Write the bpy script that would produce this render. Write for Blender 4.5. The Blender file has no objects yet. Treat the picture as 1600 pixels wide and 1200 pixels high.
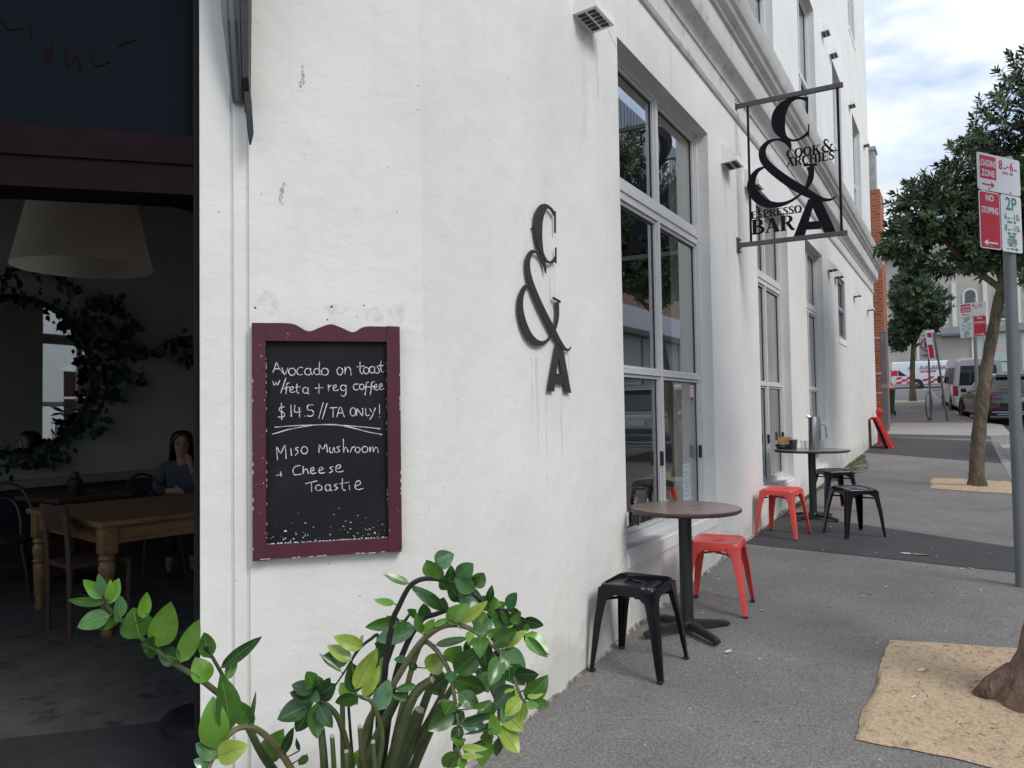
import bpy, bmesh, math, random
from mathutils import Vector, Matrix, noise

# ------------------------------------------------------------------ camera, sky, sun
S = bpy.context.scene
COL = S.collection
R = math.radians
cam = bpy.data.cameras.new('camera')
camo = bpy.data.objects.new('camera', cam)
COL.objects.link(camo)
YAW, PITCH, ROLL, FPX = R(30.03), R(1.972), R(-0.885), 1210.0
fwd = Vector((-math.sin(YAW)*math.cos(PITCH), math.cos(YAW)*math.cos(PITCH), math.sin(PITCH)))
rgt = Vector((math.cos(YAW), math.sin(YAW), 0))
upv = rgt.cross(fwd)
r2 = rgt*math.cos(ROLL) + upv*math.sin(ROLL)
u2 = -rgt*math.sin(ROLL) + upv*math.cos(ROLL)
camo.matrix_world = Matrix(((r2.x, u2.x, -fwd.x, 1.72), (r2.y, u2.y, -fwd.y, 0.0), (r2.z, u2.z, -fwd.z, 1.45), (0, 0, 0, 1)))
cam.sensor_fit = 'HORIZONTAL'
cam.sensor_width = 36.0
cam.lens = 36.0*FPX/1600.0
cam.clip_start, cam.clip_end = 0.05, 3000
S.camera = camo

SUN_DIR = Vector((0.80, -0.27, 0.78)).normalized()      # towards the sun
W = bpy.data.worlds.new('World')
S.world = W
W.use_nodes = True
nt = W.node_tree
nt.nodes.clear()
wo = nt.nodes.new('ShaderNodeOutputWorld')
bg = nt.nodes.new('ShaderNodeBackground')
sky = nt.nodes.new('ShaderNodeTexSky')
sky.sky_type = 'NISHITA'
sky.sun_disc = False
sky.sun_elevation = math.asin(SUN_DIR.z)
sky.sun_rotation = math.atan2(SUN_DIR.x, SUN_DIR.y)
sky.air_density, sky.dust_density, sky.ozone_density = 1.0, 0.7, 1.6
tc = nt.nodes.new('ShaderNodeTexCoord')
mp = nt.nodes.new('ShaderNodeMapping')
mp.inputs['Scale'].default_value = (1.0, 1.0, 2.6)
mp.inputs['Location'].default_value = (0.35, 0.1, 0.22)
nz = nt.nodes.new('ShaderNodeTexNoise')
nz.inputs['Scale'].default_value = 2.1
nz.inputs['Detail'].default_value = 7
nz.inputs['Roughness'].default_value = 0.55
cr = nt.nodes.new('ShaderNodeValToRGB')
cr.color_ramp.elements[0].position = 0.44
cr.color_ramp.elements[0].color = (0.0, 0.0, 0.0, 1)
cr.color_ramp.elements[1].position = 0.66
cr.color_ramp.elements[1].color = (1, 1, 1, 1)
mx = nt.nodes.new('ShaderNodeMixRGB')
CLOUD = 8.6
mx.inputs['Color2'].default_value = (CLOUD, CLOUD*0.992, CLOUD*0.955, 1)
nt.links.new(tc.outputs['Generated'], mp.inputs['Vector'])
nt.links.new(mp.outputs['Vector'], nz.inputs['Vector'])
nt.links.new(nz.outputs['Fac'], cr.inputs['Fac'])
nt.links.new(cr.outputs['Color'], mx.inputs['Fac'])
nt.links.new(sky.outputs['Color'], mx.inputs['Color1'])
# denser and thinner parts of the cloud sheet
n2 = nt.nodes.new('ShaderNodeTexNoise')
n2.inputs['Scale'].default_value = 3.3
n2.inputs['Detail'].default_value = 6
nt.links.new(mp.outputs['Vector'], n2.inputs['Vector'])
cv = nt.nodes.new('ShaderNodeMapRange')
cv.inputs['From Min'].default_value, cv.inputs['From Max'].default_value = 0.36, 0.62
cv.inputs['To Min'].default_value, cv.inputs['To Max'].default_value = 0.50, 1.10
nt.links.new(n2.outputs['Fac'], cv.inputs['Value'])
cm = nt.nodes.new('ShaderNodeVectorMath')
cm.operation = 'SCALE'
cm.inputs[0].default_value = (CLOUD, CLOUD*0.992, CLOUD*0.965)
nt.links.new(cv.outputs[0], cm.inputs['Scale'])
nt.links.new(cm.outputs[0], mx.inputs['Color2'])
nt.links.new(mx.outputs['Color'], bg.inputs['Color'])
bg.inputs['Strength'].default_value = 0.12
nt.links.new(bg.outputs['Background'], wo.inputs['Surface'])

sl = bpy.data.lights.new('sun', 'SUN')
sl.energy = 1.0
sl.angle = R(22)
sl.color = (1.0, 0.96, 0.90)
so = bpy.data.objects.new('sun', sl)
so.rotation_euler = (-SUN_DIR).to_track_quat('-Z', 'Y').to_euler()
COL.objects.link(so)

S.view_settings.view_transform = 'Standard'
S.view_settings.look = 'None'
S.view_settings.exposure = 0.90
S.view_settings.gamma = 1.0
S.render.engine = 'CYCLES'
S.cycles.use_denoising = True
S.cycles.max_bounces = 10
S.cycles.diffuse_bounces = 5
S.cycles.glossy_bounces = 4
S.cycles.transparent_max_bounces = 16
S.cycles.caustics_reflective = False
S.cycles.caustics_refractive = False

# ------------------------------------------------------------------ helpers
def gz(y):
    k = [(-300, -3), (-30, -.9), (0, -.04), (2.6, .04), (4.4, .14), (7.5, .24), (16, .457), (20, .575), (24, .67), (27, .787), (34, 1.09), (42, 1.53), (62, 2.62), (75, 2.95), (300, 4), (1500, 4)]
    for (a, za), (b, zb) in zip(k, k[1:]):
        if y <= b:
            return za + (zb-za)*(y-a)/(b-a)
    return 4.0

def N(nt, kind, **kw):
    n = nt.nodes.new(kind)
    for k, v in kw.items():
        if k in n.inputs:
            n.inputs[k].default_value = v
        else:
            setattr(n, k, v)
    return n

def mat(name, col, rough=0.6, metal=0.0, var=0.0, vscale=6.0, bump=0.0, bscale=40.0, spec=0.5, bdist=0.01, detail=5, second=None, s_lo=0.45, s_hi=0.6, sscale=3.0, stretch=None, coat=0.0):
    m = bpy.data.materials.new(name)
    m.use_nodes = True
    nt = m.node_tree
    b = nt.nodes['Principled BSDF']
    b.inputs['Base Color'].default_value = (*col, 1)
    b.inputs['Roughness'].default_value = rough
    b.inputs['Metallic'].default_value = metal
    b.inputs['Specular IOR Level'].default_value = spec
    if coat:
        b.inputs['Coat Weight'].default_value = coat
        b.inputs['Coat Roughness'].default_value = 0.08
    L = nt.links.new
    if var or bump or second:
        tc = N(nt, 'ShaderNodeTexCoord')
        vec = tc.outputs['Object']
        if stretch:
            mpn = N(nt, 'ShaderNodeMapping')
            mpn.inputs['Scale'].default_value = stretch
            L(vec, mpn.inputs['Vector'])
            vec = mpn.outputs['Vector']
    cur = None
    if var:
        n = N(nt, 'ShaderNodeTexNoise', Scale=vscale, Detail=float(detail), Roughness=0.6)
        L(vec, n.inputs['Vector'])
        rp = N(nt, 'ShaderNodeValToRGB')
        rp.color_ramp.elements[0].position = 0.3
        rp.color_ramp.elements[1].position = 0.7
        rp.color_ramp.elements[0].color = (*[max(0, c*(1-var)) for c in col], 1)
        rp.color_ramp.elements[1].color = (*[min(1, c*(1+var)) for c in col], 1)
        L(n.outputs['Fac'], rp.inputs['Fac'])
        cur = rp.outputs['Color']
    if second:
        n = N(nt, 'ShaderNodeTexNoise', Scale=sscale, Detail=8.0, Roughness=0.65)
        L(vec, n.inputs['Vector'])
        rp = N(nt, 'ShaderNodeValToRGB')
        rp.color_ramp.elements[0].position = s_lo
        rp.color_ramp.elements[1].position = s_hi
        rp.color_ramp.elements[0].color = (0, 0, 0, 1)
        rp.color_ramp.elements[1].color = (1, 1, 1, 1)
        L(n.outputs['Fac'], rp.inputs['Fac'])
        mxn = N(nt, 'ShaderNodeMixRGB')
        L(rp.outputs['Color'], mxn.inputs['Fac'])
        if cur:
            L(cur, mxn.inputs['Color1'])
        else:
            mxn.inputs['Color1'].default_value = (*col, 1)
        mxn.inputs['Color2'].default_value = (*second, 1)
        cur = mxn.outputs['Color']
    if cur:
        L(cur, b.inputs['Base Color'])
    if bump:
        n = N(nt, 'ShaderNodeTexNoise', Scale=bscale, Detail=6.0, Roughness=0.6)
        L(vec, n.inputs['Vector'])
        bp = N(nt, 'ShaderNodeBump', Strength=bump, Distance=bdist)
        L(n.outputs['Fac'], bp.inputs['Height'])
        L(bp.outputs['Normal'], b.inputs['Normal'])
    return m

def glass_mat(name, tint=(0.86, 0.9, 0.88), r0=0.08, rough=0.0, power=2.6):
    m = bpy.data.materials.new(name)
    m.use_nodes = True
    nt = m.node_tree
    nt.nodes.clear()
    o = N(nt, 'ShaderNodeOutputMaterial')
    t = N(nt, 'ShaderNodeBsdfTransparent', Color=(*tint, 1))
    g = N(nt, 'ShaderNodeBsdfGlossy', Color=(1, 1, 1, 1), Roughness=rough)
    x = N(nt, 'ShaderNodeMixShader')
    L = nt.links.new
    ge = N(nt, 'ShaderNodeNewGeometry')
    dp = N(nt, 'ShaderNodeVectorMath', operation='DOT_PRODUCT')
    L(ge.outputs['Incoming'], dp.inputs[0])
    L(ge.outputs['Normal'], dp.inputs[1])
    ab = N(nt, 'ShaderNodeMath', operation='ABSOLUTE')
    L(dp.outputs['Value'], ab.inputs[0])
    om = N(nt, 'ShaderNodeMath', operation='SUBTRACT')
    om.inputs[0].default_value = 1.0
    L(ab.outputs[0], om.inputs[1])
    pw = N(nt, 'ShaderNodeMath', operation='POWER')
    L(om.outputs[0], pw.inputs[0])
    pw.inputs[1].default_value = power
    f = N(nt, 'ShaderNodeMath', operation='MULTIPLY_ADD')
    f.use_clamp = True
    L(pw.outputs[0], f.inputs[0])
    f.inputs[1].default_value = 1-r0
    f.inputs[2].default_value = r0
    L(f.outputs[0], x.inputs[0])
    L(t.outputs[0], x.inputs[1])
    L(g.outputs[0], x.inputs[2])
    L(x.outputs[0], o.inputs['Surface'])
    return m

def emit_mat(name, col, strength):
    m = mat(name, col, 0.5)
    b = m.node_tree.nodes['Principled BSDF']
    b.inputs['Emission Color'].default_value = (*col, 1)
    b.inputs['Emission Strength'].default_value = strength
    return m

class MB:
    """collects shapes, then links them as ONE mesh object"""
    def __init__(s):
        s.v, s.f, s.m, s.mats = [], [], [], []
    def mi(s, m):
        if m is None:
            return 0
        if m not in s.mats:
            s.mats.append(m)
        return s.mats.index(m)
    def add(s, vs, fs, m=None):
        o = len(s.v)
        s.v += [Vector(p) for p in vs]
        k = s.mi(m)
        for f in fs:
            s.f.append([i+o for i in f])
            s.m.append(k)
        return s
    def box(s, a, b, m=None, M=None, bev=0.0):
        x0, y0, z0 = [min(p, q) for p, q in zip(a, b)]
        x1, y1, z1 = [max(p, q) for p, q in zip(a, b)]
        if bev > 0:
            bm = bmesh.new()
            bmesh.ops.create_cube(bm, size=1.0)
            for v in bm.verts:
                v.co = Vector((x0+(v.co.x+.5)*(x1-x0), y0+(v.co.y+.5)*(y1-y0), z0+(v.co.z+.5)*(z1-z0)))
            bev = min(bev, 0.45*min(x1-x0, y1-y0, z1-z0))
            bmesh.ops.bevel(bm, geom=list(bm.edges), offset=bev, segments=2, profile=0.5, affect='EDGES')
            bm.verts.ensure_lookup_table()
            vs = [v.co.copy() for v in bm.verts]
            fs = [[v.index for v in f.verts] for f in bm.faces]
            bm.free()
        else:
            vs = [Vector(p) for p in ((x0, y0, z0), (x1, y0, z0), (x1, y1, z0), (x0, y1, z0), (x0, y0, z1), (x1, y0, z1), (x1, y1, z1), (x0, y1, z1))]
            fs = [(0, 3, 2, 1), (4, 5, 6, 7), (0, 1, 5, 4), (1, 2, 6, 5), (2, 3, 7, 6), (3, 0, 4, 7)]
        if M:
            vs = [M @ v for v in vs]
        return s.add(vs, fs, m)
    def quad(s, p, m=None):
        return s.add(p, [tuple(range(len(p)))], m)
    def tube(s, pts, rad, m=None, n=10, cap=True, sx=1.0):
        pts = [Vector(p) for p in pts]
        if not isinstance(rad, (list, tuple)):
            rad = [rad]*len(pts)
        vs, fs = [], []
        ref = Vector((0, 0, 1))
        d0 = (pts[1]-pts[0]).normalized()
        if abs(d0.dot(ref)) > 0.95:
            ref = Vector((1, 0, 0))
        u = d0.cross(ref).normalized()
        for i, p in enumerate(pts):
            d = (pts[min(i+1, len(pts)-1)]-pts[max(i-1, 0)]).normalized()
            u = (u - d*u.dot(d))
            u = u.normalized() if u.length > 1e-6 else d.orthogonal().normalized()
            w = d.cross(u)
            for k in range(n):
                a = 2*math.pi*k/n
                vs.append(p + (u*math.cos(a)*sx + w*math.sin(a))*rad[i])
        for i in range(len(pts)-1):
            for k in range(n):
                a, b = i*n+k, i*n+(k+1) % n
                fs.append((a, b, b+n, a+n))
        if cap:
            fs.append(tuple(range(n))[::-1])
            fs.append(tuple((len(pts)-1)*n+k for k in range(n)))
        return s.add(vs, fs, m)
    def lathe(s, prof, m=None, n=24, c=(0, 0, 0), M=None):
        vs, fs = [], []
        for r, z in prof:
            for k in range(n):
                a = 2*math.pi*k/n
                v = Vector((c[0]+r*math.cos(a), c[1]+r*math.sin(a), c[2]+z))
                vs.append(M @ v if M else v)
        for i in range(len(prof)-1):
            for k in range(n):
                a, b = i*n+k, i*n+(k+1) % n
                fs.append((a, b, b+n, a+n))
        if prof[0][0] > 1e-5:
            fs.append(tuple(range(n))[::-1])
        if prof[-1][0] > 1e-5:
            fs.append(tuple((len(prof)-1)*n+k for k in range(n)))
        return s.add(vs, fs, m)
    def prism(s, poly, d, m=None, O=(0, 0, 0), U=(1, 0, 0), V=(0, 0, 1)):
        """polygon in the U,V plane at O, extruded along d (vector)"""
        O, U, V, d = Vector(O), Vector(U), Vector(V), Vector(d)
        n = len(poly)
        a = [O+U*p[0]+V*p[1] for p in poly]
        vs = a + [p+d for p in a]
        fs = [tuple(range(n))[::-1], tuple(range(n, 2*n))] + [(i, (i+1) % n, (i+1) % n+n, i+n) for i in range(n)]
        return s.add(vs, fs, m)
    def loft(s, rings, m=None, cap=True, close=True):
        n = len(rings[0])
        vs = [Vector(p) for r in rings for p in r]
        fs = []
        for i in range(len(rings)-1):
            for k in range(n if close else n-1):
                a, b = i*n+k, i*n+(k+1) % n
                fs.append((a, b, b+n, a+n))
        if cap:
            fs.append(tuple(range(n))[::-1])
            fs.append(tuple((len(rings)-1)*n+k for k in range(n)))
        return s.add(vs, fs, m)
    def ribbon(s, pts, thick, m=None, O=(0, 0, 0), U=(1, 0, 0), V=(0, 0, 1), Nn=None, sub=3):
        """variable-width stroke (u,v,w) in the U,V plane, given a thickness along U x V"""
        O, U, V = Vector(O), Vector(U), Vector(V)
        Nn = Vector(Nn) if Nn else U.cross(V)
        P = smooth(pts, sub) if len(pts) > 2 else [tuple(p) for p in pts]
        lo, hi = [], []
        for i, p in enumerate(P):
            q0, q1 = P[max(0, i-1)], P[min(len(P)-1, i+1)]
            tx, ty = q1[0]-q0[0], q1[1]-q0[1]
            l = math.hypot(tx, ty) or 1
            nx, ny = -ty/l, tx/l
            lo.append((p[0]-nx*p[2]/2, p[1]-ny*p[2]/2))
            hi.append((p[0]+nx*p[2]/2, p[1]+ny*p[2]/2))
        rings = []
        for a, b in zip(lo, hi):
            pa, pb = O+U*a[0]+V*a[1], O+U*b[0]+V*b[1]
            rings.append([pa, pb, pb+Nn*thick, pa+Nn*thick])
        return s.loft(rings, m)
    def build(s, name, m=None, parent=None, smooth=False, loc=None, angle=35):
        me = bpy.data.meshes.new(name)
        me.from_pydata([tuple(v) for v in s.v], [], s.f)
        if s.mats:
            for q in s.mats:
                me.materials.append(q)
            me.polygons.foreach_set('material_index', s.m)
        elif m:
            me.materials.append(m)
        bm = bmesh.new()
        bm.from_mesh(me)
        bmesh.ops.recalc_face_normals(bm, faces=bm.faces)
        if smooth:
            for f in bm.faces:
                f.smooth = True
            lim = R(angle)
            for e in bm.edges:
                e.smooth = not (len(e.link_faces) == 2 and e.calc_face_angle(0) > lim)
        bm.to_mesh(me)
        bm.free()
        o = bpy.data.objects.new(name, me)
        COL.objects.link(o)
        if parent:
            o.parent = parent
        if loc is not None:
            o.location = loc
        return o

def smooth(pts, sub=3):
    out = []
    n = len(pts)
    for i in range(n-1):
        p0, p1, p2, p3 = pts[max(0, i-1)], pts[i], pts[i+1], pts[min(n-1, i+2)]
        for k in range(sub):
            t = k/sub
            out.append(tuple(0.5*(2*b+(c-a)*t+(2*a-5*b+4*c-d)*t*t+(3*b-a-3*c+d)*t**3) for a, b, c, d in zip(p0, p1, p2, p3)))
    out.append(tuple(pts[-1]))
    return out

def tag(o, label=None, cat=None, group=None, kind=None):
    if label:
        o['label'] = label
    if cat:
        o['category'] = cat
    if group:
        o['group'] = group
    if kind:
        o['kind'] = kind
    return o

def thing(name, label, cat, loc=(0, 0, 0), rz=0.0, group=None, rx=0.0):
    o = bpy.data.objects.new(name, None)
    o.empty_display_size = 0.2
    COL.objects.link(o)
    o.location = loc
    o.rotation_euler = (rx, 0, rz)
    return tag(o, label, cat, group)

KIDS = {}
def dup(root, loc, rz, label, group=None, mats=None, rx=0.0):
    def cp(o, par):
        c = o.copy()
        COL.objects.link(c)
        if par:
            c.parent = par
        if mats and c.type == 'MESH':
            c.data = c.data.copy()
            for i, q in enumerate(c.data.materials):
                if q in mats:
                    c.data.materials[i] = mats[q]
        for ch in [x for x in list(COL.objects) if x.parent == o]:
            cp(ch, c)
        return c
    r = cp(root, None)
    r.location = loc
    r.rotation_euler = (rx, 0, rz)
    r['label'] = label
    if group:
        r['group'] = group
    return r

def text(st, size, m, parent, O, U, V, name='lettering', depth=0.001, bold=0.0, align='LEFT', mb=None, sx=1.0):
    cu = bpy.data.curves.new('t', 'FONT')
    cu.body = st
    cu.size = size
    cu.align_x = align
    cu.offset = bold
    cu.extrude = depth/2
    cu.resolution_u = 3
    ob = bpy.data.objects.new('t', cu)
    me = bpy.data.meshes.new_from_object(ob)
    U, V, O = Vector(U).normalized(), Vector(V).normalized(), Vector(O)
    Nn = U.cross(V)
    vs = [O+U*v.co.x*sx+V*v.co.y+Nn*(v.co.z+depth/2) for v in me.vertices]
    fs = [tuple(p.vertices) for p in me.polygons]
    bpy.data.objects.remove(ob)
    bpy.data.curves.remove(cu)
    bpy.data.meshes.remove(me)
    if mb is not None:
        mb.add(vs, fs, m)
        return None
    b = MB()
    b.add(vs, fs, m)
    return b.build(name, parent=parent)

STEMS=[[[[-0.0302,-0.014,0.4287],[-0.1003,-0.0923,0.508],[-0.1404,-0.1427,0.6104],[-0.1471,-0.1714,0.656],[-0.1527,-0.2003,0.7186],[-0.1618,-0.231,0.7758],[-0.1906,-0.2728,0.8292],[-0.2051,-0.3058,0.8642],[-0.2228,-0.3403,0.8957],[-0.2394,-0.3745,0.9322],[-0.2587,-0.4105,0.9751],[-0.2734,-0.4438,1.017],[-0.2782,-0.471,1.0511],[-0.2674,-0.4892,1.0842]],0.0105,0.003,0],[[[-0.044,-0.0102,0.4234],[-0.1384,-0.0862,0.5269],[-0.1781,-0.1299,0.6124],[-0.1948,-0.1597,0.684],[-0.2033,-0.1845,0.7483],[-0.2091,-0.2074,0.8041],[-0.2149,-0.2299,0.8501],[-0.2228,-0.2538,0.9],[-0.2172,-0.2688,0.9224]],0.009,0.003,0],[[[-0.026,-0.0409,0.4425],[-0.0447,-0.1267,0.5657],[-0.0677,-0.1732,0.6599],[-0.0672,-0.2041,0.7005],[-0.0687,-0.236,0.739],[-0.0736,-0.2694,0.764],[-0.082,-0.3039,0.7679],[-0.0867,-0.3354,0.7474],[-0.0899,-0.3653,0.7103],[-0.0775,-0.3863,0.6758]],0.009,0.005,1],[[[0.031,-0.0256,0.4497],[0.0585,-0.088,0.631],[0.0568,-0.1047,0.6951],[0.057,-0.1193,0.7337],[0.0547,-0.1353,0.769],[0.0447,-0.1553,0.7953],[0.0311,-0.1771,0.8129],[0.035,-0.1889,0.8342]],0.0085,0.005,0],[[[0.0002,0.0449,0.4088],[0.0122,0.0626,0.5924],[0.033,0.0572,0.7559],[0.0503,0.0525,0.8543],[0.0712,0.0504,0.9375],[0.0905,0.0493,0.9728],[0.1181,0.0526,1.0202],[0.1448,0.0563,1.0406],[0.1748,0.0626,1.0469],[0.2123,0.0736,1.0437],[0.2454,0.0822,1.036],[0.2817,0.0931,1.0162],[0.3099,0.0994,0.9952],[0.338,0.1054,0.982],[0.3702,0.1132,0.9809],[0.3937,0.1167,0.9621],[0.4084,0.1163,0.9139]],0.009,0.0025,2],[[[0.0072,-0.01,0.4363],[0.0449,-0.0391,0.6384],[0.0729,-0.0407,0.7309],[0.1219,-0.0291,0.7979],[0.1747,-0.0159,0.8819],[0.2104,-0.011,0.9251],[0.2491,-0.0038,0.9546],[0.2868,0.0035,0.9647],[0.3236,0.011,0.9588],[0.3595,0.0186,0.9372],[0.3948,0.026,0.9103],[0.4186,0.0269,0.8798],[0.4347,0.0234,0.8498],[0.4543,0.022,0.8161],[0.4851,0.0262,0.8063]],0.0095,0.003,1],[[[0.0608,0.021,0.4354],[0.1059,-0.0023,0.6368],[0.1432,0.0012,0.777],[0.1736,0.0025,0.8707],[0.1997,0.0033,0.9141],[0.2289,0.0082,0.9006],[0.2535,0.011,0.8726],[0.2704,0.0093,0.8451],[0.2827,0.0058,0.8006],[0.2928,0.0004,0.7654],[0.3017,-0.0057,0.7351],[0.3055,-0.0147,0.7009],[0.3181,-0.0188,0.6728]],0.008,0.003,1],[[[-0.003,0.0607,0.4006],[0.0027,0.0939,0.5783],[0.0345,0.0958,0.7599],[0.0707,0.1034,0.8624],[0.1111,0.1149,0.9269],[0.1455,0.125,0.943],[0.1838,0.1373,0.9572],[0.2259,0.1519,0.9681],[0.2667,0.1671,0.9473],[0.3111,0.1846,0.9203],[0.3308,0.1876,0.8987]],0.0095,0.003,2],[[[0.014,0.0528,0.4086],[0.0488,0.0871,0.5431],[0.0979,0.1029,0.6196],[0.1464,0.1186,0.6939],[0.1905,0.1317,0.7677],[0.2279,0.1421,0.8111],[0.2623,0.1527,0.807],[0.2897,0.1607,0.7656],[0.3062,0.1625,0.7216],[0.3038,0.1533,0.683],[0.2833,0.1329,0.659],[0.2472,0.1032,0.6432]],0.011,0.003,0],[[[-0.0246,0.094,0.4116],[-0.0127,0.088,0.6257],[-0.0076,0.0794,0.8065],[0.0014,0.0773,0.8824],[-0.0132,0.0648,0.8757],[-0.0324,0.0501,0.8577],[-0.0518,0.0358,0.8253],[-0.0626,0.0261,0.8025],[-0.0864,0.0097,0.7607]],0.006,0.002,2],[[[-0.0573,0.0633,0.4175],[-0.066,0.0469,0.6304],[-0.0664,0.0392,0.7451],[-0.0555,0.0397,0.8188],[-0.0402,0.0444,0.8501]],0.004,0.0025,2],[[[-0.0608,0.0965,0.4015],[-0.0515,0.0954,0.5666],[-0.0365,0.0994,0.682],[-0.0094,0.1115,0.7724],[0.0019,0.1164,0.8135],[0.0285,0.1288,0.8874],[0.0526,0.1412,0.9283]],0.008,0.004,0],[[[0.0515,-0.0262,0.4701],[0.1194,-0.0698,0.6368],[0.1344,-0.0711,0.7124],[0.123,-0.0876,0.7879],[0.1061,-0.105,0.8051],[0.0978,-0.1171,0.8133]],0.0085,0.003,0],[[[0.0051,0.0883,0.4056],[0.0242,0.1715,0.5528],[0.0691,0.2023,0.6494],[0.0927,0.2223,0.7051],[0.1042,0.2361,0.7444]],0.009,0.006,0]]
STALKS=[[[[0.0512,-0.0028,0.4592],[0.1296,-0.0123,0.6751],[0.1682,0.0056,0.7857],[0.2057,0.0259,0.8196]],0.0125],[[[0.0349,0.0525,0.4295],[0.086,0.0922,0.6118],[0.1152,0.1052,0.707],[0.156,0.1243,0.8211]],0.0115],[[[-0.0544,0.0126,0.4257],[-0.0716,0.0244,0.6057],[-0.0693,0.0209,0.7265]],0.0075],[[[-0.0221,-0.0923,0.4823],[0.0387,-0.1565,0.6542],[0.0351,-0.162,0.7405]],0.0095],[[[0.0071,-0.0872,0.4872],[0.0716,-0.1609,0.663],[0.07,-0.1645,0.7313]],0.006],[[[0.033,-0.0722,0.4868],[0.0966,-0.1453,0.6341],[0.0961,-0.1481,0.6967]],0.006],[[[0.098,-0.0464,0.4911],[0.1641,-0.1297,0.6427],[0.1618,-0.1344,0.7256]],0.006],[[[0.0517,-0.0378,0.4755],[0.1001,-0.0963,0.6146],[0.0962,-0.1033,0.7354]],0.006],[[[-0.0096,0.0091,0.4385],[0.0156,0.0175,0.5951],[0.0816,0.0494,0.7509]],0.014],[[[0.0379,0.0248,0.4431],[0.0752,0.0297,0.5722],[0.1405,0.0613,0.7264]],0.015],[[[0.0257,0.0884,0.4107],[0.0553,0.1578,0.5482],[0.117,0.1877,0.6958]],0.013]]
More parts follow.
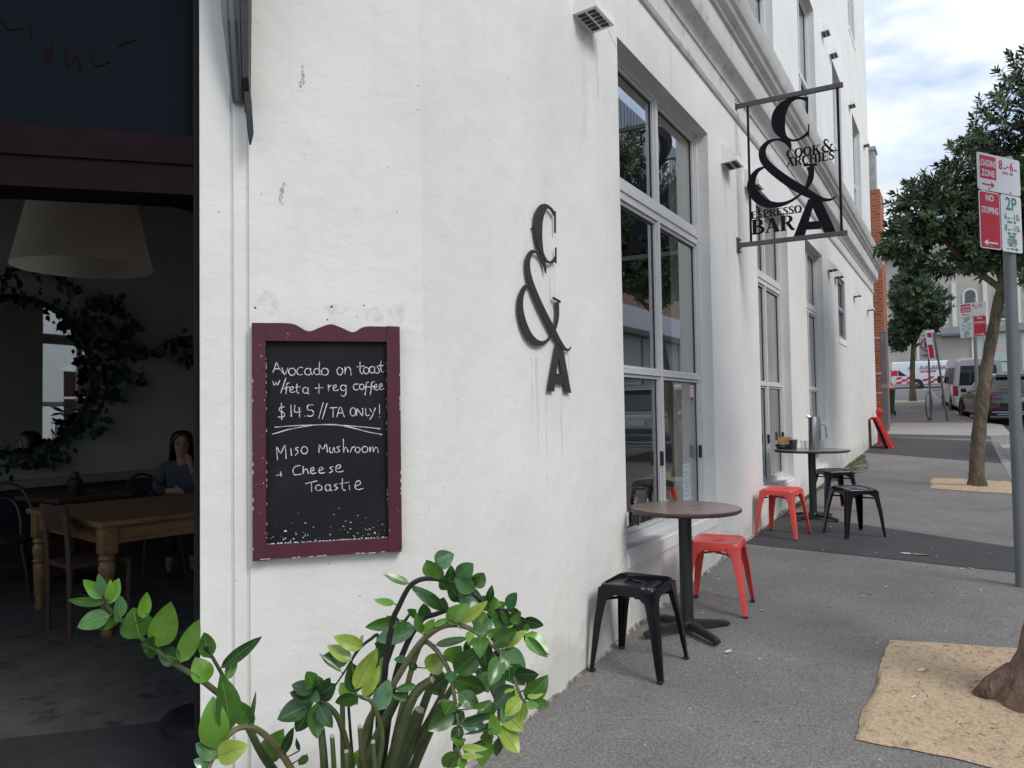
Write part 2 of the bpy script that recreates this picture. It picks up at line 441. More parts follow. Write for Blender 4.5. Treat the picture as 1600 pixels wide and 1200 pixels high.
LEAVES=[[0,[-0.2785,-0.4621,1.0271],[-0.3171,-0.5036,1.0109],0.0357,1],[0,[-0.2691,-0.4471,1.0168],[-0.3023,-0.4761,1.002],0.0199,1],[0,[-0.2725,-0.4785,1.0609],[-0.3419,-0.5092,1.0639],0.0177,1],[0,[-0.2696,-0.4865,1.0707],[-0.2991,-0.5048,1.1064],0.0235,2],[0,[-0.2661,-0.4846,1.0745],[-0.2625,-0.4971,1.1199],0.0196,4],[0,[-0.2617,-0.4771,1.0656],[-0.2543,-0.4778,1.1054],0.0157,2],[0,[-0.2673,-0.4462,1.0207],[-0.2656,-0.4495,1.0651],0.0239,4],[0,[-0.2553,-0.4095,0.9694],[-0.2524,-0.4259,1.0336],0.0607,1],[0,[-0.237,-0.4145,1.0149],[-0.2324,-0.4089,1.0659],0.0241,2],[0,[-0.2317,-0.381,0.9462],[-0.1869,-0.3851,1.0417],0.053,2],[0,[-0.2127,-0.3406,0.904],[-0.1689,-0.3294,0.9926],0.0372,2],[0,[-0.2125,-0.3407,0.9102],[-0.2499,-0.3649,0.9299],0.0372,0],[1,[-0.2232,-0.2559,0.8889],[-0.2273,-0.2653,0.9442],0.0346,1],[0,[-0.1894,-0.288,0.8487],[-0.21,-0.3015,0.8995],0.0442,2],[1,[-0.2079,-0.2356,0.8617],[-0.1378,-0.1869,0.9247],0.0268,0],[1,[-0.2052,-0.2189,0.8306],[-0.1974,-0.2031,0.8829],0.0225,2],[2,[-0.0826,-0.3161,0.7715],[-0.0812,-0.3394,0.8869],0.0475,1],[2,[-0.089,-0.3483,0.7437],[-0.0926,-0.3499,0.844],0.0549,2],[2,[-0.08,-0.3482,0.7256],[-0.1188,-0.3681,0.7532],0.0365,4],[2,[-0.0867,-0.3695,0.7166],[-0.1052,-0.3857,0.731],0.0201,4],[2,[-0.0816,-0.3494,0.7296],[-0.0126,-0.333,0.7593],0.0446,3],[2,[-0.0694,-0.273,0.7709],[-0.0677,-0.2582,0.8329],0.0093,0],[1,[-0.1754,-0.1343,0.6177],[-0.1282,-0.1235,0.6912],0.0509,2],[3,[0.0271,-0.1849,0.8063],[-0.0252,-0.2261,0.7772],0.0428,0],[3,[0.042,-0.188,0.8351],[-0.0042,-0.2059,0.8458],0.0298,0],[3,[0.0347,-0.1808,0.8147],[-0.0095,-0.2067,0.8283],0.03,0],[3,[0.0439,-0.1899,0.8444],[0.0316,-0.2006,0.8772],0.0298,1],[3,[0.0512,-0.1857,0.8443],[0.0484,-0.1855,0.8669],0.0191,0],[3,[0.055,-0.1778,0.834],[0.0752,-0.1777,0.8645],0.0192,1],[3,[0.0387,-0.173,0.8086],[0.0564,-0.1612,0.829],0.0258,1],[3,[0.0365,-0.1768,0.8052],[0.0399,-0.1809,0.7356],0.0386,1],[3,[0.0384,-0.1728,0.8],[0.071,-0.1683,0.758],0.03,0],[3,[0.0268,-0.1847,0.7977],[-0.0027,-0.1967,0.7458],0.0342,0],[3,[0.0269,-0.1848,0.802],[-0.0254,-0.2032,0.7862],0.0342,0],[2,[-0.0647,-0.1837,0.6732],[-0.0331,-0.1816,0.7346],0.0197,0],[2,[-0.0341,-0.1604,0.6791],[-0.0396,-0.1637,0.7053],0.0088,0],[9,[-0.0253,0.0492,0.8589],[-0.0759,0.0067,0.8872],0.034,3],[9,[-0.0484,0.0319,0.8269],[-0.0995,0.0075,0.8599],0.0315,3],[9,[-0.0671,0.017,0.7997],[-0.1155,-0.0067,0.8424],0.0121,1],[12,[0.1004,-0.1219,0.8281],[0.1541,-0.115,0.9172],0.0368,3],[12,[0.1108,-0.1082,0.8083],[0.1364,-0.0846,0.8697],0.026,3],[9,[-0.019,0.0699,0.7577],[0.019,0.0932,0.8387],0.039,2],[2,[-0.023,-0.1476,0.6678],[-0.0401,-0.1548,0.6454],0.0176,1],[3,[0.0607,-0.0926,0.6333],[0.0734,-0.0803,0.6704],0.0177,2],[4,[0.1248,0.048,1.0326],[0.078,0.0144,1.0579],0.0187,1],[4,[0.0857,0.0405,0.9813],[0.0423,0.0202,0.9903],0.0165,2],[4,[0.0845,0.0525,0.934],[0.0129,0.0251,0.9201],0.0284,1],[11,[0.0332,0.1247,0.9152],[-0.0035,0.0886,0.9096],0.0346,1],[7,[0.099,0.1066,0.9083],[0.0098,0.0721,0.8768],0.0458,4],[7,[0.1704,0.1274,0.9571],[0.1113,0.0806,1.0154],0.0287,1],[4,[0.1779,0.0584,1.0518],[0.174,0.0527,1.087],0.0232,2],[4,[0.2102,0.0686,1.0483],[0.187,0.039,1.0928],0.0277,1],[4,[0.192,0.0632,1.0821],[0.227,0.0861,1.104],0.0417,4],[4,[0.2242,0.0726,1.042],[0.2325,0.0695,1.0799],0.023,0],[4,[0.2438,0.0768,1.0567],[0.2725,0.1006,1.0823],0.0391,4],[4,[0.2846,0.0888,1.022],[0.2545,0.0609,1.054],0.0365,4],[4,[0.2839,0.0902,1.0307],[0.3048,0.1007,1.0623],0.0343,1],[7,[0.2108,0.1406,0.98],[0.1897,0.1218,1.0195],0.0334,0],[4,[0.2495,0.0754,1.0121],[0.2961,0.1042,0.9972],0.0458,0],[4,[0.3214,0.0981,0.9968],[0.3326,0.094,1.037],0.0182,0],[5,[0.2719,-0.0055,0.9708],[0.3217,0.0072,1.0104],0.035,2],[5,[0.3039,0.0017,0.9708],[0.3508,0.0346,1.014],0.0239,3],[5,[0.21,-0.0176,0.9399],[0.1993,-0.0207,0.9832],0.0199,1],[7,[0.1213,0.1132,0.9286],[0.1206,0.1109,0.9671],0.0313,1],[5,[0.2153,-0.0174,0.9406],[0.2313,-0.0014,0.9693],0.0221,2],[5,[0.2394,-0.0127,0.9599],[0.2746,-0.0015,0.9767],0.0132,2],[5,[0.335,0.0092,0.9536],[0.366,0.0339,0.9771],0.0389,4],[5,[0.3351,0.0091,0.9557],[0.3638,0.0132,0.9946],0.0095,3],[5,[0.3785,0.0207,0.9435],[0.4114,0.0505,0.9658],0.0086,3],[5,[0.3632,0.0171,0.9509],[0.4122,0.048,0.9323],0.0345,1],[5,[0.4034,0.0246,0.9246],[0.4447,0.0482,0.9578],0.0214,3],[4,[0.3523,0.1035,0.9811],[0.3715,0.1277,0.9396],0.0226,1],[4,[0.3768,0.1109,0.9889],[0.3899,0.1234,0.963],0.018,0],[4,[0.402,0.1157,0.9619],[0.4379,0.1429,0.9486],0.0246,0],[4,[0.4098,0.1147,0.9365],[0.4166,0.1121,0.9557],0.0134,2],[4,[0.4096,0.1148,0.9321],[0.4561,0.1349,0.889],0.0379,2],[4,[0.4103,0.1133,0.9237],[0.4571,0.1233,0.8858],0.0223,1],[5,[0.3976,0.0216,0.9161],[0.4471,0.0369,0.8812],0.047,1],[5,[0.4201,0.0245,0.8891],[0.4495,0.0317,0.8496],0.0382,1],[6,[0.2308,0.0057,0.9103],[0.2869,0.0499,0.9216],0.0178,1],[8,[0.2294,0.1353,0.8568],[0.2385,0.1309,0.8896],0.0165,0],[6,[0.2604,0.009,0.8785],[0.2917,0.0185,0.9109],0.0397,2],[6,[0.2799,0.0112,0.8547],[0.3366,0.0378,0.9075],0.0483,1],[6,[0.1968,0.0134,0.8502],[0.2286,0.0388,0.8743],0.045,3],[6,[0.2818,0.008,0.8386],[0.3304,0.0533,0.8107],0.0438,1],[5,[0.3428,0.0041,0.9132],[0.3608,0.016,0.921],0.0108,0],[8,[0.2654,0.1481,0.8212],[0.2947,0.1551,0.8514],0.0282,1],[8,[0.2604,0.1472,0.8207],[0.2839,0.1615,0.7736],0.0423,0],[8,[0.2904,0.161,0.8119],[0.3025,0.1755,0.7491],0.0399,4],[8,[0.2904,0.161,0.8119],[0.3036,0.1581,0.8426],0.0141,5],[5,[0.3814,0.0152,0.9114],[0.3948,0.0255,0.8893],0.03,0],[6,[0.2922,0.0076,0.8102],[0.3322,0.0252,0.7812],0.0349,1],[6,[0.3274,0.0166,0.779],[0.3597,0.0349,0.7956],0.013,2],[6,[0.3087,-0.003,0.7482],[0.36,0.0295,0.7676],0.0194,0],[6,[0.3084,0.0059,0.7728],[0.2801,-0.007,0.7443],0.026,0],[6,[0.3154,-0.0058,0.7271],[0.3688,0.0226,0.7389],0.006,0],[6,[0.3098,-0.0046,0.7426],[0.2905,-0.0152,0.7151],0.0259,0],[6,[0.3127,-0.0096,0.7216],[0.3009,-0.0233,0.6948],0.0215,0],[6,[0.3139,-0.0157,0.703],[0.3613,0.0093,0.6989],0.015,3],[6,[0.317,-0.0207,0.6845],[0.3615,-0.0073,0.6885],0.0128,3],[6,[0.317,-0.0207,0.6845],[0.3206,-0.0191,0.6595],0.0213,2],[6,[0.3094,-0.0205,0.6955],[0.2903,-0.0312,0.6599],0.0068,0],[5,[0.4575,0.0256,0.8404],[0.4853,0.0454,0.8532],0.0252,0],[5,[0.4655,0.0195,0.8271],[0.5002,0.0346,0.8404],0.0167,3],[5,[0.4613,0.0177,0.8105],[0.4886,0.0243,0.811],0.0167,2],[5,[0.4381,0.0172,0.8398],[0.423,0.0087,0.8068],0.0337,3],[5,[0.4486,0.0154,0.8256],[0.4268,-0.0065,0.792],0.0293,3],[5,[0.4566,0.0177,0.8138],[0.4463,0.0176,0.7707],0.0251,3],[8,[0.3155,0.1621,0.7234],[0.3577,0.1808,0.6788],0.0419,3],[8,[0.3138,0.1549,0.6889],[0.3519,0.1706,0.6312],0.0395,3],[8,[0.3115,0.1489,0.6632],[0.3024,0.1538,0.6184],0.0232,1],[8,[0.3004,0.1406,0.6641],[0.2817,0.1255,0.616],0.0139,2],[8,[0.2786,0.1228,0.6527],[0.305,0.1332,0.6677],0.0115,2],[6,[0.1734,0.0066,0.8085],[0.1376,-0.0202,0.8022],0.018,1],[6,[0.158,0.004,0.7756],[0.1246,-0.0184,0.7905],0.0181,1],[5,[0.17,-0.0243,0.8791],[0.1512,-0.043,0.8795],0.0156,4],[6,[0.1772,0.0023,0.846],[0.1663,-0.0052,0.8643],0.018,0]]
CHALK=[[[0.068,0.6457],[0.0751,0.6641],[0.0807,0.6826],[0.0882,0.6657],[0.1009,0.6452]],[[0.0715,0.6597],[0.0934,0.6599]],[[0.0992,0.6644],[0.1082,0.6386],[0.1203,0.6646]],[[0.1355,0.6622],[0.1419,0.6584],[0.145,0.6512],[0.1434,0.6435],[0.1379,0.6383],[0.1306,0.6377],[0.1244,0.6419],[0.1217,0.6493],[0.1236,0.6569],[0.1293,0.6617],[0.1367,0.6619]],[[0.17,0.6635],[0.159,0.6649],[0.1497,0.6515],[0.1556,0.639],[0.1702,0.6398]],[[0.1893,0.6613],[0.1953,0.6576],[0.1982,0.6508],[0.1967,0.6435],[0.1915,0.6387],[0.1847,0.6381],[0.1789,0.6421],[0.1763,0.649],[0.1781,0.6562],[0.1835,0.6608],[0.1904,0.661]],[[0.1977,0.6631],[0.1971,0.6482],[0.2031,0.6386]],[[0.2205,0.6608],[0.2261,0.6574],[0.2287,0.651],[0.2274,0.6442],[0.2225,0.6396],[0.2161,0.639],[0.2107,0.6428],[0.2084,0.6493],[0.2101,0.656],[0.2151,0.6604],[0.2215,0.6605]],[[0.2282,0.6857],[0.2271,0.6447],[0.233,0.6388]],[[0.2487,0.6618],[0.2551,0.6579],[0.2581,0.6506],[0.2565,0.6429],[0.251,0.6377],[0.2437,0.6371],[0.2375,0.6413],[0.2348,0.6487],[0.2367,0.6564],[0.2425,0.6613],[0.2498,0.6615]],[[0.3008,0.6645],[0.3064,0.6604],[0.309,0.6526],[0.3076,0.6444],[0.3028,0.6388],[0.2964,0.6382],[0.291,0.6427],[0.2886,0.6506],[0.2903,0.6587],[0.2953,0.664],[0.3017,0.6642]],[[0.3159,0.6664],[0.3176,0.6394],[0.3189,0.6567],[0.3269,0.6665],[0.335,0.6606],[0.3381,0.6358]],[[0.3705,0.685],[0.37,0.6571],[0.3723,0.6444],[0.3803,0.6414]],[[0.3583,0.6668],[0.3852,0.6701]],[[0.3939,0.6654],[0.3991,0.6617],[0.4016,0.6548],[0.4003,0.6474],[0.3958,0.6424],[0.3899,0.6419],[0.3848,0.6459],[0.3827,0.653],[0.3842,0.6603],[0.3889,0.6649],[0.3949,0.6651]],[[0.4151,0.6679],[0.4203,0.6642],[0.4227,0.6572],[0.4214,0.6498],[0.4169,0.6449],[0.411,0.6443],[0.406,0.6483],[0.4038,0.6554],[0.4054,0.6627],[0.4101,0.6674],[0.416,0.6676]],[[0.4225,0.6674],[0.4218,0.6523],[0.427,0.6433]],[[0.4414,0.6729],[0.4312,0.6675],[0.4371,0.6585],[0.4394,0.6479],[0.4277,0.6433]],[[0.4457,0.6881],[0.4452,0.6555],[0.4532,0.6465]],[[0.4363,0.6706],[0.4546,0.6723]],[[0.0684,0.6178],[0.0722,0.6016],[0.0794,0.612],[0.0831,0.6017],[0.0924,0.6201]],[[0.1134,0.6291],[0.0944,0.5738]],[[0.1253,0.6107],[0.1166,0.607],[0.1139,0.5886],[0.1126,0.5716]],[[0.1051,0.5907],[0.1255,0.596]],[[0.1256,0.5849],[0.1369,0.5891],[0.1349,0.5973],[0.1274,0.5921],[0.1266,0.5797],[0.1352,0.5767],[0.1446,0.5798]],[[0.1501,0.6072],[0.149,0.5791],[0.1578,0.5732]],[[0.143,0.5938],[0.1619,0.5969]],[[0.1808,0.5938],[0.186,0.5905],[0.1885,0.5846],[0.1872,0.5782],[0.1827,0.574],[0.1768,0.5735],[0.1718,0.577],[0.1696,0.5831],[0.1711,0.5894],[0.1758,0.5934],[0.1817,0.5935]],[[0.1882,0.5925],[0.1877,0.5747],[0.1913,0.5703]],[[0.2108,0.5911],[0.24,0.5927]],[[0.226,0.6075],[0.2248,0.5718]],[[0.2581,0.6039],[0.2583,0.5793],[0.2596,0.5943],[0.2705,0.6018]],[[0.2742,0.5898],[0.2856,0.5941],[0.2836,0.6024],[0.2761,0.5972],[0.2752,0.5846],[0.2838,0.5815],[0.2932,0.5847]],[[0.312,0.6017],[0.3172,0.5985],[0.3196,0.5925],[0.3183,0.586],[0.3138,0.5817],[0.3079,0.5813],[0.3029,0.5848],[0.3007,0.591],[0.3023,0.5973],[0.3069,0.6013],[0.3129,0.6015]],[[0.3201,0.602],[0.3196,0.5742],[0.3131,0.5615],[0.3021,0.5645]],[[0.3638,0.6044],[0.3514,0.6044],[0.3456,0.5946],[0.3515,0.5841],[0.3654,0.5856]],[[0.3771,0.6043],[0.3815,0.6013],[0.3836,0.5956],[0.3825,0.5896],[0.3787,0.5856],[0.3737,0.5852],[0.3694,0.5885],[0.3676,0.5942],[0.3689,0.6001],[0.3729,0.6039],[0.3779,0.6041]],[[0.4009,0.6121],[0.3915,0.6068],[0.3895,0.5797],[0.3859,0.5646]],[[0.3821,0.5917],[0.4003,0.5948]],[[0.4221,0.6138],[0.4112,0.6084],[0.4084,0.5797],[0.4041,0.5646]],[[0.401,0.5933],[0.42,0.5964]],[[0.42,0.5911],[0.4296,0.5954],[0.428,0.6038],[0.4216,0.5985],[0.4208,0.5858],[0.4281,0.5826],[0.4361,0.5858]],[[0.4375,0.5927],[0.448,0.5969],[0.4462,0.6054],[0.4392,0.6001],[0.4384,0.5874],[0.4463,0.5842],[0.455,0.5874]],[[0.1073,0.5259],[0.0928,0.5237],[0.09,0.5127],[0.1061,0.5038],[0.1048,0.492],[0.0859,0.4906]],[[0.097,0.5392],[0.0977,0.4803]],[[0.1291,0.5332],[0.131,0.4904]],[[0.1437,0.5317],[0.1417,0.5074],[0.1643,0.5088]],[[0.1568,0.5243],[0.1587,0.4873]],[[0.1754,0.4932],[0.1776,0.4909]],[[0.2077,0.5317],[0.1874,0.5302],[0.1861,0.5146],[0.2006,0.5124],[0.2066,0.5019],[0.1994,0.4916],[0.1848,0.4931]],[[0.2404,0.5391],[0.2228,0.4811]],[[0.2536,0.5368],[0.2359,0.4795]],[[0.2625,0.5196],[0.2894,0.5211]],[[0.2748,0.5196],[0.2737,0.4868]],[[0.2867,0.4867],[0.2995,0.5241],[0.3129,0.4866]],[[0.2917,0.5016],[0.3085,0.5016]],[[0.3454,0.5192],[0.3506,0.5145],[0.353,0.5058],[0.3517,0.4966],[0.3473,0.4905],[0.3414,0.4899],[0.3363,0.495],[0.3341,0.5038],[0.3357,0.5129],[0.3403,0.5186],[0.3463,0.5188]],[[0.3573,0.4893],[0.3578,0.5164],[0.377,0.4893],[0.3775,0.5179]],[[0.3884,0.5178],[0.39,0.4907],[0.4024,0.4922]],[[0.403,0.5163],[0.4104,0.5012]],[[0.4234,0.5178],[0.4133,0.4913],[0.4032,0.4763]],[[0.4386,0.5306],[0.438,0.495]],[[0.4381,0.4852],[0.4396,0.4829]],[[0.074,0.4547],[0.143,0.4593],[0.2521,0.46],[0.3612,0.4517],[0.4412,0.442]],[[0.0648,0.4305],[0.1431,0.4504],[0.2375,0.4616],[0.3103,0.4551],[0.3977,0.4311],[0.4472,0.4207]],[[0.0826,0.3399],[0.0806,0.3862],[0.0932,0.3625],[0.1074,0.3918],[0.1123,0.3431]],[[0.1279,0.3797],[0.1303,0.3531]],[[0.154,0.3816],[0.1424,0.378],[0.1527,0.3668],[0.1426,0.3544]],[[0.1761,0.384],[0.1821,0.38],[0.1849,0.3727],[0.1834,0.365],[0.1783,0.3599],[0.1715,0.3595],[0.1657,0.3639],[0.1632,0.3713],[0.165,0.3788],[0.1703,0.3836],[0.1771,0.3837]],[[0.2239,0.3605],[0.2251,0.3903],[0.2368,0.373],[0.249,0.3915],[0.2529,0.3616]],[[0.2615,0.3801],[0.2616,0.3652],[0.2704,0.3598],[0.276,0.3799],[0.2791,0.3597]],[[0.2963,0.3819],[0.2862,0.3775],[0.2957,0.3669],[0.2842,0.3596]],[[0.3092,0.4094],[0.3096,0.3592],[0.3124,0.3742],[0.3196,0.3771],[0.3255,0.359]],[[0.3328,0.3589],[0.3399,0.3768],[0.3515,0.3781]],[[0.3607,0.3771],[0.3655,0.374],[0.3677,0.3683],[0.3665,0.3623],[0.3624,0.3584],[0.3569,0.3581],[0.3523,0.3614],[0.3503,0.3672],[0.3518,0.3731],[0.3561,0.3768],[0.3615,0.3768]],[[0.3865,0.3797],[0.3921,0.3761],[0.3947,0.3696],[0.3933,0.3627],[0.3885,0.3581],[0.3821,0.3577],[0.3767,0.3616],[0.3744,0.3683],[0.3761,0.3751],[0.3811,0.3793],[0.3875,0.3794]],[[0.4017,0.3782],[0.4025,0.3578],[0.4068,0.3744],[0.414,0.3742],[0.4156,0.3576],[0.4213,0.3741],[0.4286,0.3725],[0.433,0.3558]],[[0.0781,0.287],[0.0984,0.2888]],[[0.0925,0.2992],[0.0941,0.2815]],[[0.1604,0.3186],[0.1431,0.3152],[0.1345,0.3006],[0.1412,0.2857],[0.1629,0.2889]],[[0.1699,0.3147],[0.1695,0.2873],[0.1737,0.302],[0.1824,0.3033],[0.1869,0.2884]],[[0.194,0.2972],[0.2062,0.3014],[0.204,0.3103],[0.196,0.3049],[0.1951,0.2916],[0.2043,0.2881],[0.2144,0.2912]],[[0.223,0.2973],[0.236,0.3015],[0.2338,0.3105],[0.2251,0.3051],[0.2242,0.2917],[0.234,0.2882],[0.2448,0.2913]],[[0.273,0.3105],[0.2607,0.3055],[0.2716,0.2964],[0.2579,0.2884]],[[0.281,0.3014],[0.2975,0.3064],[0.2947,0.3173],[0.2837,0.3108],[0.2824,0.2946],[0.2949,0.2903],[0.3086,0.2941]],[[0.1756,0.2531],[0.2176,0.2618]],[[0.1973,0.257],[0.1976,0.2244]],[[0.2246,0.2473],[0.2305,0.2439],[0.2333,0.2378],[0.2318,0.2315],[0.2267,0.2274],[0.2199,0.2271],[0.2141,0.2307],[0.2116,0.2369],[0.2134,0.2432],[0.2188,0.247],[0.2256,0.247]],[[0.2551,0.2472],[0.2598,0.2436],[0.2621,0.2372],[0.2609,0.2303],[0.2568,0.2259],[0.2514,0.2255],[0.2467,0.2294],[0.2448,0.236],[0.2462,0.2428],[0.2505,0.2469],[0.2559,0.2469]],[[0.2626,0.248],[0.2635,0.2308],[0.2686,0.2233]],[[0.288,0.2489],[0.2757,0.2432],[0.2881,0.234],[0.2744,0.2253]],[[0.3045,0.2672],[0.304,0.2321],[0.3157,0.2243]],[[0.2938,0.2488],[0.3249,0.2518]],[[0.3286,0.2419],[0.3302,0.2239]],[[0.3278,0.2547],[0.3292,0.2532]],[[0.3482,0.2384],[0.3673,0.2443],[0.364,0.257],[0.3513,0.2494],[0.3498,0.2305],[0.3642,0.2254],[0.3801,0.2297]]]
LOGO={"C":[[[0.6298,4.147,0.0314],[0.5902,4.1671,0.0229],[0.5433,4.1773,0.0229],[0.4888,4.1661,0.0486],[0.44,4.1304,0.0886],[0.4014,4.0762,0.1143],[0.3874,4.0138,0.12],[0.3911,3.9478,0.1086],[0.4129,3.8856,0.0743],[0.446,3.8402,0.0371],[0.4996,3.807,0.0186],[0.5604,3.8069,0.0171],[0.6079,3.8292,0.0229],[0.6379,3.8561,0.0229]],[[0.6384,4.1694,0.0129],[0.6344,4.0205,0.0129]],[[0.6424,3.922,0.0114],[0.6368,3.8136,0.0114]]],"&":[[[0.4865,3.7233,0.0043],[0.4781,3.7651,0.0343],[0.4586,3.8004,0.0429],[0.4182,3.8254,0.0286],[0.3635,3.8416,0.0171],[0.2964,3.831,0.0314],[0.2474,3.7789,0.0543],[0.2453,3.6989,0.0657],[0.2949,3.61,0.0714],[0.3959,3.5016,0.0743],[0.5025,3.4067,0.0771],[0.588,3.339,0.0743],[0.6726,3.2792,0.0543],[0.7501,3.2392,0.0314],[0.8147,3.2337,0.0157],[0.8475,3.2565,0.0057]],[[0.2768,3.6132,0.0086],[0.2003,3.5927,0.0343],[0.1504,3.5293,0.06],[0.1383,3.4461,0.0771],[0.1827,3.3483,0.0857],[0.2653,3.2776,0.0714],[0.3618,3.2517,0.0457],[0.458,3.2633,0.0257],[0.547,3.3098,0.0186],[0.6018,3.3581,0.0286],[0.6397,3.43,0.0486],[0.6519,3.4916,0.0486],[0.6442,3.5496,0.0629]],[[0.5876,3.5708,0.02],[0.6999,3.5569,0.02]]],"A":[[[0.6473,3.3226,0.0429],[0.6035,3.1735,0.0657],[0.5331,2.942,0.0914]],[[0.6671,3.3195,0.0571],[0.7089,3.1653,0.1114],[0.791,2.9344,0.1229]],[[0.5997,3.0325,0.0743],[0.7414,3.0191,0.0743]]]}

def wb(mb, name, parent, m=None, smooth=False, angle=35):
    """build a part given in world coordinates under an unrotated parent"""
    return mb.build(name, m, parent, smooth, loc=-parent.location, angle=angle)

def stucco(name, col, streak=True):
    m = bpy.data.materials.new(name)
    m.use_nodes = True
    nt = m.node_tree
    L = nt.links.new
    b = nt.nodes['Principled BSDF']
    b.inputs['Roughness'].default_value = 0.75
    b.inputs['Specular IOR Level'].default_value = 0.15
    tc = N(nt, 'ShaderNodeTexCoord')
    ob = tc.outputs['Object']
    n1 = N(nt, 'ShaderNodeTexNoise', Scale=1.1, Detail=7.0, Roughness=0.62)
    L(ob, n1.inputs['Vector'])
    r1 = N(nt, 'ShaderNodeValToRGB')
    r1.color_ramp.elements[0].position, r1.color_ramp.elements[1].position = 0.32, 0.68
    r1.color_ramp.elements[0].color = (col[0]*.93, col[1]*.93, col[2]*.92, 1)
    r1.color_ramp.elements[1].color = (col[0]*1.04, col[1]*1.04, col[2]*1.05, 1)
    L(n1.outputs['Fac'], r1.inputs['Fac'])
    cur = r1.outputs['Color']
    # rain streaks: noise drawn out vertically
    mp = N(nt, 'ShaderNodeMapping')
    mp.inputs['Scale'].default_value = (7, 7, 0.45)
    L(ob, mp.inputs['Vector'])
    n2 = N(nt, 'ShaderNodeTexNoise', Scale=1.0, Detail=6.0, Roughness=0.6)
    L(mp.outputs['Vector'], n2.inputs['Vector'])
    r2_ = N(nt, 'ShaderNodeValToRGB')
    r2_.color_ramp.elements[0].position, r2_.color_ramp.elements[1].position = 0.56, 0.82
    r2_.color_ramp.elements[0].color = (0, 0, 0, 1)
    r2_.color_ramp.elements[1].color = (0.20, 0.20, 0.20, 1)
    L(n2.outputs['Fac'], r2_.inputs['Fac'])
    x1 = N(nt, 'ShaderNodeMixRGB')
    x1.inputs['Color2'].default_value = (col[0]*.66, col[1]*.65, col[2]*.58, 1)
    L(r2_.outputs['Color'], x1.inputs['Fac'])
    L(cur, x1.inputs['Color1'])
    cur = x1.outputs['Color']
    # small scuffs and chips
    n3 = N(nt, 'ShaderNodeTexNoise', Scale=9.0, Detail=9.0, Roughness=0.75)
    L(ob, n3.inputs['Vector'])
    r3 = N(nt, 'ShaderNodeValToRGB')
    r3.color_ramp.elements[0].position, r3.color_ramp.elements[1].position = 0.66, 0.76
    r3.color_ramp.elements[0].color = (0, 0, 0, 1)
    r3.color_ramp.elements[1].color = (0.5, 0.5, 0.5, 1)
    L(n3.outputs['Fac'], r3.inputs['Fac'])
    x2 = N(nt, 'ShaderNodeMixRGB')
    x2.inputs['Color2'].default_value = (col[0]*.62, col[1]*.60, col[2]*.55, 1)
    L(r3.outputs['Color'], x2.inputs['Fac'])
    L(cur, x2.inputs['Color1'])
    cur = x2.outputs['Color']
    # tiny pits
    v = N(nt, 'ShaderNodeTexVoronoi', Scale=11.0)
    L(ob, v.inputs['Vector'])
    r4 = N(nt, 'ShaderNodeValToRGB')
    r4.color_ramp.elements[0].position, r4.color_ramp.elements[1].position = 0.03, 0.05
    r4.color_ramp.elements[0].color = (0.6, 0.6, 0.6, 1)
    r4.color_ramp.elements[1].color = (0, 0, 0, 1)
    L(v.outputs['Distance'], r4.inputs['Fac'])
    x3 = N(nt, 'ShaderNodeMixRGB')
    x3.inputs['Color2'].default_value = (col[0]*.5, col[1]*.48, col[2]*.45, 1)
    L(r4.outputs['Color'], x3.inputs['Fac'])
    L(cur, x3.inputs['Color1'])
    cur = x3.outputs['Color']
    # splash grime and damp along the foot of the wall
    sp = N(nt, 'ShaderNodeSeparateXYZ')
    L(ob, sp.inputs[0])
    gs = N(nt, 'ShaderNodeMath', operation='MULTIPLY')
    gs.inputs[1].default_value = -0.03
    L(sp.outputs['Y'], gs.inputs[0])
    hh = N(nt, 'ShaderNodeMath', operation='ADD')
    L(sp.outputs['Z'], hh.inputs[0])
    L(gs.outputs[0], hh.inputs[1])
    n4 = N(nt, 'ShaderNodeTexNoise', Scale=3.4, Detail=8.0, Roughness=0.7)
    L(ob, n4.inputs['Vector'])
    nm = N(nt, 'ShaderNodeMath', operation='MULTIPLY_ADD')
    nm.inputs[1].default_value = -0.9
    L(n4.outputs['Fac'], nm.inputs[0])
    L(hh.outputs[0], nm.inputs[2])
    r5 = N(nt, 'ShaderNodeMapRange')
    r5.inputs['From Min'].default_value, r5.inputs['From Max'].default_value = -0.36, -0.20
    r5.inputs['To Min'].default_value, r5.inputs['To Max'].default_value = 0.42, 0.0
    L(nm.outputs[0], r5.inputs['Value'])
    x4 = N(nt, 'ShaderNodeMixRGB')
    x4.inputs['Color2'].default_value = (col[0]*.52, col[1]*.50, col[2]*.44, 1)
    L(r5.outputs[0], x4.inputs['Fac'])
    L(cur, x4.inputs['Color1'])
    L(x4.outputs['Color'], b.inputs['Base Color'])
    # relief: trowel waves, render grain, pits
    a1 = N(nt, 'ShaderNodeTexNoise', Scale=2.6, Detail=3.0, Roughness=0.5)
    L(ob, a1.inputs['Vector'])
    mg = N(nt, 'ShaderNodeMapping')
    mg.inputs['Scale'].default_value = (16, 16, 22)
    L(ob, mg.inputs['Vector'])
    a2 = N(nt, 'ShaderNodeTexNoise', Scale=1.0, Detail=9.0, Roughness=0.62, Distortion=0.6)
    L(mg.outputs['Vector'], a2.inputs['Vector'])
    b1 = N(nt, 'ShaderNodeBump', Strength=0.55, Distance=0.03)
    L(a1.outputs['Fac'], b1.inputs['Height'])
    b2 = N(nt, 'ShaderNodeBump', Strength=0.30, Distance=0.008)
    L(a2.outputs['Fac'], b2.inputs['Height'])
    L(b1.outputs['Normal'], b2.inputs['Normal'])
    b3 = N(nt, 'ShaderNodeBump', Strength=0.5, Distance=0.004)
    L(r4.outputs['Color'], b3.inputs['Height'])
    b3.invert = True
    L(b2.outputs['Normal'], b3.inputs['Normal'])
    L(b3.outputs['Normal'], b.inputs['Normal'])
    return m

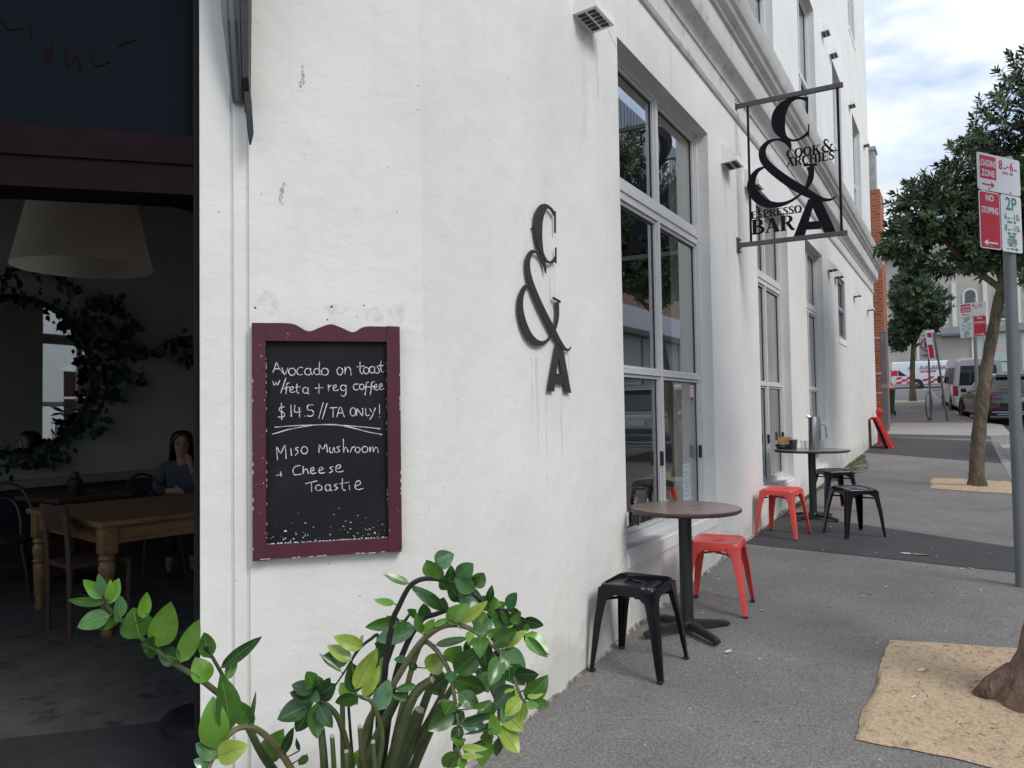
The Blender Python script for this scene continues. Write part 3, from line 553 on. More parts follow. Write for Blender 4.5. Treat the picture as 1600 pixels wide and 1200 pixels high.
def asphalt(name, col, speck=0.5, tint=1.0, worn=True):
    m = bpy.data.materials.new(name)
    m.use_nodes = True
    nt = m.node_tree
    L = nt.links.new
    b = nt.nodes['Principled BSDF']
    b.inputs['Roughness'].default_value = 0.8
    b.inputs['Specular IOR Level'].default_value = 0.35
    tc = N(nt, 'ShaderNodeTexCoord')
    ob = tc.outputs['Object']
    n1 = N(nt, 'ShaderNodeTexNoise', Scale=1.3, Detail=8.0, Roughness=0.65)
    L(ob, n1.inputs['Vector'])
    r1 = N(nt, 'ShaderNodeValToRGB')
    r1.color_ramp.elements[0].position, r1.color_ramp.elements[1].position = 0.3, 0.72
    r1.color_ramp.elements[0].color = (*[c*.84 for c in col], 1)
    r1.color_ramp.elements[1].color = (*[c*1.28 for c in col], 1)
    L(n1.outputs['Fac'], r1.inputs['Fac'])
    n2 = N(nt, 'ShaderNodeTexNoise', Scale=95.0, Detail=4.0, Roughness=0.75)
    L(ob, n2.inputs['Vector'])
    r2_ = N(nt, 'ShaderNodeValToRGB')
    r2_.color_ramp.elements[0].position, r2_.color_ramp.elements[1].position = 0.35, 0.7
    r2_.color_ramp.elements[0].color = (0.35, 0.35, 0.35, 1)
    r2_.color_ramp.elements[1].color = (1.75, 1.75, 1.72, 1)
    L(n2.outputs['Fac'], r2_.inputs['Fac'])
    x1 = N(nt, 'ShaderNodeMixRGB', blend_type='MULTIPLY')
    x1.inputs['Fac'].default_value = 0.8
    L(r1.outputs['Color'], x1.inputs['Color1'])
    L(r2_.outputs['Color'], x1.inputs['Color2'])
    cur = x1.outputs['Color']
    for sc, thr, amt, colr in ((38.0, 0.22, speck, (0.36, 0.35, 0.33)), (11.0, 0.085, speck*1.3, (0.52, 0.51, 0.48))):
        v = N(nt, 'ShaderNodeTexVoronoi', Scale=sc)
        L(ob, v.inputs['Vector'])
        rr = N(nt, 'ShaderNodeMapRange')
        rr.inputs['From Min'].default_value, rr.inputs['From Max'].default_value = thr*.6, thr
        rr.inputs['To Min'].default_value, rr.inputs['To Max'].default_value = min(1, amt), 0.0
        L(v.outputs['Distance'], rr.inputs['Value'])
        sp = N(nt, 'ShaderNodeTexNoise', Scale=sc*.13, Detail=4.0)
        L(ob, sp.inputs['Vector'])
        gt = N(nt, 'ShaderNodeMapRange')
        gt.inputs['From Min'].default_value, gt.inputs['From Max'].default_value = 0.48, 0.6
        L(sp.outputs['Fac'], gt.inputs['Value'])
        mu = N(nt, 'ShaderNodeMath', operation='MULTIPLY')
        L(rr.outputs[0], mu.inputs[0])
        L(gt.outputs[0], mu.inputs[1])
        x = N(nt, 'ShaderNodeMixRGB')
        x.inputs['Color2'].default_value = (*colr, 1)
        L(mu.outputs[0], x.inputs['Fac'])
        L(cur, x.inputs['Color1'])
        cur = x.outputs['Color']
    L(cur, b.inputs['Base Color'])
    n5 = N(nt, 'ShaderNodeTexNoise', Scale=110.0, Detail=5.0, Roughness=0.7)
    L(ob, n5.inputs['Vector'])
    bp = N(nt, 'ShaderNodeBump', Strength=0.7, Distance=0.006)
    L(n5.outputs['Fac'], bp.inputs['Height'])
    n6 = N(nt, 'ShaderNodeTexNoise', Scale=2.2, Detail=4.0)
    L(ob, n6.inputs['Vector'])
    bq = N(nt, 'ShaderNodeBump', Strength=0.4, Distance=0.04)
    L(n6.outputs['Fac'], bq.inputs['Height'])
    L(bq.outputs['Normal'], bp.inputs['Normal'])
    L(bp.outputs['Normal'], b.inputs['Normal'])
    return m

M = {}
M['stucco'] = stucco('white_render', (0.76, 0.748, 0.71))
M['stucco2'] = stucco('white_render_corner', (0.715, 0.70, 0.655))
M['cornice'] = mat('cornice_render', (0.62, 0.61, 0.57), 0.7, var=.1, vscale=3, bump=.3, bscale=30, second=(0.36, 0.33, 0.28), s_lo=.56, s_hi=.74, sscale=4)
M['cornice_top'] = mat('weathered_cornice_top', (0.33, 0.31, 0.27), 0.85, var=.3, vscale=6, bump=.4, bscale=40, second=(0.10, 0.10, 0.085), s_lo=.48, s_hi=.66, sscale=7, stretch=(2, 2, .6))
M['alu'] = mat('pale_aluminium', (0.66, 0.655, 0.645), 0.42, metal=0.1, var=.05, vscale=3)
M['alu_dark'] = mat('grey_aluminium', (0.33, 0.34, 0.36), 0.4, metal=0.35, var=.05, vscale=3)
M['black_rubber'] = mat('black_rubber', (0.02, 0.02, 0.022), 0.6)
M['low_glass'] = glass_mat('lower_window_glass', (0.93, 0.95, 0.94), 0.07, power=3.6)
M['glass'] = glass_mat('window_glass', (0.86, 0.90, 0.88), 0.19, power=2.2)
M['sill'] = mat('sill_render', (0.84, 0.83, 0.79), 0.7, spec=.2, var=.06, vscale=5, bump=.2, bscale=30, second=(.5, .49, .45), s_lo=.6, s_hi=.75, sscale=8)
M['maroon'] = mat('maroon_paint', (0.009, 0.004, 0.006), 0.7, spec=.08, var=.2, vscale=6, bump=.15, bscale=50)
M['dark_navy'] = mat('dark_navy_paint', (0.004, 0.005, 0.007), 0.7, spec=.2)
M['int_wall'] = mat('interior_grey_plaster', (0.38, 0.38, 0.385), 0.85, var=.08, vscale=1.5, bump=.15, bscale=20)
M['int_ceil'] = mat('interior_dark_ceiling', (0.05, 0.055, 0.075), 0.85)
M['int_floor'] = mat('worn_concrete_floor', (0.075, 0.071, 0.068), 0.75, var=.3, vscale=4, bump=.3, bscale=30, second=(.03, .03, .03), s_lo=.52, s_hi=.66, sscale=9)
M['mat_floor'] = mat('black_entrance_mat', (0.028, 0.028, 0.031), 0.8, var=.2, vscale=14, bump=.3, bscale=140)
M['asphalt'] = asphalt('footpath_asphalt', (0.190, 0.181, 0.172), .6)
M['asphalt_new'] = asphalt('dark_asphalt_patch', (0.060, 0.060, 0.064), .25)
M['road'] = asphalt('road_asphalt', (0.15, 0.15, 0.15), .3)
M['concrete'] = mat('concrete_apron', (0.36, 0.34, 0.31), 0.85, var=.14, vscale=2.5, bump=.3, bscale=50, second=(.24, .22, .2), s_lo=.5, s_hi=.72, sscale=1.6, stretch=(.5, 3, 1))
M['kerb'] = mat('stone_kerb', (0.27, 0.26, 0.245), 0.85, var=.2, vscale=5, bump=.4, bscale=40, second=(.14, .135, .13), s_lo=.52, s_hi=.68, sscale=4)
M['soil'] = mat('sandy_soil', (0.55, 0.415, 0.27), 0.95, var=.16, vscale=42, bump=.8, bscale=70, bdist=.02, second=(0.30, 0.205, 0.13), s_lo=.53, s_hi=.70, sscale=26)
M['earth'] = mat('earth', (0.16, 0.15, 0.13), 0.95, var=.2, vscale=.2)

# ------------------------------------------------------------------ ground, road, paving (structure)
def frange(a, b, n):
    return [a+(b-a)*i/n for i in range(n+1)]

def lerp_sheet(name, c, dz, m, nu=12, nv=12, edge=0.0, seed=0, lump=0.0):
    """a sheet through four (x,y) corners (a-b near edge, d-c far edge), following the ground"""
    a, b, cc, d = [Vector((p[0], p[1])) for p in c]
    mb = MB()
    vs = []
    for j in range(nv+1):
        for i in range(nu+1):
            u, v = i/nu, j/nv
            p = (a*(1-u)+b*u)*(1-v)+(d*(1-u)+cc*u)*v
            z = dz
            if edge and (i in (0, nu) or j in (0, nv)):
                q = noise.noise_vector(Vector((p.x*3.1+seed, p.y*3.1, seed*.7)))
                q2 = noise.noise_vector(Vector((p.x*11+seed, p.y*11, seed*.7)))
                p = p + Vector((q.x+.45*q2.x, q.y+.45*q2.y))*edge
            elif lump:
                z += lump*max(0, .5+noise.noise(Vector((p.x*2.5+seed, p.y*2.5, 1))))
                z += lump*.5*noise.noise(Vector((p.x*14+seed, p.y*14, 3)))
                z = max(dz, z)
            vs.append((p.x, p.y, gz(p.y)+z))
    w = nu+1
    fs = [(j*w+i, j*w+i+1, (j+1)*w+i+1, (j+1)*w+i) for j in range(nv) for i in range(nu)]
    mb.add(vs, fs, m)
    return tag(mb.build(name, smooth=True), kind='structure')

xs = [-1500, -60, -12.05, -12.0, -0.34, -0.30, 2.44, 2.46, 9.4, 9.42, 12, 60, 1500]
ys = [-1500, -60, -30, -12, -6, -2, 0, 1.5, 2.395, 2.4, 3, 4.4, 6, 7.5, 10, 13, 16, 18, 20.0, 20.05, 22, 24, 27, 30, 34, 38, 42, 47, 52, 57, 62, 68, 75, 90, 120, 300, 1500]
mb = MB()
gv = []
for y in ys:
    for x in xs:
        z = gz(y)-.20
        if -12.02 < x < -0.32 and 2.398 < y < 20.02:
            z = -0.75
        gv.append((x, y, z))
w = len(xs)
mb.add(gv, [(j*w+i, j*w+i+1, (j+1)*w+i+1, (j+1)*w+i) for j in range(len(ys)-1) for i in range(w-1)], M['earth'])
tag(mb.build('ground'), kind='structure')

def strip(name, x0, x1, y0, y1, dz, m, n=40, nx=2):
    return lerp_sheet(name, [(x0, y0), (x1, y0), (x1, y1), (x0, y1)], dz, m, nx, n)

# footpath along the street (x 0..2.30), laid in one sheet, and round the corner in front of the splay
strip('footpath', -0.02, 2.30, 2.30, 22.3, 0, M['asphalt'], 40, 4)
lerp_sheet('corner_footpath', [(-14, -6), (2.30, -6), (2.30, 2.30), (-14, 2.30)], 0, M['asphalt'], 30, 20)
strip('road', 2.44, 9.40, -60, 60, -0.14, M['road'], 60, 4)
lerp_sheet('cross_road', [(-90, 60), (90, 60), (90, 76), (-90, 76)], -.10, M['road'], 20, 8)
strip('opposite_footpath', 9.55, 12.2, -60, 60, 0.0, M['asphalt'], 60, 3)
lerp_sheet('far_footpath', [(-60, 76), (60, 76), (60, 80.4), (-60, 80.4)], 0.02, M['concrete'], 20, 3)
def kerb(name, xa, xb, y0, y1, m, dz=0.006):
    mb = MB()
    y = y0
    k = 0
    while y < y1:
        e = min(y+1.2, y1)
        a, b = gz(y), gz(e)
        pr = [(xa, -.22), (xb, -.22), (xb, -.02+dz), (xb-.02 if xb > xa else xb+.02, dz), (xa, dz)]
        mb.loft([[(p, y+.004, a+q) for p, q in pr], [(p, e-.004, b+q) for p, q in pr]], m)
        y = e
    return tag(mb.build(name), kind='structure')
kerb('kerb', 2.30, 2.44, -6, 20.4, M['kerb'])
# beyond the lane the kerb line bends to the left
KL = [(2.36, 26.9), (2.08, 28.6), (1.62, 33.5), (1.12, 39.6), (.62, 46), (-.1, 60)]
mb = MB()
ff, fk = [], []
for (x0, y0), (x1, y1) in zip(KL, KL[1:]):
    n = max(1, int((y1-y0)/1.2))
    for i in range(n+(y1 == 60)):
        q = i/n
        ff.append((x0+(x1-x0)*q, y0+(y1-y0)*q))
vs_ = []
for x, y in ff:
    for u in (0, .25, .5, .75, 1):
        xx = -4+(x+4)*u
        vs_.append((xx, y, gz(y)))
mb.add(vs_, [(j*5+i, j*5+i+1, j*5+i+6, j*5+i+5) for j in range(len(ff)-1) for i in range(4)], M['asphalt'])
tag(mb.build('far_footpath_by_kerb', smooth=True), kind='structure')
mb = MB()
for (x0, y0), (x1, y1) in zip(ff, ff[1:]):
    a, b = gz(y0), gz(y1)
    pr = [(0, -.22), (.14, -.22), (.14, -.014), (.12, .006), (0, .006)]
    mb.loft([[(x0+p, y0+.004, a+q) for p, q in pr], [(x1+p, y1-.004, b+q) for p, q in pr]], M['kerb'])
tag(mb.build('far_kerb'), kind='structure')
lerp_sheet('road_edge', [(-3, 26.5), (2.45, 26.5), (2.45, 60), (-3, 60)], -.1395, M['road'], 4, 40)
kerb('opposite_kerb', 9.55, 9.40, -60, 60, M['kerb'])
strip('gutter', 2.44, 2.80, -6, 26.4, -0.132, M['concrete'], 50, 1)
# patches and the lane crossing
lerp_sheet('dark_asphalt_strip', [(-.01, 7.08), (2.29, 6.70), (2.29, 7.58), (-.01, 8.92)], .004, M['asphalt_new'], 24, 8, .012, 3)
lerp_sheet('dark_asphalt_strip_by_lane', [(-.01, 17.2), (2.29, 15.35), (2.29, 20.55), (-.01, 22.05)], .004, M['asphalt_new'], 16, 10, .012, 5)
mb = MB()
pts = [(-3, 22.35), (-.1, 22.25), (1.6, 21.65), (2.32, 21.45), (2.62, 21.65), (2.75, 22.2), (2.75, 26.2), (2.3, 27.3), (-3, 27.3)]
top = [(x, y, gz(y)+.075) for x, y in pts]
bot = [(x, y, gz(y)-.2) for x, y in pts]
mb.loft([bot, top], M['concrete'])
tag(mb.build('lane_crossing'), kind='structure')
lerp_sheet('lane', [(-12, 20.3), (-.02, 20.3), (-.02, 24), (-12, 24)], .0, M['asphalt_new'], 6, 4)
# bare soil squares round the street trees
lerp_sheet('tree_pit_soil', [(1.31, 3.47), (2.29, 3.40), (2.29, 4.95), (1.34, 4.77)], .005, M['soil'], 36, 36, .02, 7, .018)
lerp_sheet('tree_pit_soil', [(1.34, 11.55), (2.29, 11.25), (2.29, 12.55), (1.33, 12.85)], .005, M['soil'], 24, 24, .02, 8, .018)
lerp_sheet('tree_pit_soil', [(-1.5, 42.3), (.3, 42.3), (.2, 44.6), (-1.5, 44.8)], .005, M['soil'], 12, 12, .05, 9, .02)
mg = mat('moss', (0.055, 0.068, 0.022), 0.95, var=.3, vscale=20, bump=.7, bscale=90)
mb = MB()
random.seed(5)
for k in range(520):
    y = random.uniform(12.0, 16.6)
    if random.random() < .25:
        y = random.uniform(8.9, 12.5)
    wdt = .30*math.exp(-((y-14)/1.6)**2)+.05
    x = .012+random.random()**1.6*wdt
    r = random.uniform(.012, .04)
    mb.lathe([(r, -.002), (r*.9, .004), (r*.4, .009), (0.0001, .010)], mg, 6, (x, y, gz(y)))
tag(mb.build('moss', smooth=True), kind='stuff')

# ------------------------------------------------------------------ the corner building
BL = thing('corner_building', 'white rendered corner cafe building with stepped cornice and tall aluminium windows', 'building', (0, 2.32, 0))
LOW = [(4.30, 6.23, .62, 3.69), (7.93, 9.57, .62, 3.69), (10.80, 12.27, .62, 3.69), (13.92, 14.92, 2.60, 3.65)]
UPP = [(7.40, 9.05, 5.30, 7.36), (10.70, 12.15, 5.30, 7.36), (14.05, 15.14, 5.30, 7.36), (16.90, 18.28, 5.30, 7.38)]
THI = [(7.40, 9.05, 9.1, 11.0), (10.7, 12.15, 9.1, 11.0), (14.05, 15.14, 9.1, 11.0), (16.75, 17.9, 9.15, 11.0)]
OPEN = LOW+UPP+THI
TH = 0.34
TOPZ = 12.2

def in_open(y, z):
    return any(a < y < b and c < z < d for a, b, c, d in OPEN)
mb = MB()
yb = sorted(set([2.32, 3.3, 20.2] + [v for o in OPEN for v in o[:2]] + [17.9, 19.0]))
zb = sorted(set([-.3, 1.5, 4.6, 8.2, TOPZ] + [v for o in OPEN for v in o[2:]]))
for y0, y1 in zip(yb, yb[1:]):
    for z0, z1 in zip(zb, zb[1:]):
        if not in_open((y0+y1)/2, (z0+z1)/2):
            mb.quad([(0, y0, z0), (0, y1, z0), (0, y1, z1), (0, y0, z1)])
            ya = max(y0, 2.46)
            mb.quad([(-TH, ya, z0), (-TH, ya, z1), (-TH, y1, z1), (-TH, y1, z0)])
for a, b, c, d in OPEN:
    for q in ([(0, a, c), (0, a, d), (-TH, a, d), (-TH, a, c)], [(0, b, c), (-TH, b, c), (-TH, b, d), (0, b, d)],
              [(0, a, d), (0, b, d), (-TH, b, d), (-TH, a, d)], [(0, a, c), (-TH, a, c), (-TH, b, c), (0, b, c)]):
        mb.quad(q)
wb(mb, 'street_wall', BL, M['stucco'])

# splayed corner wall: local frame s (to the left), out
Sd = Vector((-.70711, -.70711, 0))
On = Vector((.70711, -.70711, 0))
E0 = Vector((0, 2.32, 0))
def sp(s, o, z):
    return E0+Sd*s+On*o+Vector((0, 0, z))
def spbox(mb, s0, s1, o0, o1, z0, z1, m=None):
    vs = [sp(s, o, z) for z in (z0, z1) for (s, o) in ((s0, o0), (s1, o0), (s1, o1), (s0, o1))]
    mb.add(vs, [(0, 3, 2, 1), (4, 5, 6, 7), (0, 1, 5, 4), (1, 2, 6, 5), (2, 3, 7, 6), (3, 0, 4, 7)], m)
mb = MB()
zz = [-.3, 0.9, 2.2, 3.4, TOPZ]
prof = [(0.0, 0.0), (.612, 0.0), (.616, -.012), (.620, -.012), (.624, -.003), (.664, -.003), (.667, -.014), (.671, -.014), (.675, -.005), (.775, -.005), (.778, -.02), (.778, -.30)]
mb.loft([[sp(s, o, z) for s, o in prof] for z in (-.3, 3.45)], cap=False, close=False)
mb.quad([sp(.14, -.30, -.3), sp(.14, -.30, 3.45), sp(.778, -.30, 3.45), sp(.778, -.30, -.3)])
spbox(mb, 0.0, 2.35, -.30, 0.0, 3.45, TOPZ)
spbox(mb, 2.35, 2.90, -.30, 0.0, -.3, TOPZ)
wb(mb, 'corner_wall', BL, M['stucco2'])
mb = MB()
e1 = sp(2.90, 0, 0)
SX0, SX1, SZ0, SZ1 = -5.85, -3.05, .85, 3.5            # unseen opening, added to let more daylight into the cafe
mb.box((-12, e1.y+.02, -.3), (SX0, e1.y+.32, TOPZ)); mb.box((SX1, e1.y+.02, -.3), (e1.x-.002, e1.y+.32, TOPZ))
mb.box((SX0, e1.y+.02, -.3), (SX1, e1.y+.32, SZ0)); mb.box((SX0, e1.y+.02, SZ1), (SX1, e1.y+.32, TOPZ))
mb.box((-12, 19.9, -.9), (-TH-.002, 20.2, TOPZ))
mb.box((-12.3, e1.y+.02, -.9), (-12, 20.2, TOPZ))
mb.quad([(0, 20.2, -.3), (-TH-.002, 20.2, -.3), (-TH-.002, 20.2, TOPZ), (0, 20.2, TOPZ)])
wb(mb, 'rear_wall', BL, M['stucco'])
mb = MB()
for k in range(5):
    x = SX0+.002+(SX1-SX0-.054)*k/4
    mb.box((x, e1.y+.10, SZ0+.002), (x+.05, e1.y+.16, SZ1-.002))
for z in (SZ0+.003, SZ1-.055):
    for k in range(4):
        x = SX0+.002+(SX1-SX0-.054)*k/4
        mb.box((x+.051, e1.y+.105, z), (x+(SX1-SX0-.054)/4-.001, e1.y+.155, z+.05))
wb(mb, 'side_window', BL, M['alu'])  # unglazed frame for the added daylight opening, out of view
mb = MB()
rp = [(-12, e1.y+.1), (e1.x, e1.y+.1), (-.02, 2.4), (-.02, 20.1), (-12, 20.1)]
mb.loft([[(x, y, TOPZ-.05) for x, y in rp], [(x, y, TOPZ+.1) for x, y in rp]])
wb(mb, 'roof', BL, M['cornice_top'])

# cornice swept along both fronts
CP = [(0.0, 4.10), (.018, 4.10), (.030, 4.125), (.030, 4.155), (.016, 4.175), (.016, 4.30), (.030, 4.305), (.036, 4.335), (.060, 4.37), (.115, 4.405), (.125, 4.43), (.125, 4.63), (.150, 4.635), (.156, 4.66), (.200, 4.685), (.215, 4.71), (.205, 4.73), (.235, 4.745), (.255, 4.78), (.275, 4.86)]
CT = [(.275, 4.8605), (.268, 4.885), (0.0, 4.96)]
path = [Vector((-12, e1.y+.02, 0)), Vector((e1.x, e1.y+.02, 0)), E0, Vector((0, 20.2, 0))]
def sweep(prof):
    rings = []
    nrm = []
    for a, b in zip(path, path[1:]):
        d = (b-a).normalized()
        nrm.append(Vector((d.y, -d.x, 0)))
    for i, p in enumerate(path):
        n1 = nrm[max(0, i-1)]
        n2 = nrm[min(len(nrm)-1, i)]
        o = (n1+n2)/(1+n1.dot(n2))
        rings.append([p+o*q[0]+Vector((0, 0, q[1])) for q in prof])
    return rings
mb = MB()
mb.loft(sweep(CP), M['cornice'], cap=False, close=False)
end = [Vector((q[0], 20.2, q[1])) for q in CP+CT]
mb.add(end, [tuple(range(len(end)))], M['cornice'])
mb.loft(sweep(CT), M['cornice_top'], cap=False, close=False)
wb(mb, 'cornice', BL, smooth=True, angle=25)

# rough render fillet where the wall meets the path
mb = MB()
rings = []
y = 2.335
while y < 20.15:
    h = .016+.05*max(0, noise.noise(Vector((y*1.3, 0, 2))))+.016*noise.noise(Vector((y*9, 0, 5)))
    o = .008+.03*max(0, noise.noise(Vector((y*2.1, 4, 2))))+.010*noise.noise(Vector((y*14, 1, 5)))
    g = gz(y)
    rings.append([(-.004, y, g-.02), (max(.005, o), y, g-.02), (max(.004, o*.8), y, g+h*.4), (max(.002, o*.35), y, g+h*.85), (-.004, y, g+h)])
    y += .035
mb.loft(rings)
wb(mb, 'base_fillet', BL, mat('crumbling_render', (.44, .43, .39), .9, var=.25, vscale=14, bump=.8, bscale=60, second=(.12, .11, .095), s_lo=.42, s_hi=.58, sscale=13))

# windows
def window(o, cols, rails, parent, m, ox=-.10, detail=True, sill=True):
    a, b, c, d = o
    fw = .042
    mb = MB()
    x0, x1 = ox, ox-.055
    e = .001
    mb.box((x0, a+e, c+e), (x1, a+fw, d-e)); mb.box((x0, b-fw, c+e), (x1, b-e, d-e))
    mb.box((x0, a+fw, d-fw), (x1, b-fw, d-e)); mb.box((x0, a+fw, c+e), (x1, b-fw, c+fw))
    # outer cover strips, a little proud
    mb.box((x0+.012, b-.028, c+.006), (x0+.001, b-.002, d-.004))
    mb.box((x0+.012, a+.002, c+.006), (x0+.001, a+.028, d-.004))
    W_ = (b-a-2*fw)
    ms = [a+fw+W_*k/cols for k in range(1, cols)]
    for yv in ms:
        mb.box((x0+.004, yv-.024, c+fw), (x1, yv+.024, d-fw))
    for (zr, hr) in rails:
        mb.box((x0+.006, a+fw, zr-hr/2), (x1+.002, b-fw, zr+hr/2))
        if hr > .09:
            mb.box((x0+.016, a+fw, zr-.012), (x0+.007, b-fw, zr+.012))
    fr = wb(mb, 'window', parent, m)
    # sashes
    zs = [c+fw]+[v for zr, hr in sorted(rails) for v in (zr-hr/2, zr+hr/2)]+[d-fw]
    yy = [a+fw]+[v for yv in ms for v in (yv-.024, yv+.024)]+[b-fw]
    sb = MB(); gb = MB(); kb = MB(); lgb = MB()
    for zi in range(0, len(zs), 2):
        for yi in range(0, len(yy), 2):
            y0, y1, z0, z1 = yy[yi]+.004, yy[yi+1]-.004, zs[zi]+.004, zs[zi+1]-.004
            t = .019
            xa, xb = ox-.010, ox-.050
            for q in (((xa, y0, z0), (xb, y0+t, z1)), ((xa, y1-t, z0), (xb, y1, z1)), ((xa, y0+t, z1-t), (xb, y1-t, z1)), ((xa, y0+t, z0), (xb, y1-t, z0+t))):
                sb.box(*q)
            xg = ox-.034
            (lgb if detail and zi == 0 else gb).quad([(xg, y0+t*.5, z0+t*.5), (xg, y1-t*.5, z0+t*.5), (xg, y1-t*.5, z1-t*.5), (xg, y0+t*.5, z1-t*.5)])
            for q in (((xg+.007, y0+t, z0+t), (xg+.001, y0+t+.007, z1-t)), ((xg+.007, y1-t-.007, z0+t), (xg+.001, y1-t, z1-t)), ((xg+.007, y0+t+.007, z1-t-.007), (xg+.001, y1-t-.007, z1-t))):
                kb.box(*q)
    for bb, nm, mm in ((sb, 'sash_frame', m), (gb, 'pane', M['glass']), (kb, 'gasket', M['black_rubber']), (lgb, 'lower_pane', M['low_glass'])):
        if not bb.v:
            continue
        o_ = bb.build(nm, mm, fr)
    if detail:
        zc = c+.48
        for yv in ([ms[0]] if ms else [])+[b-fw]:
            hb = MB()
            hb.box((ox+.016, yv-.050, zc-.05), (ox-.009, yv-.034, zc+.05), bev=.004)
            hb.build('latch', M['black_rubber'], fr)
        scb = MB()
        for zc in frange(c+.25, d-.25, 4):
            scb.lathe([(.006, 0), (.006, .003), (0.0001, .004)], M['alu_dark'], 8, M=Matrix.Translation((x0+.012, b-.016, zc)) @ Matrix.Rotation(R(90), 4, 'Y'))
        scb.build('screw_heads', M['alu_dark'], fr)
    if sill:
        s = MB()
        s.loft([[(ox+.002, y, c-.002), (.012, y, c-.026), (.012, y, c-.105), (-.02, y, c-.115), (-.05, y, c-.04)] for y in (a+.003, b-.003)])
        s.build('sill', M['sill'], fr)
    return fr
for o in LOW[:3]:
    window(o, 2, [(1.69, .028), (2.84, .125)], BL, M['alu'])
window(LOW[3], 1, [(3.12, .05)], BL, M['alu_dark'], ox=-.035, detail=False)
for o in UPP:
    window(o, 2, [(6.15, .07)], BL, M['alu'], detail=False)
for o in THI:
    window(o, 2, [(10.1, .07)], BL, M['alu'], detail=False)

# air vents: wedge-shaped hoods with a perforated underside
def vent(y0, y1, z0, h, out, parent):
    mb = MB()
    pr = [(0, 0), (out, .012), (out, .05), (.02, h), (0, h)]
    t = .012
    mb.loft([[(o, y, z0+z) for o, z in pr] for y in (y0, y1)])
    v = wb(mb, 'vent', parent, M['sill'])
    gb = MB()
    n = 5
    for j in range(2):
        for i in range(n):
            ya = y0+.02+(y1-y0-.04)*(i+.15)/n
            yb_ = y0+.02+(y1-y0-.04)*(i+.8)/n
            xa, xb_ = out*(.12+.42*j), out*(.44+.42*j)
            gb.box((xa, ya, z0+.012*xa/out-.003), (xb_, yb_, z0+.012*xb_/out+.004))
    gb.build('slots', M['dark_hole'], v)
    return v
M['dark_hole'] = mat('vent_slot', (0.05, 0.05, 0.05), .9)
for y in (3.68, 6.63, 7.46, 12.78, 13.54, 16.14, 18.7):
    vent(y, y+.25, 3.55, .17, .135, BL)
for y in (12.85, 13.75, 16.3, 19.0):
    vent(y, y+.25, 7.33, .16, .12, BL)

# door surround in the splay: jamb liner, maroon transom, dark glass above
mb = MB()
spbox(mb, .780, .80, -.26, -.04, -.02, 3.45)
wb(mb, 'door_jamb', BL, M['dark_navy'])
mb = MB()
spbox(mb, .80, 2.35, -.22, -.05, 2.225, 2.44)
spbox(mb, .80, 2.35, -.05, -.035, 2.225, 2.275)
spbox(mb, .80, 2.35, -.05, -.042, 2.335, 2.345)
wb(mb, 'transom', BL, M['maroon'])
mb = MB()
spbox(mb, .80, 2.35, -.13, -.12, 2.44, 3.45)
tg = wb(mb, 'transom_panel', BL, mat('dark_gloss_panel', (0.0035, 0.0055, 0.009), .45, spec=.05))
mb = MB()
random.seed(11)
for pts in ([(1.33, 2.80), (1.30, 2.77), (1.26, 2.78)], [(1.24, 2.80), (1.235, 2.74)], [(1.19, 2.72), (1.18, 2.66), (1.17, 2.73)], [(1.13, 2.73), (1.12, 2.66), (1.09, 2.70), (1.08, 2.64)], [(1.05, 2.72), (1.03, 2.67), (.99, 2.69)], [(.96, 2.75), (.90, 2.78)]):
    mb.ribbon([(s+.10, z+.02, .007) for s, z in pts], .002, None, E0+On*-.119, Sd, (0, 0, 1), On, 4)
mb.build('faint_red_marks', mat('faint_red', (0.010, 0.004, 0.006), .8, spec=.05), tg)  # faint dark red strokes just proud of the transom panel

# interior shell
mb = MB()
mb.quad([(-6, e1.y+.32, 0), (-6, 13.4, 0), (-6, 13.4, 3.83), (-6, e1.y+.32, 3.83)])
mb.quad([(-6, 13.4, 0), (-TH-.003, 13.4, 0), (-TH-.003, 13.4, 3.83), (-6, 13.4, 3.83)])
mb.quad([(-TH-.003, 2.5, .0), (-TH-.003, 4.30, .0), (-TH-.003, 4.30, 3.83), (-TH-.003, 2.5, 3.83)])
wb(mb, 'interior_wall', BL, M['int_wall'])
mb = MB()
ip = [(-6, e1.y+.32), (e1.x-.1, e1.y+.32), (-.43, 2.35), (-.345, 2.5), (-.345, 13.4), (-6, 13.4)]
mb.loft([[(x, y, 3.83) for x, y in ip], [(x, y, 3.95) for x, y in ip]])
wb(mb, 'ceiling', BL, M['int_ceil'])
mb = MB()
fp = [(-6.05, e1.y+.3), (e1.x+.01, e1.y+.02), (-.01, 2.33), (-.34, 2.5), (-.34, 13.4), (-6.05, 13.4)]
mb.loft([[(x, y, -.1) for x, y in fp], [(x, y, .05) for x, y in fp]], M['int_floor'])
tag(mb.build('cafe_floor'), kind='structure')
mb = MB()
fp = [sp(.80, -.02, 0), sp(2.34, -.02, 0), sp(2.34, -1.03, 0), sp(.62, -1.03, 0), sp(.80, -.3, 0)]
mb.loft([[(p.x, p.y, .045) for p in fp], [(p.x, p.y, .056) for p in fp]], M['mat_floor'])
tag(mb.build('entrance_mat'), 'wide black entrance mat lying inside the open doorway', 'mat')

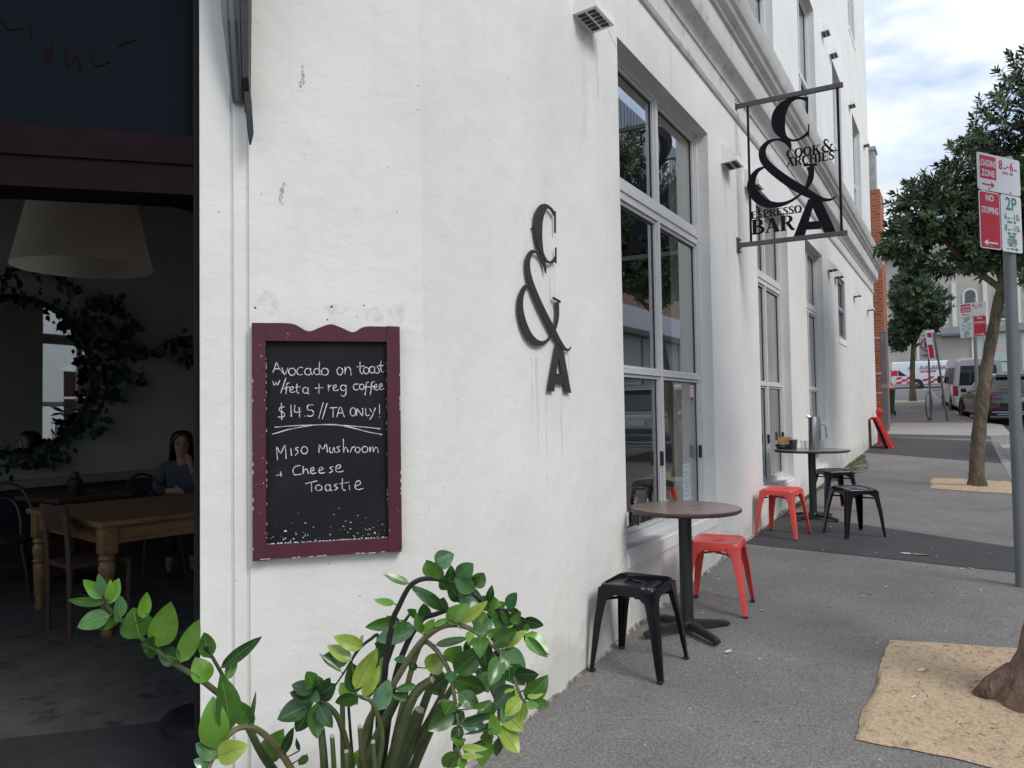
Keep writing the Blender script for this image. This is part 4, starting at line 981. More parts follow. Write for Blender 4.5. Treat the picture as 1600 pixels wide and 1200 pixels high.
# folded awning arm and cover at the head of the doorway
AW = thing('folded_awning', 'dark grey folded awning hanging at the doorway edge above the chalkboard', 'awning', sp(.65, .05, 2.4))
mb = MB()
def spl(s, o, z):
    return tuple(sp(s, o, z))
mb.loft([[spl(.605, .0, 2.52), spl(.625, .0, 2.52), spl(.625, .11, 2.60), spl(.605, .11, 2.60)],
         [spl(.600, .0, 2.9), spl(.628, .0, 2.9), spl(.628, .16, 2.9), spl(.600, .16, 2.9)],
         [spl(.595, .0, 3.5), spl(.632, .0, 3.5), spl(.632, .24, 3.5), spl(.595, .24, 3.5)]])
wb(mb, 'folded_cover', AW, mat('awning_black', (0.02, 0.021, 0.025), .55, var=.2, vscale=9, bump=.3, bscale=20))
mb = MB()
mb.loft([[spl(.600, .06, 2.385), spl(.606, .06, 2.385), spl(.606, .07, 2.385), spl(.600, .07, 2.385)],
         [spl(.592, .045, 2.43), spl(.612, .045, 2.43), spl(.612, .08, 2.43), spl(.592, .08, 2.43)],
         [spl(.600, .03, 2.56), spl(.620, .03, 2.56), spl(.620, .09, 2.56), spl(.600, .09, 2.56)]])
wb(mb, 'hanging_strap', AW, M['black_rubber'], True)
mb = MB()
for a, b in ((.632, .640), (.655, .664)):
    mb.loft([[spl(a, .0, 2.55), spl(b, .0, 2.55), spl(b, .03, 2.55), spl(a, .03, 2.55)],
             [spl(a, .0, 2.8), spl(b, .0, 2.8), spl(b+.01, .10, 2.8), spl(a+.01, .10, 2.8)],
             [spl(a, .0, 3.4), spl(b, .0, 3.4), spl(b+.03, .22, 3.4), spl(a+.03, .22, 3.4)]])
mb.loft([[spl(.632, .02, 2.545), spl(.664, .02, 2.545), spl(.664, .03, 2.55), spl(.632, .03, 2.55)],
         [spl(.632, .05, 2.8), spl(.690, .05, 2.8), spl(.69, .10, 2.8), spl(.632, .10, 2.8)],
         [spl(.632, .12, 3.4), spl(.735, .12, 3.4), spl(.735, .22, 3.4), spl(.632, .22, 3.4)]])
wb(mb, 'side_bracket', AW, mat('awning_grey', (0.13, 0.13, 0.125), .5, var=.1, vscale=5))

# ------------------------------------------------------------------ chalkboard on the splay
M['frame'] = mat('burgundy_board_paint', (0.080, 0.020, 0.030), .5, spec=.25, var=.12, vscale=5, bump=.2, bscale=60, second=(0.30, 0.20, 0.19), s_lo=.66, s_hi=.75, sscale=22)
M['slate'] = mat('blackboard', (0.010, 0.011, 0.013), .6, spec=.18, var=.2, vscale=4, bump=.1, bscale=80, second=(0.028, 0.030, 0.033), s_lo=.5, s_hi=.8, sscale=3)
M['chalk'] = mat('chalk', (0.66, 0.66, 0.65), .95, second=(0.16, 0.16, 0.17), s_lo=.46, s_hi=.68, sscale=150)
M['bare'] = mat('bare_wood_chips', (0.60, 0.54, 0.45), .9, var=.2, vscale=40)
CB = thing('chalkboard', 'burgundy framed chalkboard menu with wavy top on the white corner wall', 'chalkboard', sp(.602, 0, .95))
Ur = -Sd                                   # to the right along the splay
def cb_mb():
    return MB()
BW, BH = .512, .822
O_ = Vector((0, 0, 0))
Z = Vector((0, 0, 1))
mb = MB()
t0, t1 = .004, .034
top = [(0, .818)]
for x, y in smooth([(.0, .818), (.10, .820), (.145, .815), (.19, .792), (.23, .806), (.268, .818), (.305, .806), (.345, .790), (.375, .806), (.40, .812), (.452, .812)], 4)[1:]:
    top.append((x, y))
mb.prism([(.0455, .757), (.0455, .8175)]+[p for p in top if p[0] > .0465]+[(.4645, .812), (.4645, .757)], On*(t1-t0), None, On*t0, Ur, Z)
mb.prism([(.0455, .0), (.0455, .048), (.4645, .048), (.4645, .0)], On*(t1-t0), None, On*t0, Ur, Z)
mb.prism([(0, -.004), (0, .819), (.045, .819), (.045, -.004)], On*(t1-t0+.002), None, On*t0, Ur, Z)
mb.prism([(.465, -.002), (.465, .814), (.512, .812), (.512, -.002)], On*(t1-t0+.002), None, On*t0, Ur, Z)
mb.build('frame', M['frame'], CB)
mb = MB()
mb.prism([(.040, .044), (.040, .762), (.47, .762), (.47, .044)], On*.008, None, On*.006, Ur, Z)
mb.build('board', M['slate'], CB)
mb = MB()
random.seed(2)
for s in CHALK:
    pts = smooth([(u, v, .0031) for u, v in s], 3) if len(s) > 2 else [(u, v, .0031) for u, v in s]
    pts = [(p[0]+random.uniform(-.0005, .0005), p[1]+random.uniform(-.0005, .0005), .0031*random.uniform(.6, 1.35)) for p in pts]
    mb.ribbon(pts, .0006, None, On*.0142, Ur, Z, On, 1)
mb.build('handwriting', M['chalk'], CB)
mb = MB()
for k in range(95):
    u = random.uniform(.05, .455)
    v = .045+abs(random.gauss(0, .045))
    if v > .17 or (u > .20 and u < .30 and random.random() < .4):
        continue
    r = random.uniform(.0006, .0024)
    if random.random() < .04:
        r *= 1.9
    ang = random.uniform(0, 3)
    pl = [(u+r*1.5*math.cos(a+ang)*random.uniform(.5, 1.2), v+r*math.sin(a+ang)*random.uniform(.5, 1.2)) for a in (0, 1.2, 2.4, 3.6, 5)]
    mb.prism(pl, On*.0006, M['chalk'] if random.random() < .7 else M['bare'], On*.0142, Ur, Z)
u = .046
while u < .465:                                    # pale bare edge along the bottom and sides of the slate
    w = random.uniform(.006, .02)
    mb.prism([(u, .0482), (u+w, .0482), (u+w*.8, .0482+random.uniform(.001, .005)), (u+w*.2, .0482+random.uniform(.001, .005))], On*.0007, M['chalk'], On*.0143, Ur, Z)
    u += w*random.uniform(1, 1.4)
for k in range(40):
    v = random.uniform(.05, .75)
    u0 = random.choice((.0455, .4625))
    h = random.uniform(.002, .012)
    mb.prism([(u0, v), (u0+.0022, v), (u0+.0018, v+h), (u0, v+h)], On*.0007, M['chalk'], On*.0143, Ur, Z)
mb.build('chipped_paint', None, CB)
mb = MB()
for k in range(46):                                # worn paint on the frame edges
    side = random.random()
    if side < .35:
        u, v, du, dv = random.choice((.001, .5085)), random.uniform(0, .8), .003, random.uniform(.003, .016)
    elif side < .7:
        u, v, du, dv = random.uniform(0, .5), random.uniform(-.001, .001), random.uniform(.004, .02), .003
    else:
        u, v, du, dv = random.uniform(.0, .045), random.uniform(0, .8), random.uniform(.001, .004), random.uniform(.002, .008)
    mb.prism([(u, v), (u+du, v+.001), (u+du*.8, v+dv), (u+.0006, v+dv*.8)], On*.0008, M['bare'], On*.0361, Ur, Z)
mb.build('worn_edge', None, CB)

# old screw holes and scars on the splay wall
mb = MB()
for s, z, r in ((.592, 1.826, .004), (.33, 1.835, .0045), (.215, 1.842, .003), (.345, 1.788, .003), (.57, 2.23, .002), (.24, 1.80, .002)):
    mb.lathe([(r, 0), (r*.8, .0012), (.0001, .0014)], M['dark_hole'], 8, M=Matrix.Translation(sp(s, 0, z)) @ On.to_track_quat('Z', 'Y').to_matrix().to_4x4())
M['scar'] = mat('bare_render_scar', (0.47, 0.45, 0.40), .95, var=.3, vscale=60)
random.seed(4)
for s, z, h in ((.435, 2.66, .10), (.505, 2.24, .075)):
    for k in range(26):
        q = random.random()
        u, v = s-.012*q+random.gauss(0, .0035), z+h*(q-.5)
        r = random.uniform(.0015, .0055)
        mb.prism([(u+r*math.cos(a)*random.uniform(.4, 1), v+r*1.5*math.sin(a)*random.uniform(.5, 1)) for a in (0, 1.2, 2.4, 3.6, 5)], On*.0008, M['scar'], E0+On*.0003, Sd, Z)
wb(mb, 'wall_scars', BL)

def stain_mat(name, col, amt, sc=(60, 60, 5)):
    m = bpy.data.materials.new(name)
    m.use_nodes = True
    nt = m.node_tree
    nt.nodes.clear()
    o = N(nt, 'ShaderNodeOutputMaterial')
    d = N(nt, 'ShaderNodeBsdfDiffuse', Color=(*col, 1))
    t = N(nt, 'ShaderNodeBsdfTransparent')
    x = N(nt, 'ShaderNodeMixShader')
    tc = N(nt, 'ShaderNodeTexCoord')
    mp = N(nt, 'ShaderNodeMapping')
    mp.inputs['Scale'].default_value = sc
    n = N(nt, 'ShaderNodeTexNoise', Scale=1.0, Detail=6.0, Roughness=.65)
    mr = N(nt, 'ShaderNodeMapRange')
    mr.inputs['From Min'].default_value, mr.inputs['From Max'].default_value = .42, .75
    mr.inputs['To Max'].default_value = amt
    L = nt.links.new
    L(tc.outputs['Object'], mp.inputs['Vector'])
    L(mp.outputs['Vector'], n.inputs['Vector'])
    L(n.outputs['Fac'], mr.inputs['Value'])
    L(mr.outputs[0], x.inputs[0])
    L(t.outputs[0], x.inputs[1])
    L(d.outputs[0], x.inputs[2])
    L(x.outputs[0], o.inputs['Surface'])
    return m
M['rust'] = stain_mat('rust_streak', (.50, .44, .32), .36, (90, 90, 4))
M['dirt'] = stain_mat('dirt_run', (.42, .41, .37), .25, (70, 70, 4))
M['scuff'] = stain_mat('dark_scuff', (.45, .44, .42), .25, (26, 26, 20))
def run(y, z1, z0, w, m, nm):
    mb = MB()
    n = 7
    random.seed(int(y*1000))
    lf, rt = [], []
    for i in range(n+1):
        q = i/n
        ww = w*(1-.55*q)*random.uniform(.75, 1.2)
        o = random.uniform(-.15, .15)*w
        z = z1+(z0-z1)*q
        lf.append((.0012, y-ww/2+o, z)); rt.append((.0012, y+ww/2+o, z))
    mb.add(lf+rt, [(i, i+1, n+2+i, n+1+i) for i in range(n)], m)
    wb(mb, nm, BL)
for y, z1, z0, w in ((3.405, 2.17, 1.80, .028), (3.36, 2.1, 1.86, .02), (3.21, 1.70, 1.18, .035), (3.16, 1.70, 1.35, .02), (3.30, 1.53, 1.10, .02), (3.46, 1.53, 1.16, .022), (3.55, 1.74, 1.5, .02)):
    run(y, z1, z0, w, M['rust'], 'rust_streak')
for y, z1, z0, w in ((4.34, .50, .18, .05), (4.9, .50, .22, .07), (6.1, .50, .2, .06), (7.18, 2.82, 2.2, .05), (7.10, 4.14, 3.4, .04), (3.80, 3.54, 2.9, .10), (6.75, 3.54, 2.8, .09), (5.3, 4.09, 3.72, .10), (9.0, .5, .27, .08), (11.3, .5, .34, .08), (13.2, 3.5, 2.0, .12)):
    run(y, z1, z0, w, M['dirt'], 'dirt_run')
# hairline cracks in the render
def crack(pts, nm='hairline_crack', w=.0022):
    mb = MB()
    random.seed(int(pts[0][0]*977))
    P = []
    for (a, b), (c, d) in zip(pts, pts[1:]):
        for k in range(9):
            q = k/9
            P.append((a+(c-a)*q+random.gauss(0, .006), b+(d-b)*q+random.gauss(0, .006), w*random.uniform(.4, 1.2)))
    P.append((*pts[-1], w*.4))
    mb.ribbon(P, .0006, None, Vector((.0006, 0, 0)), Vector((0, 1, 0)), Z, Vector((1, 0, 0)), 1)
    wb(mb, nm, BL, mat('crack_line', (.30, .29, .27), .95))
crack([(4.02, 3.72), (4.12, 3.70), (4.22, 3.64), (4.29, 3.62)])
crack([(3.98, 3.56), (3.99, 3.35), (4.0, 3.2)])
crack([(4.27, .60), (4.05, .48), (3.9, .46), (3.7, .33)])
crack([(6.26, .6), (6.5, .42), (6.62, .40), (6.9, .26)])
mb = MB()
for s0, s1, z0, z1 in ((.50, .60, 1.785, 1.90), (.05, .13, 1.775, 1.87), (.14, .22, 1.775, 1.84), (.25, .42, 1.80, 1.85)):
    cs, cz = (s0+s1)/2, (z0+z1)/2
    mb.quad([sp(cs+(s1-s0)*.5*math.cos(a)*random.uniform(.6, 1.1), .0012, cz+(z1-z0)*.5*math.sin(a)*random.uniform(.6, 1.1)) for a in [k*.5712 for k in range(11)]], M['scuff'])
wb(mb, 'scuff_marks', BL)

# ------------------------------------------------------------------ steel lettering on the wall and the hanging sign
M['blk_steel'] = mat('black_painted_steel', (0.005, 0.006, 0.010), .55, spec=.15, var=.15, vscale=9)
M['grey_steel'] = mat('dark_grey_letter_steel', (0.040, 0.038, 0.036), .5, spec=.25, var=.1, vscale=9)
M['steel_bar'] = mat('weathered_steel_bar', (0.095, 0.092, 0.090), .5, metal=.3, var=.2, vscale=12)
def logo(parent, O, U, V, Nn, k, thick, m, ku=1.0):
    """the C & A monogram; its design plane is (x,z) of the sign"""
    u0, v0 = .121, 2.914
    for off, (key, nm) in enumerate((('C', 'letter_c'), ('&', 'ampersand'), ('A', 'letter_a'))):
        mb = MB()
        if key == 'A':                        # the A has feet cut level, so it is built from three straight pieces
            for j, pl in enumerate((((.6219, 3.2629), (.6772, 3.2545), (.5812, 2.9401), (.4874, 2.9421)), ((.6245, 3.2625), (.7219, 3.2576), (.8449, 2.9340), (.7496, 2.9369)), ((.6139, 3.066), (.7125, 3.0581), (.7236, 2.9879), (.5921, 2.9967)))):
                mb.prism([((x-u0)*k*ku, (z-v0)*k) for x, z in pl], Vector(Nn)*(thick-.0006*j-.0019*off), None, O, U, V)
        for j, st in enumerate(LOGO[key] if key != 'A' else []):
            mb.ribbon([((x-u0)*k*ku, (z-v0)*k, w*k*(.86 if k < 1 else 1)) for x, z, w in st], thick-.0006*j-.0019*off, None, O, U, V, Nn, 4)
        mb.build(nm, m, parent)
WL = thing('wall_monogram', 'dark grey steel C & A monogram mounted on the white wall beside the chalkboard', 'sign', (0, 3.02, 1.52))
logo(WL, Vector((.014, .0, 0)), Vector((0, 1, 0)), Z, Vector((1, 0, 0)), .725, .008, M['grey_steel'], 1.0)
mb = MB()
for y, z in ((.15, .78), (.41, .10)):
    mb.tube([(0, y, z), (.0139, y, z)], .004, n=6)
mb.build('spacer', M['grey_steel'], WL)

HS = thing('hanging_sign', 'black steel hanging cafe sign with a big C & A monogram between two bars', 'sign', (0, 7.141, 2.9))
HO = Vector((0, 0, -2.9))
logo(HS, HO+Vector((.121, .008, 2.914)), Vector((1, 0, 0)), Z, Vector((0, -1, 0)), 1.0, .014, M['blk_steel'])
for nm, z in (('bar', 4.212), ('bar', 2.928)):
    mb = MB()
    z -= 2.9
    mb.box((.022, -.018, z-.020), (.93, .018, z+.020), bev=.003)
    mb.build(nm, M['steel_bar'], HS)
    mb = MB()
    mb.box((.001, -.045, z-.07), (.010, .045, z+.07), bev=.002)
    mb.box((.0102, -.03, z-.03), (.022, .03, z+.03))
    for dy, dz in ((-.03, .055), (.03, .055), (-.03, -.055), (.03, -.055)):
        mb.tube([(.010, dy, z+dz), (.03, dy, z+dz)], .006, n=6)
    mb.build('wall_plate', M['steel_bar'], HS)
for x in (.122, .884):
    mb = MB()
    mb.tube([(x, 0, .05), (x, 0, 1.29)], .011, n=8)
    mb.build('rod', M['blk_steel'], HS)

# serif lettering drawn as strokes on a 0..1 high grid
T_, t_ = .17, .05
SER = {
 'C': ([[(.62, .80, .05), (.5, .96, .05), (.32, .98, .09), (.12, .75, .17), (.08, .5, .19), (.12, .25, .17), (.32, .02, .09), (.5, .03, .05), (.64, .2, .04)], [(.64, .66, .05), (.64, .98, .05)]], .74),
 'O': ([[(.4, .98, .05), (.18, .85, .14), (.09, .5, .19), (.18, .15, .14), (.4, .02, .05), (.62, .15, .14), (.71, .5, .19), (.62, .85, .14), (.4, .98, .05)]], .84),
 'K': ([[(.17, 0, .18), (.17, 1, .18)], [(.02, .02, .045), (.34, .02, .045)], [(.02, .98, .045), (.34, .98, .045)], [(.26, .42, .05), (.62, .97, .05)], [(.38, .58, .17), (.68, .02, .17)], [(.5, .98, .04), (.75, .98, .04)], [(.52, .02, .045), (.82, .02, .045)]], .84),
 'A': ([[(.38, .99, .05), (.1, .02, .055)], [(.38, .96, .17), (.68, .02, .19)], [(.18, .32, .05), (.54, .32, .05)], [(.0, .02, .04), (.22, .02, .04)], [(.52, .02, .04), (.82, .02, .04)]], .84),
 'R': ([[(.17, 0, .18), (.17, 1, .18)], [(.02, .02, .045), (.34, .02, .045)], [(.02, .97, .05), (.4, .97, .05), (.58, .85, .13), (.6, .72, .16), (.5, .55, .1), (.26, .5, .05)], [(.42, .5, .15), (.66, .05, .15), (.8, .04, .05)]], .82),
 'B': ([[(.17, 0, .18), (.17, 1, .18)], [(.02, .97, .05), (.38, .97, .06), (.54, .85, .13), (.55, .70, .15), (.42, .55, .08), (.26, .53, .05)], [(.26, .51, .05), (.46, .49, .08), (.62, .35, .16), (.62, .18, .16), (.45, .03, .08), (.02, .025, .05)]], .78),
 'E': ([[(.17, 0, .16), (.17, 1, .16)], [(.02, .97, .05), (.6, .97, .05)], [(.02, .03, .05), (.62, .03, .05)], [(.2, .52, .05), (.44, .52, .05)], [(.6, .99, .04), (.6, .76, .04)], [(.62, .01, .04), (.62, .26, .04)], [(.44, .42, .04), (.44, .62, .04)]], .7),
 'S': ([[(.52, .8, .04), (.42, .95, .05), (.26, .97, .07), (.12, .82, .13), (.16, .65, .15), (.38, .46, .15), (.5, .3, .15), (.46, .1, .1), (.28, .02, .06), (.1, .06, .05), (.06, .24, .04)], [(.53, .76, .04), (.53, .98, .04)], [(.06, .02, .04), (.06, .26, .04)]], .62),
 'P': ([[(.17, 0, .17), (.17, 1, .17)], [(.02, .02, .045), (.34, .02, .045)], [(.02, .97, .05), (.4, .97, .06), (.6, .84, .13), (.6, .66, .15), (.45, .49, .08), (.26, .47, .05)]], .7),
 'H': ([[(.17, 0, .17), (.17, 1, .17)], [(.67, 0, .17), (.67, 1, .17)], [(.2, .5, .05), (.64, .5, .05)], [(.02, .02, .04), (.33, .02, .04)], [(.02, .98, .04), (.33, .98, .04)], [(.52, .02, .04), (.83, .02, .04)], [(.52, .98, .04), (.83, .98, .04)]], .88),
 'I': ([[(.17, 0, .18), (.17, 1, .18)], [(.02, .02, .045), (.33, .02, .045)], [(.02, .98, .045), (.33, .98, .045)]], .38),
 '&': ([[(.5, .72, .04), (.46, .9, .06), (.33, .97, .06), (.2, .86, .1), (.26, .66, .12), (.5, .32, .13), (.72, .06, .12), (.88, .04, .04)], [(.27, .58, .03), (.1, .42, .09), (.08, .22, .12), (.26, .04, .09), (.48, .1, .04), (.66, .36, .05), (.72, .52, .06)], [(.6, .53, .04), (.84, .53, .04)]], .92)}
def serif(mb, st, x, z, h, wid, m, O, U, V, Nn, thick):
    tot = sum(SER[c][1] for c in st)
    k = wid/tot
    for c in st:
        for j, s_ in enumerate(SER[c][0]):
            mb.ribbon([(x+p[0]*k, z+p[1]*h, 1.3*p[2]*(h*.55+k*.45)) for p in s_], thick-.0006*j, m, O, U, V, Nn, 2)
        x += SER[c][1]*k
mb = MB()
a = (Vector((1, 0, 0)), Z, Vector((0, -1, 0)))
OO = HO+Vector((0, .004, 0))
serif(mb, 'COOK', .452, 3.652, .076, .285, None, OO, *a, .012)
serif(mb, '&', .742, 3.650, .115, .105, None, OO, *a, .012)
serif(mb, 'ARCHIES', .448, 3.578, .074, .398, None, OO, *a, .012)
serif(mb, 'ESPRESSO', .128, 3.158, .062, .44, None, OO, *a, .012)
serif(mb, 'BAR', .130, 3.012, .132, .375, None, OO, *a, .012)
mb.box((.12, -.004, .255), (.57, .004, .259))
mb.box((.45, -.004, .748), (.884, .004, .753))
mb.build('lettering', M['blk_steel'], HS)

# ------------------------------------------------------------------ the plant at the corner
LEAF = []
for i, (c, r, sp_) in enumerate((((0.020, 0.060, 0.012), .25, .5), ((0.045, 0.125, 0.016), .22, .55), ((0.105, 0.235, 0.024), .22, .55), ((0.26, 0.35, 0.05), .28, .5), ((0.060, 0.150, 0.050), .15, .8), ((0.20, 0.09, 0.05), .5, .4))):
    m = mat('leaf_green', c, r, var=.28, vscale=22, spec=sp_, bump=.12, bscale=60, bdist=.003)
    b = m.node_tree.nodes['Principled BSDF']
    b.inputs['Subsurface Weight'].default_value = 0.0
    LEAF.append(m)
LEAFRIB = mat('leaf_midrib', (.13, .22, .06), .4)
M['stem'] = [mat('stem_green', (0.060, 0.078, 0.028), .45, var=.3, vscale=30), mat('stem_olive', (0.125, 0.115, 0.05), .45, var=.3, vscale=30), mat('stem_dark', (0.022, 0.022, 0.016), .45, var=.3, vscale=30)]
M['cut'] = mat('cut_stem', (0.42, 0.32, 0.24), .9, var=.2, vscale=80)
PL = thing('potted_plant', 'leggy glossy green potted plant with arching stems in front of the white corner', 'plant', (.42, 1.47, gz(1.47)))
dz = -gz(1.47)
def leaf(mb, b, t, w, m, seed):
    rr = random.Random(seed)
    b, t = Vector(b), Vector(t)
    ax = t-b
    L = ax.length
    ax.normalize()
    view = (Vector((1.72, 0, 1.45))-(b+PL.location)).normalized()
    side = ax.cross(view).normalized()
    nrm = side.cross(ax).normalized()
    if nrm.z < -.2:
        nrm = -nrm
    tilt = rr.uniform(-.5, .5)
    side = (side*math.cos(tilt)+nrm*math.sin(tilt)).normalized()
    nrm = side.cross(ax).normalized()
    w = w/max(.75, math.cos(tilt))
    nl, nw = 8, 4
    fold = rr.uniform(.10, .28)
    arch = rr.uniform(-.10, .16)*L
    wav = rr.uniform(0, 6)
    vs, fs = [], []
    for i in range(nl+1):
        q = i/nl
        hw = w*.5*(math.sin(math.pi*min(1, q**.82))**.72)*(1-.12*q) if 0 < q < 1 else 0
        hw = max(hw, w*.015 if q < 1 else .0004)
        for j in range(-nw//2, nw//2+1):
            e = j/(nw/2)
            p = b+ax*(L*q)+side*(hw*e)+nrm*(abs(e)**1.3*fold*hw*1.1+arch*4*q*(1-q)*.6+.06*hw*math.sin(q*9+wav)*abs(e))
            vs.append(p)
    k = nw+1
    for i in range(nl):
        for j in range(nw):
            fs.append((i*k+j, i*k+j+1, (i+1)*k+j+1, (i+1)*k+j))
    mb.add(vs, fs, m)
    # pale midrib standing just proud of the blade
    rb, rf = [], []
    for i in range(nl):
        c = vs[i*k+2]+nrm*.0008
        rb += [c-side*w*.014, c+side*w*.014]
    for i in range(nl-1):
        rf.append((2*i, 2*i+1, 2*i+3, 2*i+2))
    mb.add(rb, rf, LEAFRIB)
stemo = []
for i, (pts, r0, r1, tone) in enumerate(STEMS):
    P = smooth([tuple(p) for p in pts], 4)
    P = [(p[0], p[1], p[2]+dz) for p in P]
    mb = MB()
    n = len(P)
    mb.tube(P, [r0+(r1-r0)*k/(n-1) for k in range(n)], None, 8)
    stemo.append(mb.build('stem', M['stem'][tone], PL, True))
for i in range(len(STEMS)):
    mb = MB()
    for j, (si, b, t, w, tone) in enumerate(LEAVES):
        if si == i:
            tip = Vector(b)+(Vector(t)-Vector(b))*1.10
            leaf(mb, (b[0], b[1], b[2]+dz), (tip[0], tip[1], tip[2]+dz), w*1.18, LEAF[tone], j*7+1)
            # short stalk from the stem to the leaf
            tv = Vector((b[0], b[1], b[2]+dz))
            P = [Vector((p[0], p[1], p[2]+dz)) for p in smooth([tuple(p) for p in STEMS[i][0]], 4)]
            near = min(P, key=lambda p: (p-tv).length)
            if .003 < (near-tv).length < .08:
                mb.tube([near, tv], .0016, M['stem'][0], 5)
    rr = random.Random(i*31+5)
    P = [Vector((p[0], p[1], p[2]+dz)) for p in smooth([tuple(p) for p in STEMS[i][0]], 4)]
    lo_, cnt = {0: (.62, 3), 2: (.5, 3), 4: (.5, 9), 5: (.5, 12), 6: (.5, 7), 7: (.5, 7), 8: (.5, 10), 11: (.55, 4), 12: (.5, 4), 13: (.6, 3), 3: (.75, 3), 9: (.6, 3)}.get(i, (1, 0))
    for q in range(cnt):
        f = lo_+(0.99-lo_)*(q+rr.random())/cnt
        k = f*(len(P)-1)
        k0 = min(int(k), len(P)-2)
        p = P[k0].lerp(P[k0+1], k-k0)
        tg_ = (P[k0+1]-P[k0]).normalized()
        o1 = tg_.orthogonal().normalized()
        o2 = tg_.cross(o1)
        a = rr.uniform(0, 6.28)
        d = (tg_*rr.uniform(.35, .9)+(o1*math.cos(a)+o2*math.sin(a))+Vector((0, 0, rr.uniform(-.1, .35)))).normalized()
        L_ = rr.uniform(.045, .085)
        leaf(mb, p+d*.006, p+d*L_, L_*rr.uniform(.46, .62), LEAF[rr.choice((0, 0, 1, 1, 1, 2, 2, 4))], i*101+q)
    if mb.v:
        mb.build('foliage', None, stemo[i], True, angle=80)
for pts, r in STALKS:
    P = [(p[0], p[1], p[2]+dz) for p in smooth([tuple(p) for p in pts], 3)]
    mb = MB()
    n = len(P)
    mb.tube(P, [r*(1.1-.25*k/(n-1)) for k in range(n)], M['stem'][0], 9, cap=False)
    d = (Vector(P[-1])-Vector(P[-2])).normalized()
    mb.tube([P[-1], Vector(P[-1])+d*.006], [r*.86, r*.7], M['cut'], 9)
    mb.build('cut_stalk', None, PL, True)
pm = mat('charcoal_pot', (0.045, 0.045, 0.047), .6, var=.15, vscale=8)
zt = .40-gz(1.47)
mb = MB()
mb.lathe([(.15, .0), (.165, .01), (.20, zt-.03), (.215, zt-.03), (.215, zt), (.195, zt), (.19, zt-.05)], pm, 32)
mb.build('pot', None, PL, True)
mb = MB()
mb.lathe([(.192, zt-.055), (.1, zt-.04), (.0001, zt-.035)], M['soil'], 24)
mb.build('potting_soil', mat('potting_soil', (.03, .022, .016), 1, var=.3, vscale=40, bump=.8, bscale=80), PL, True)

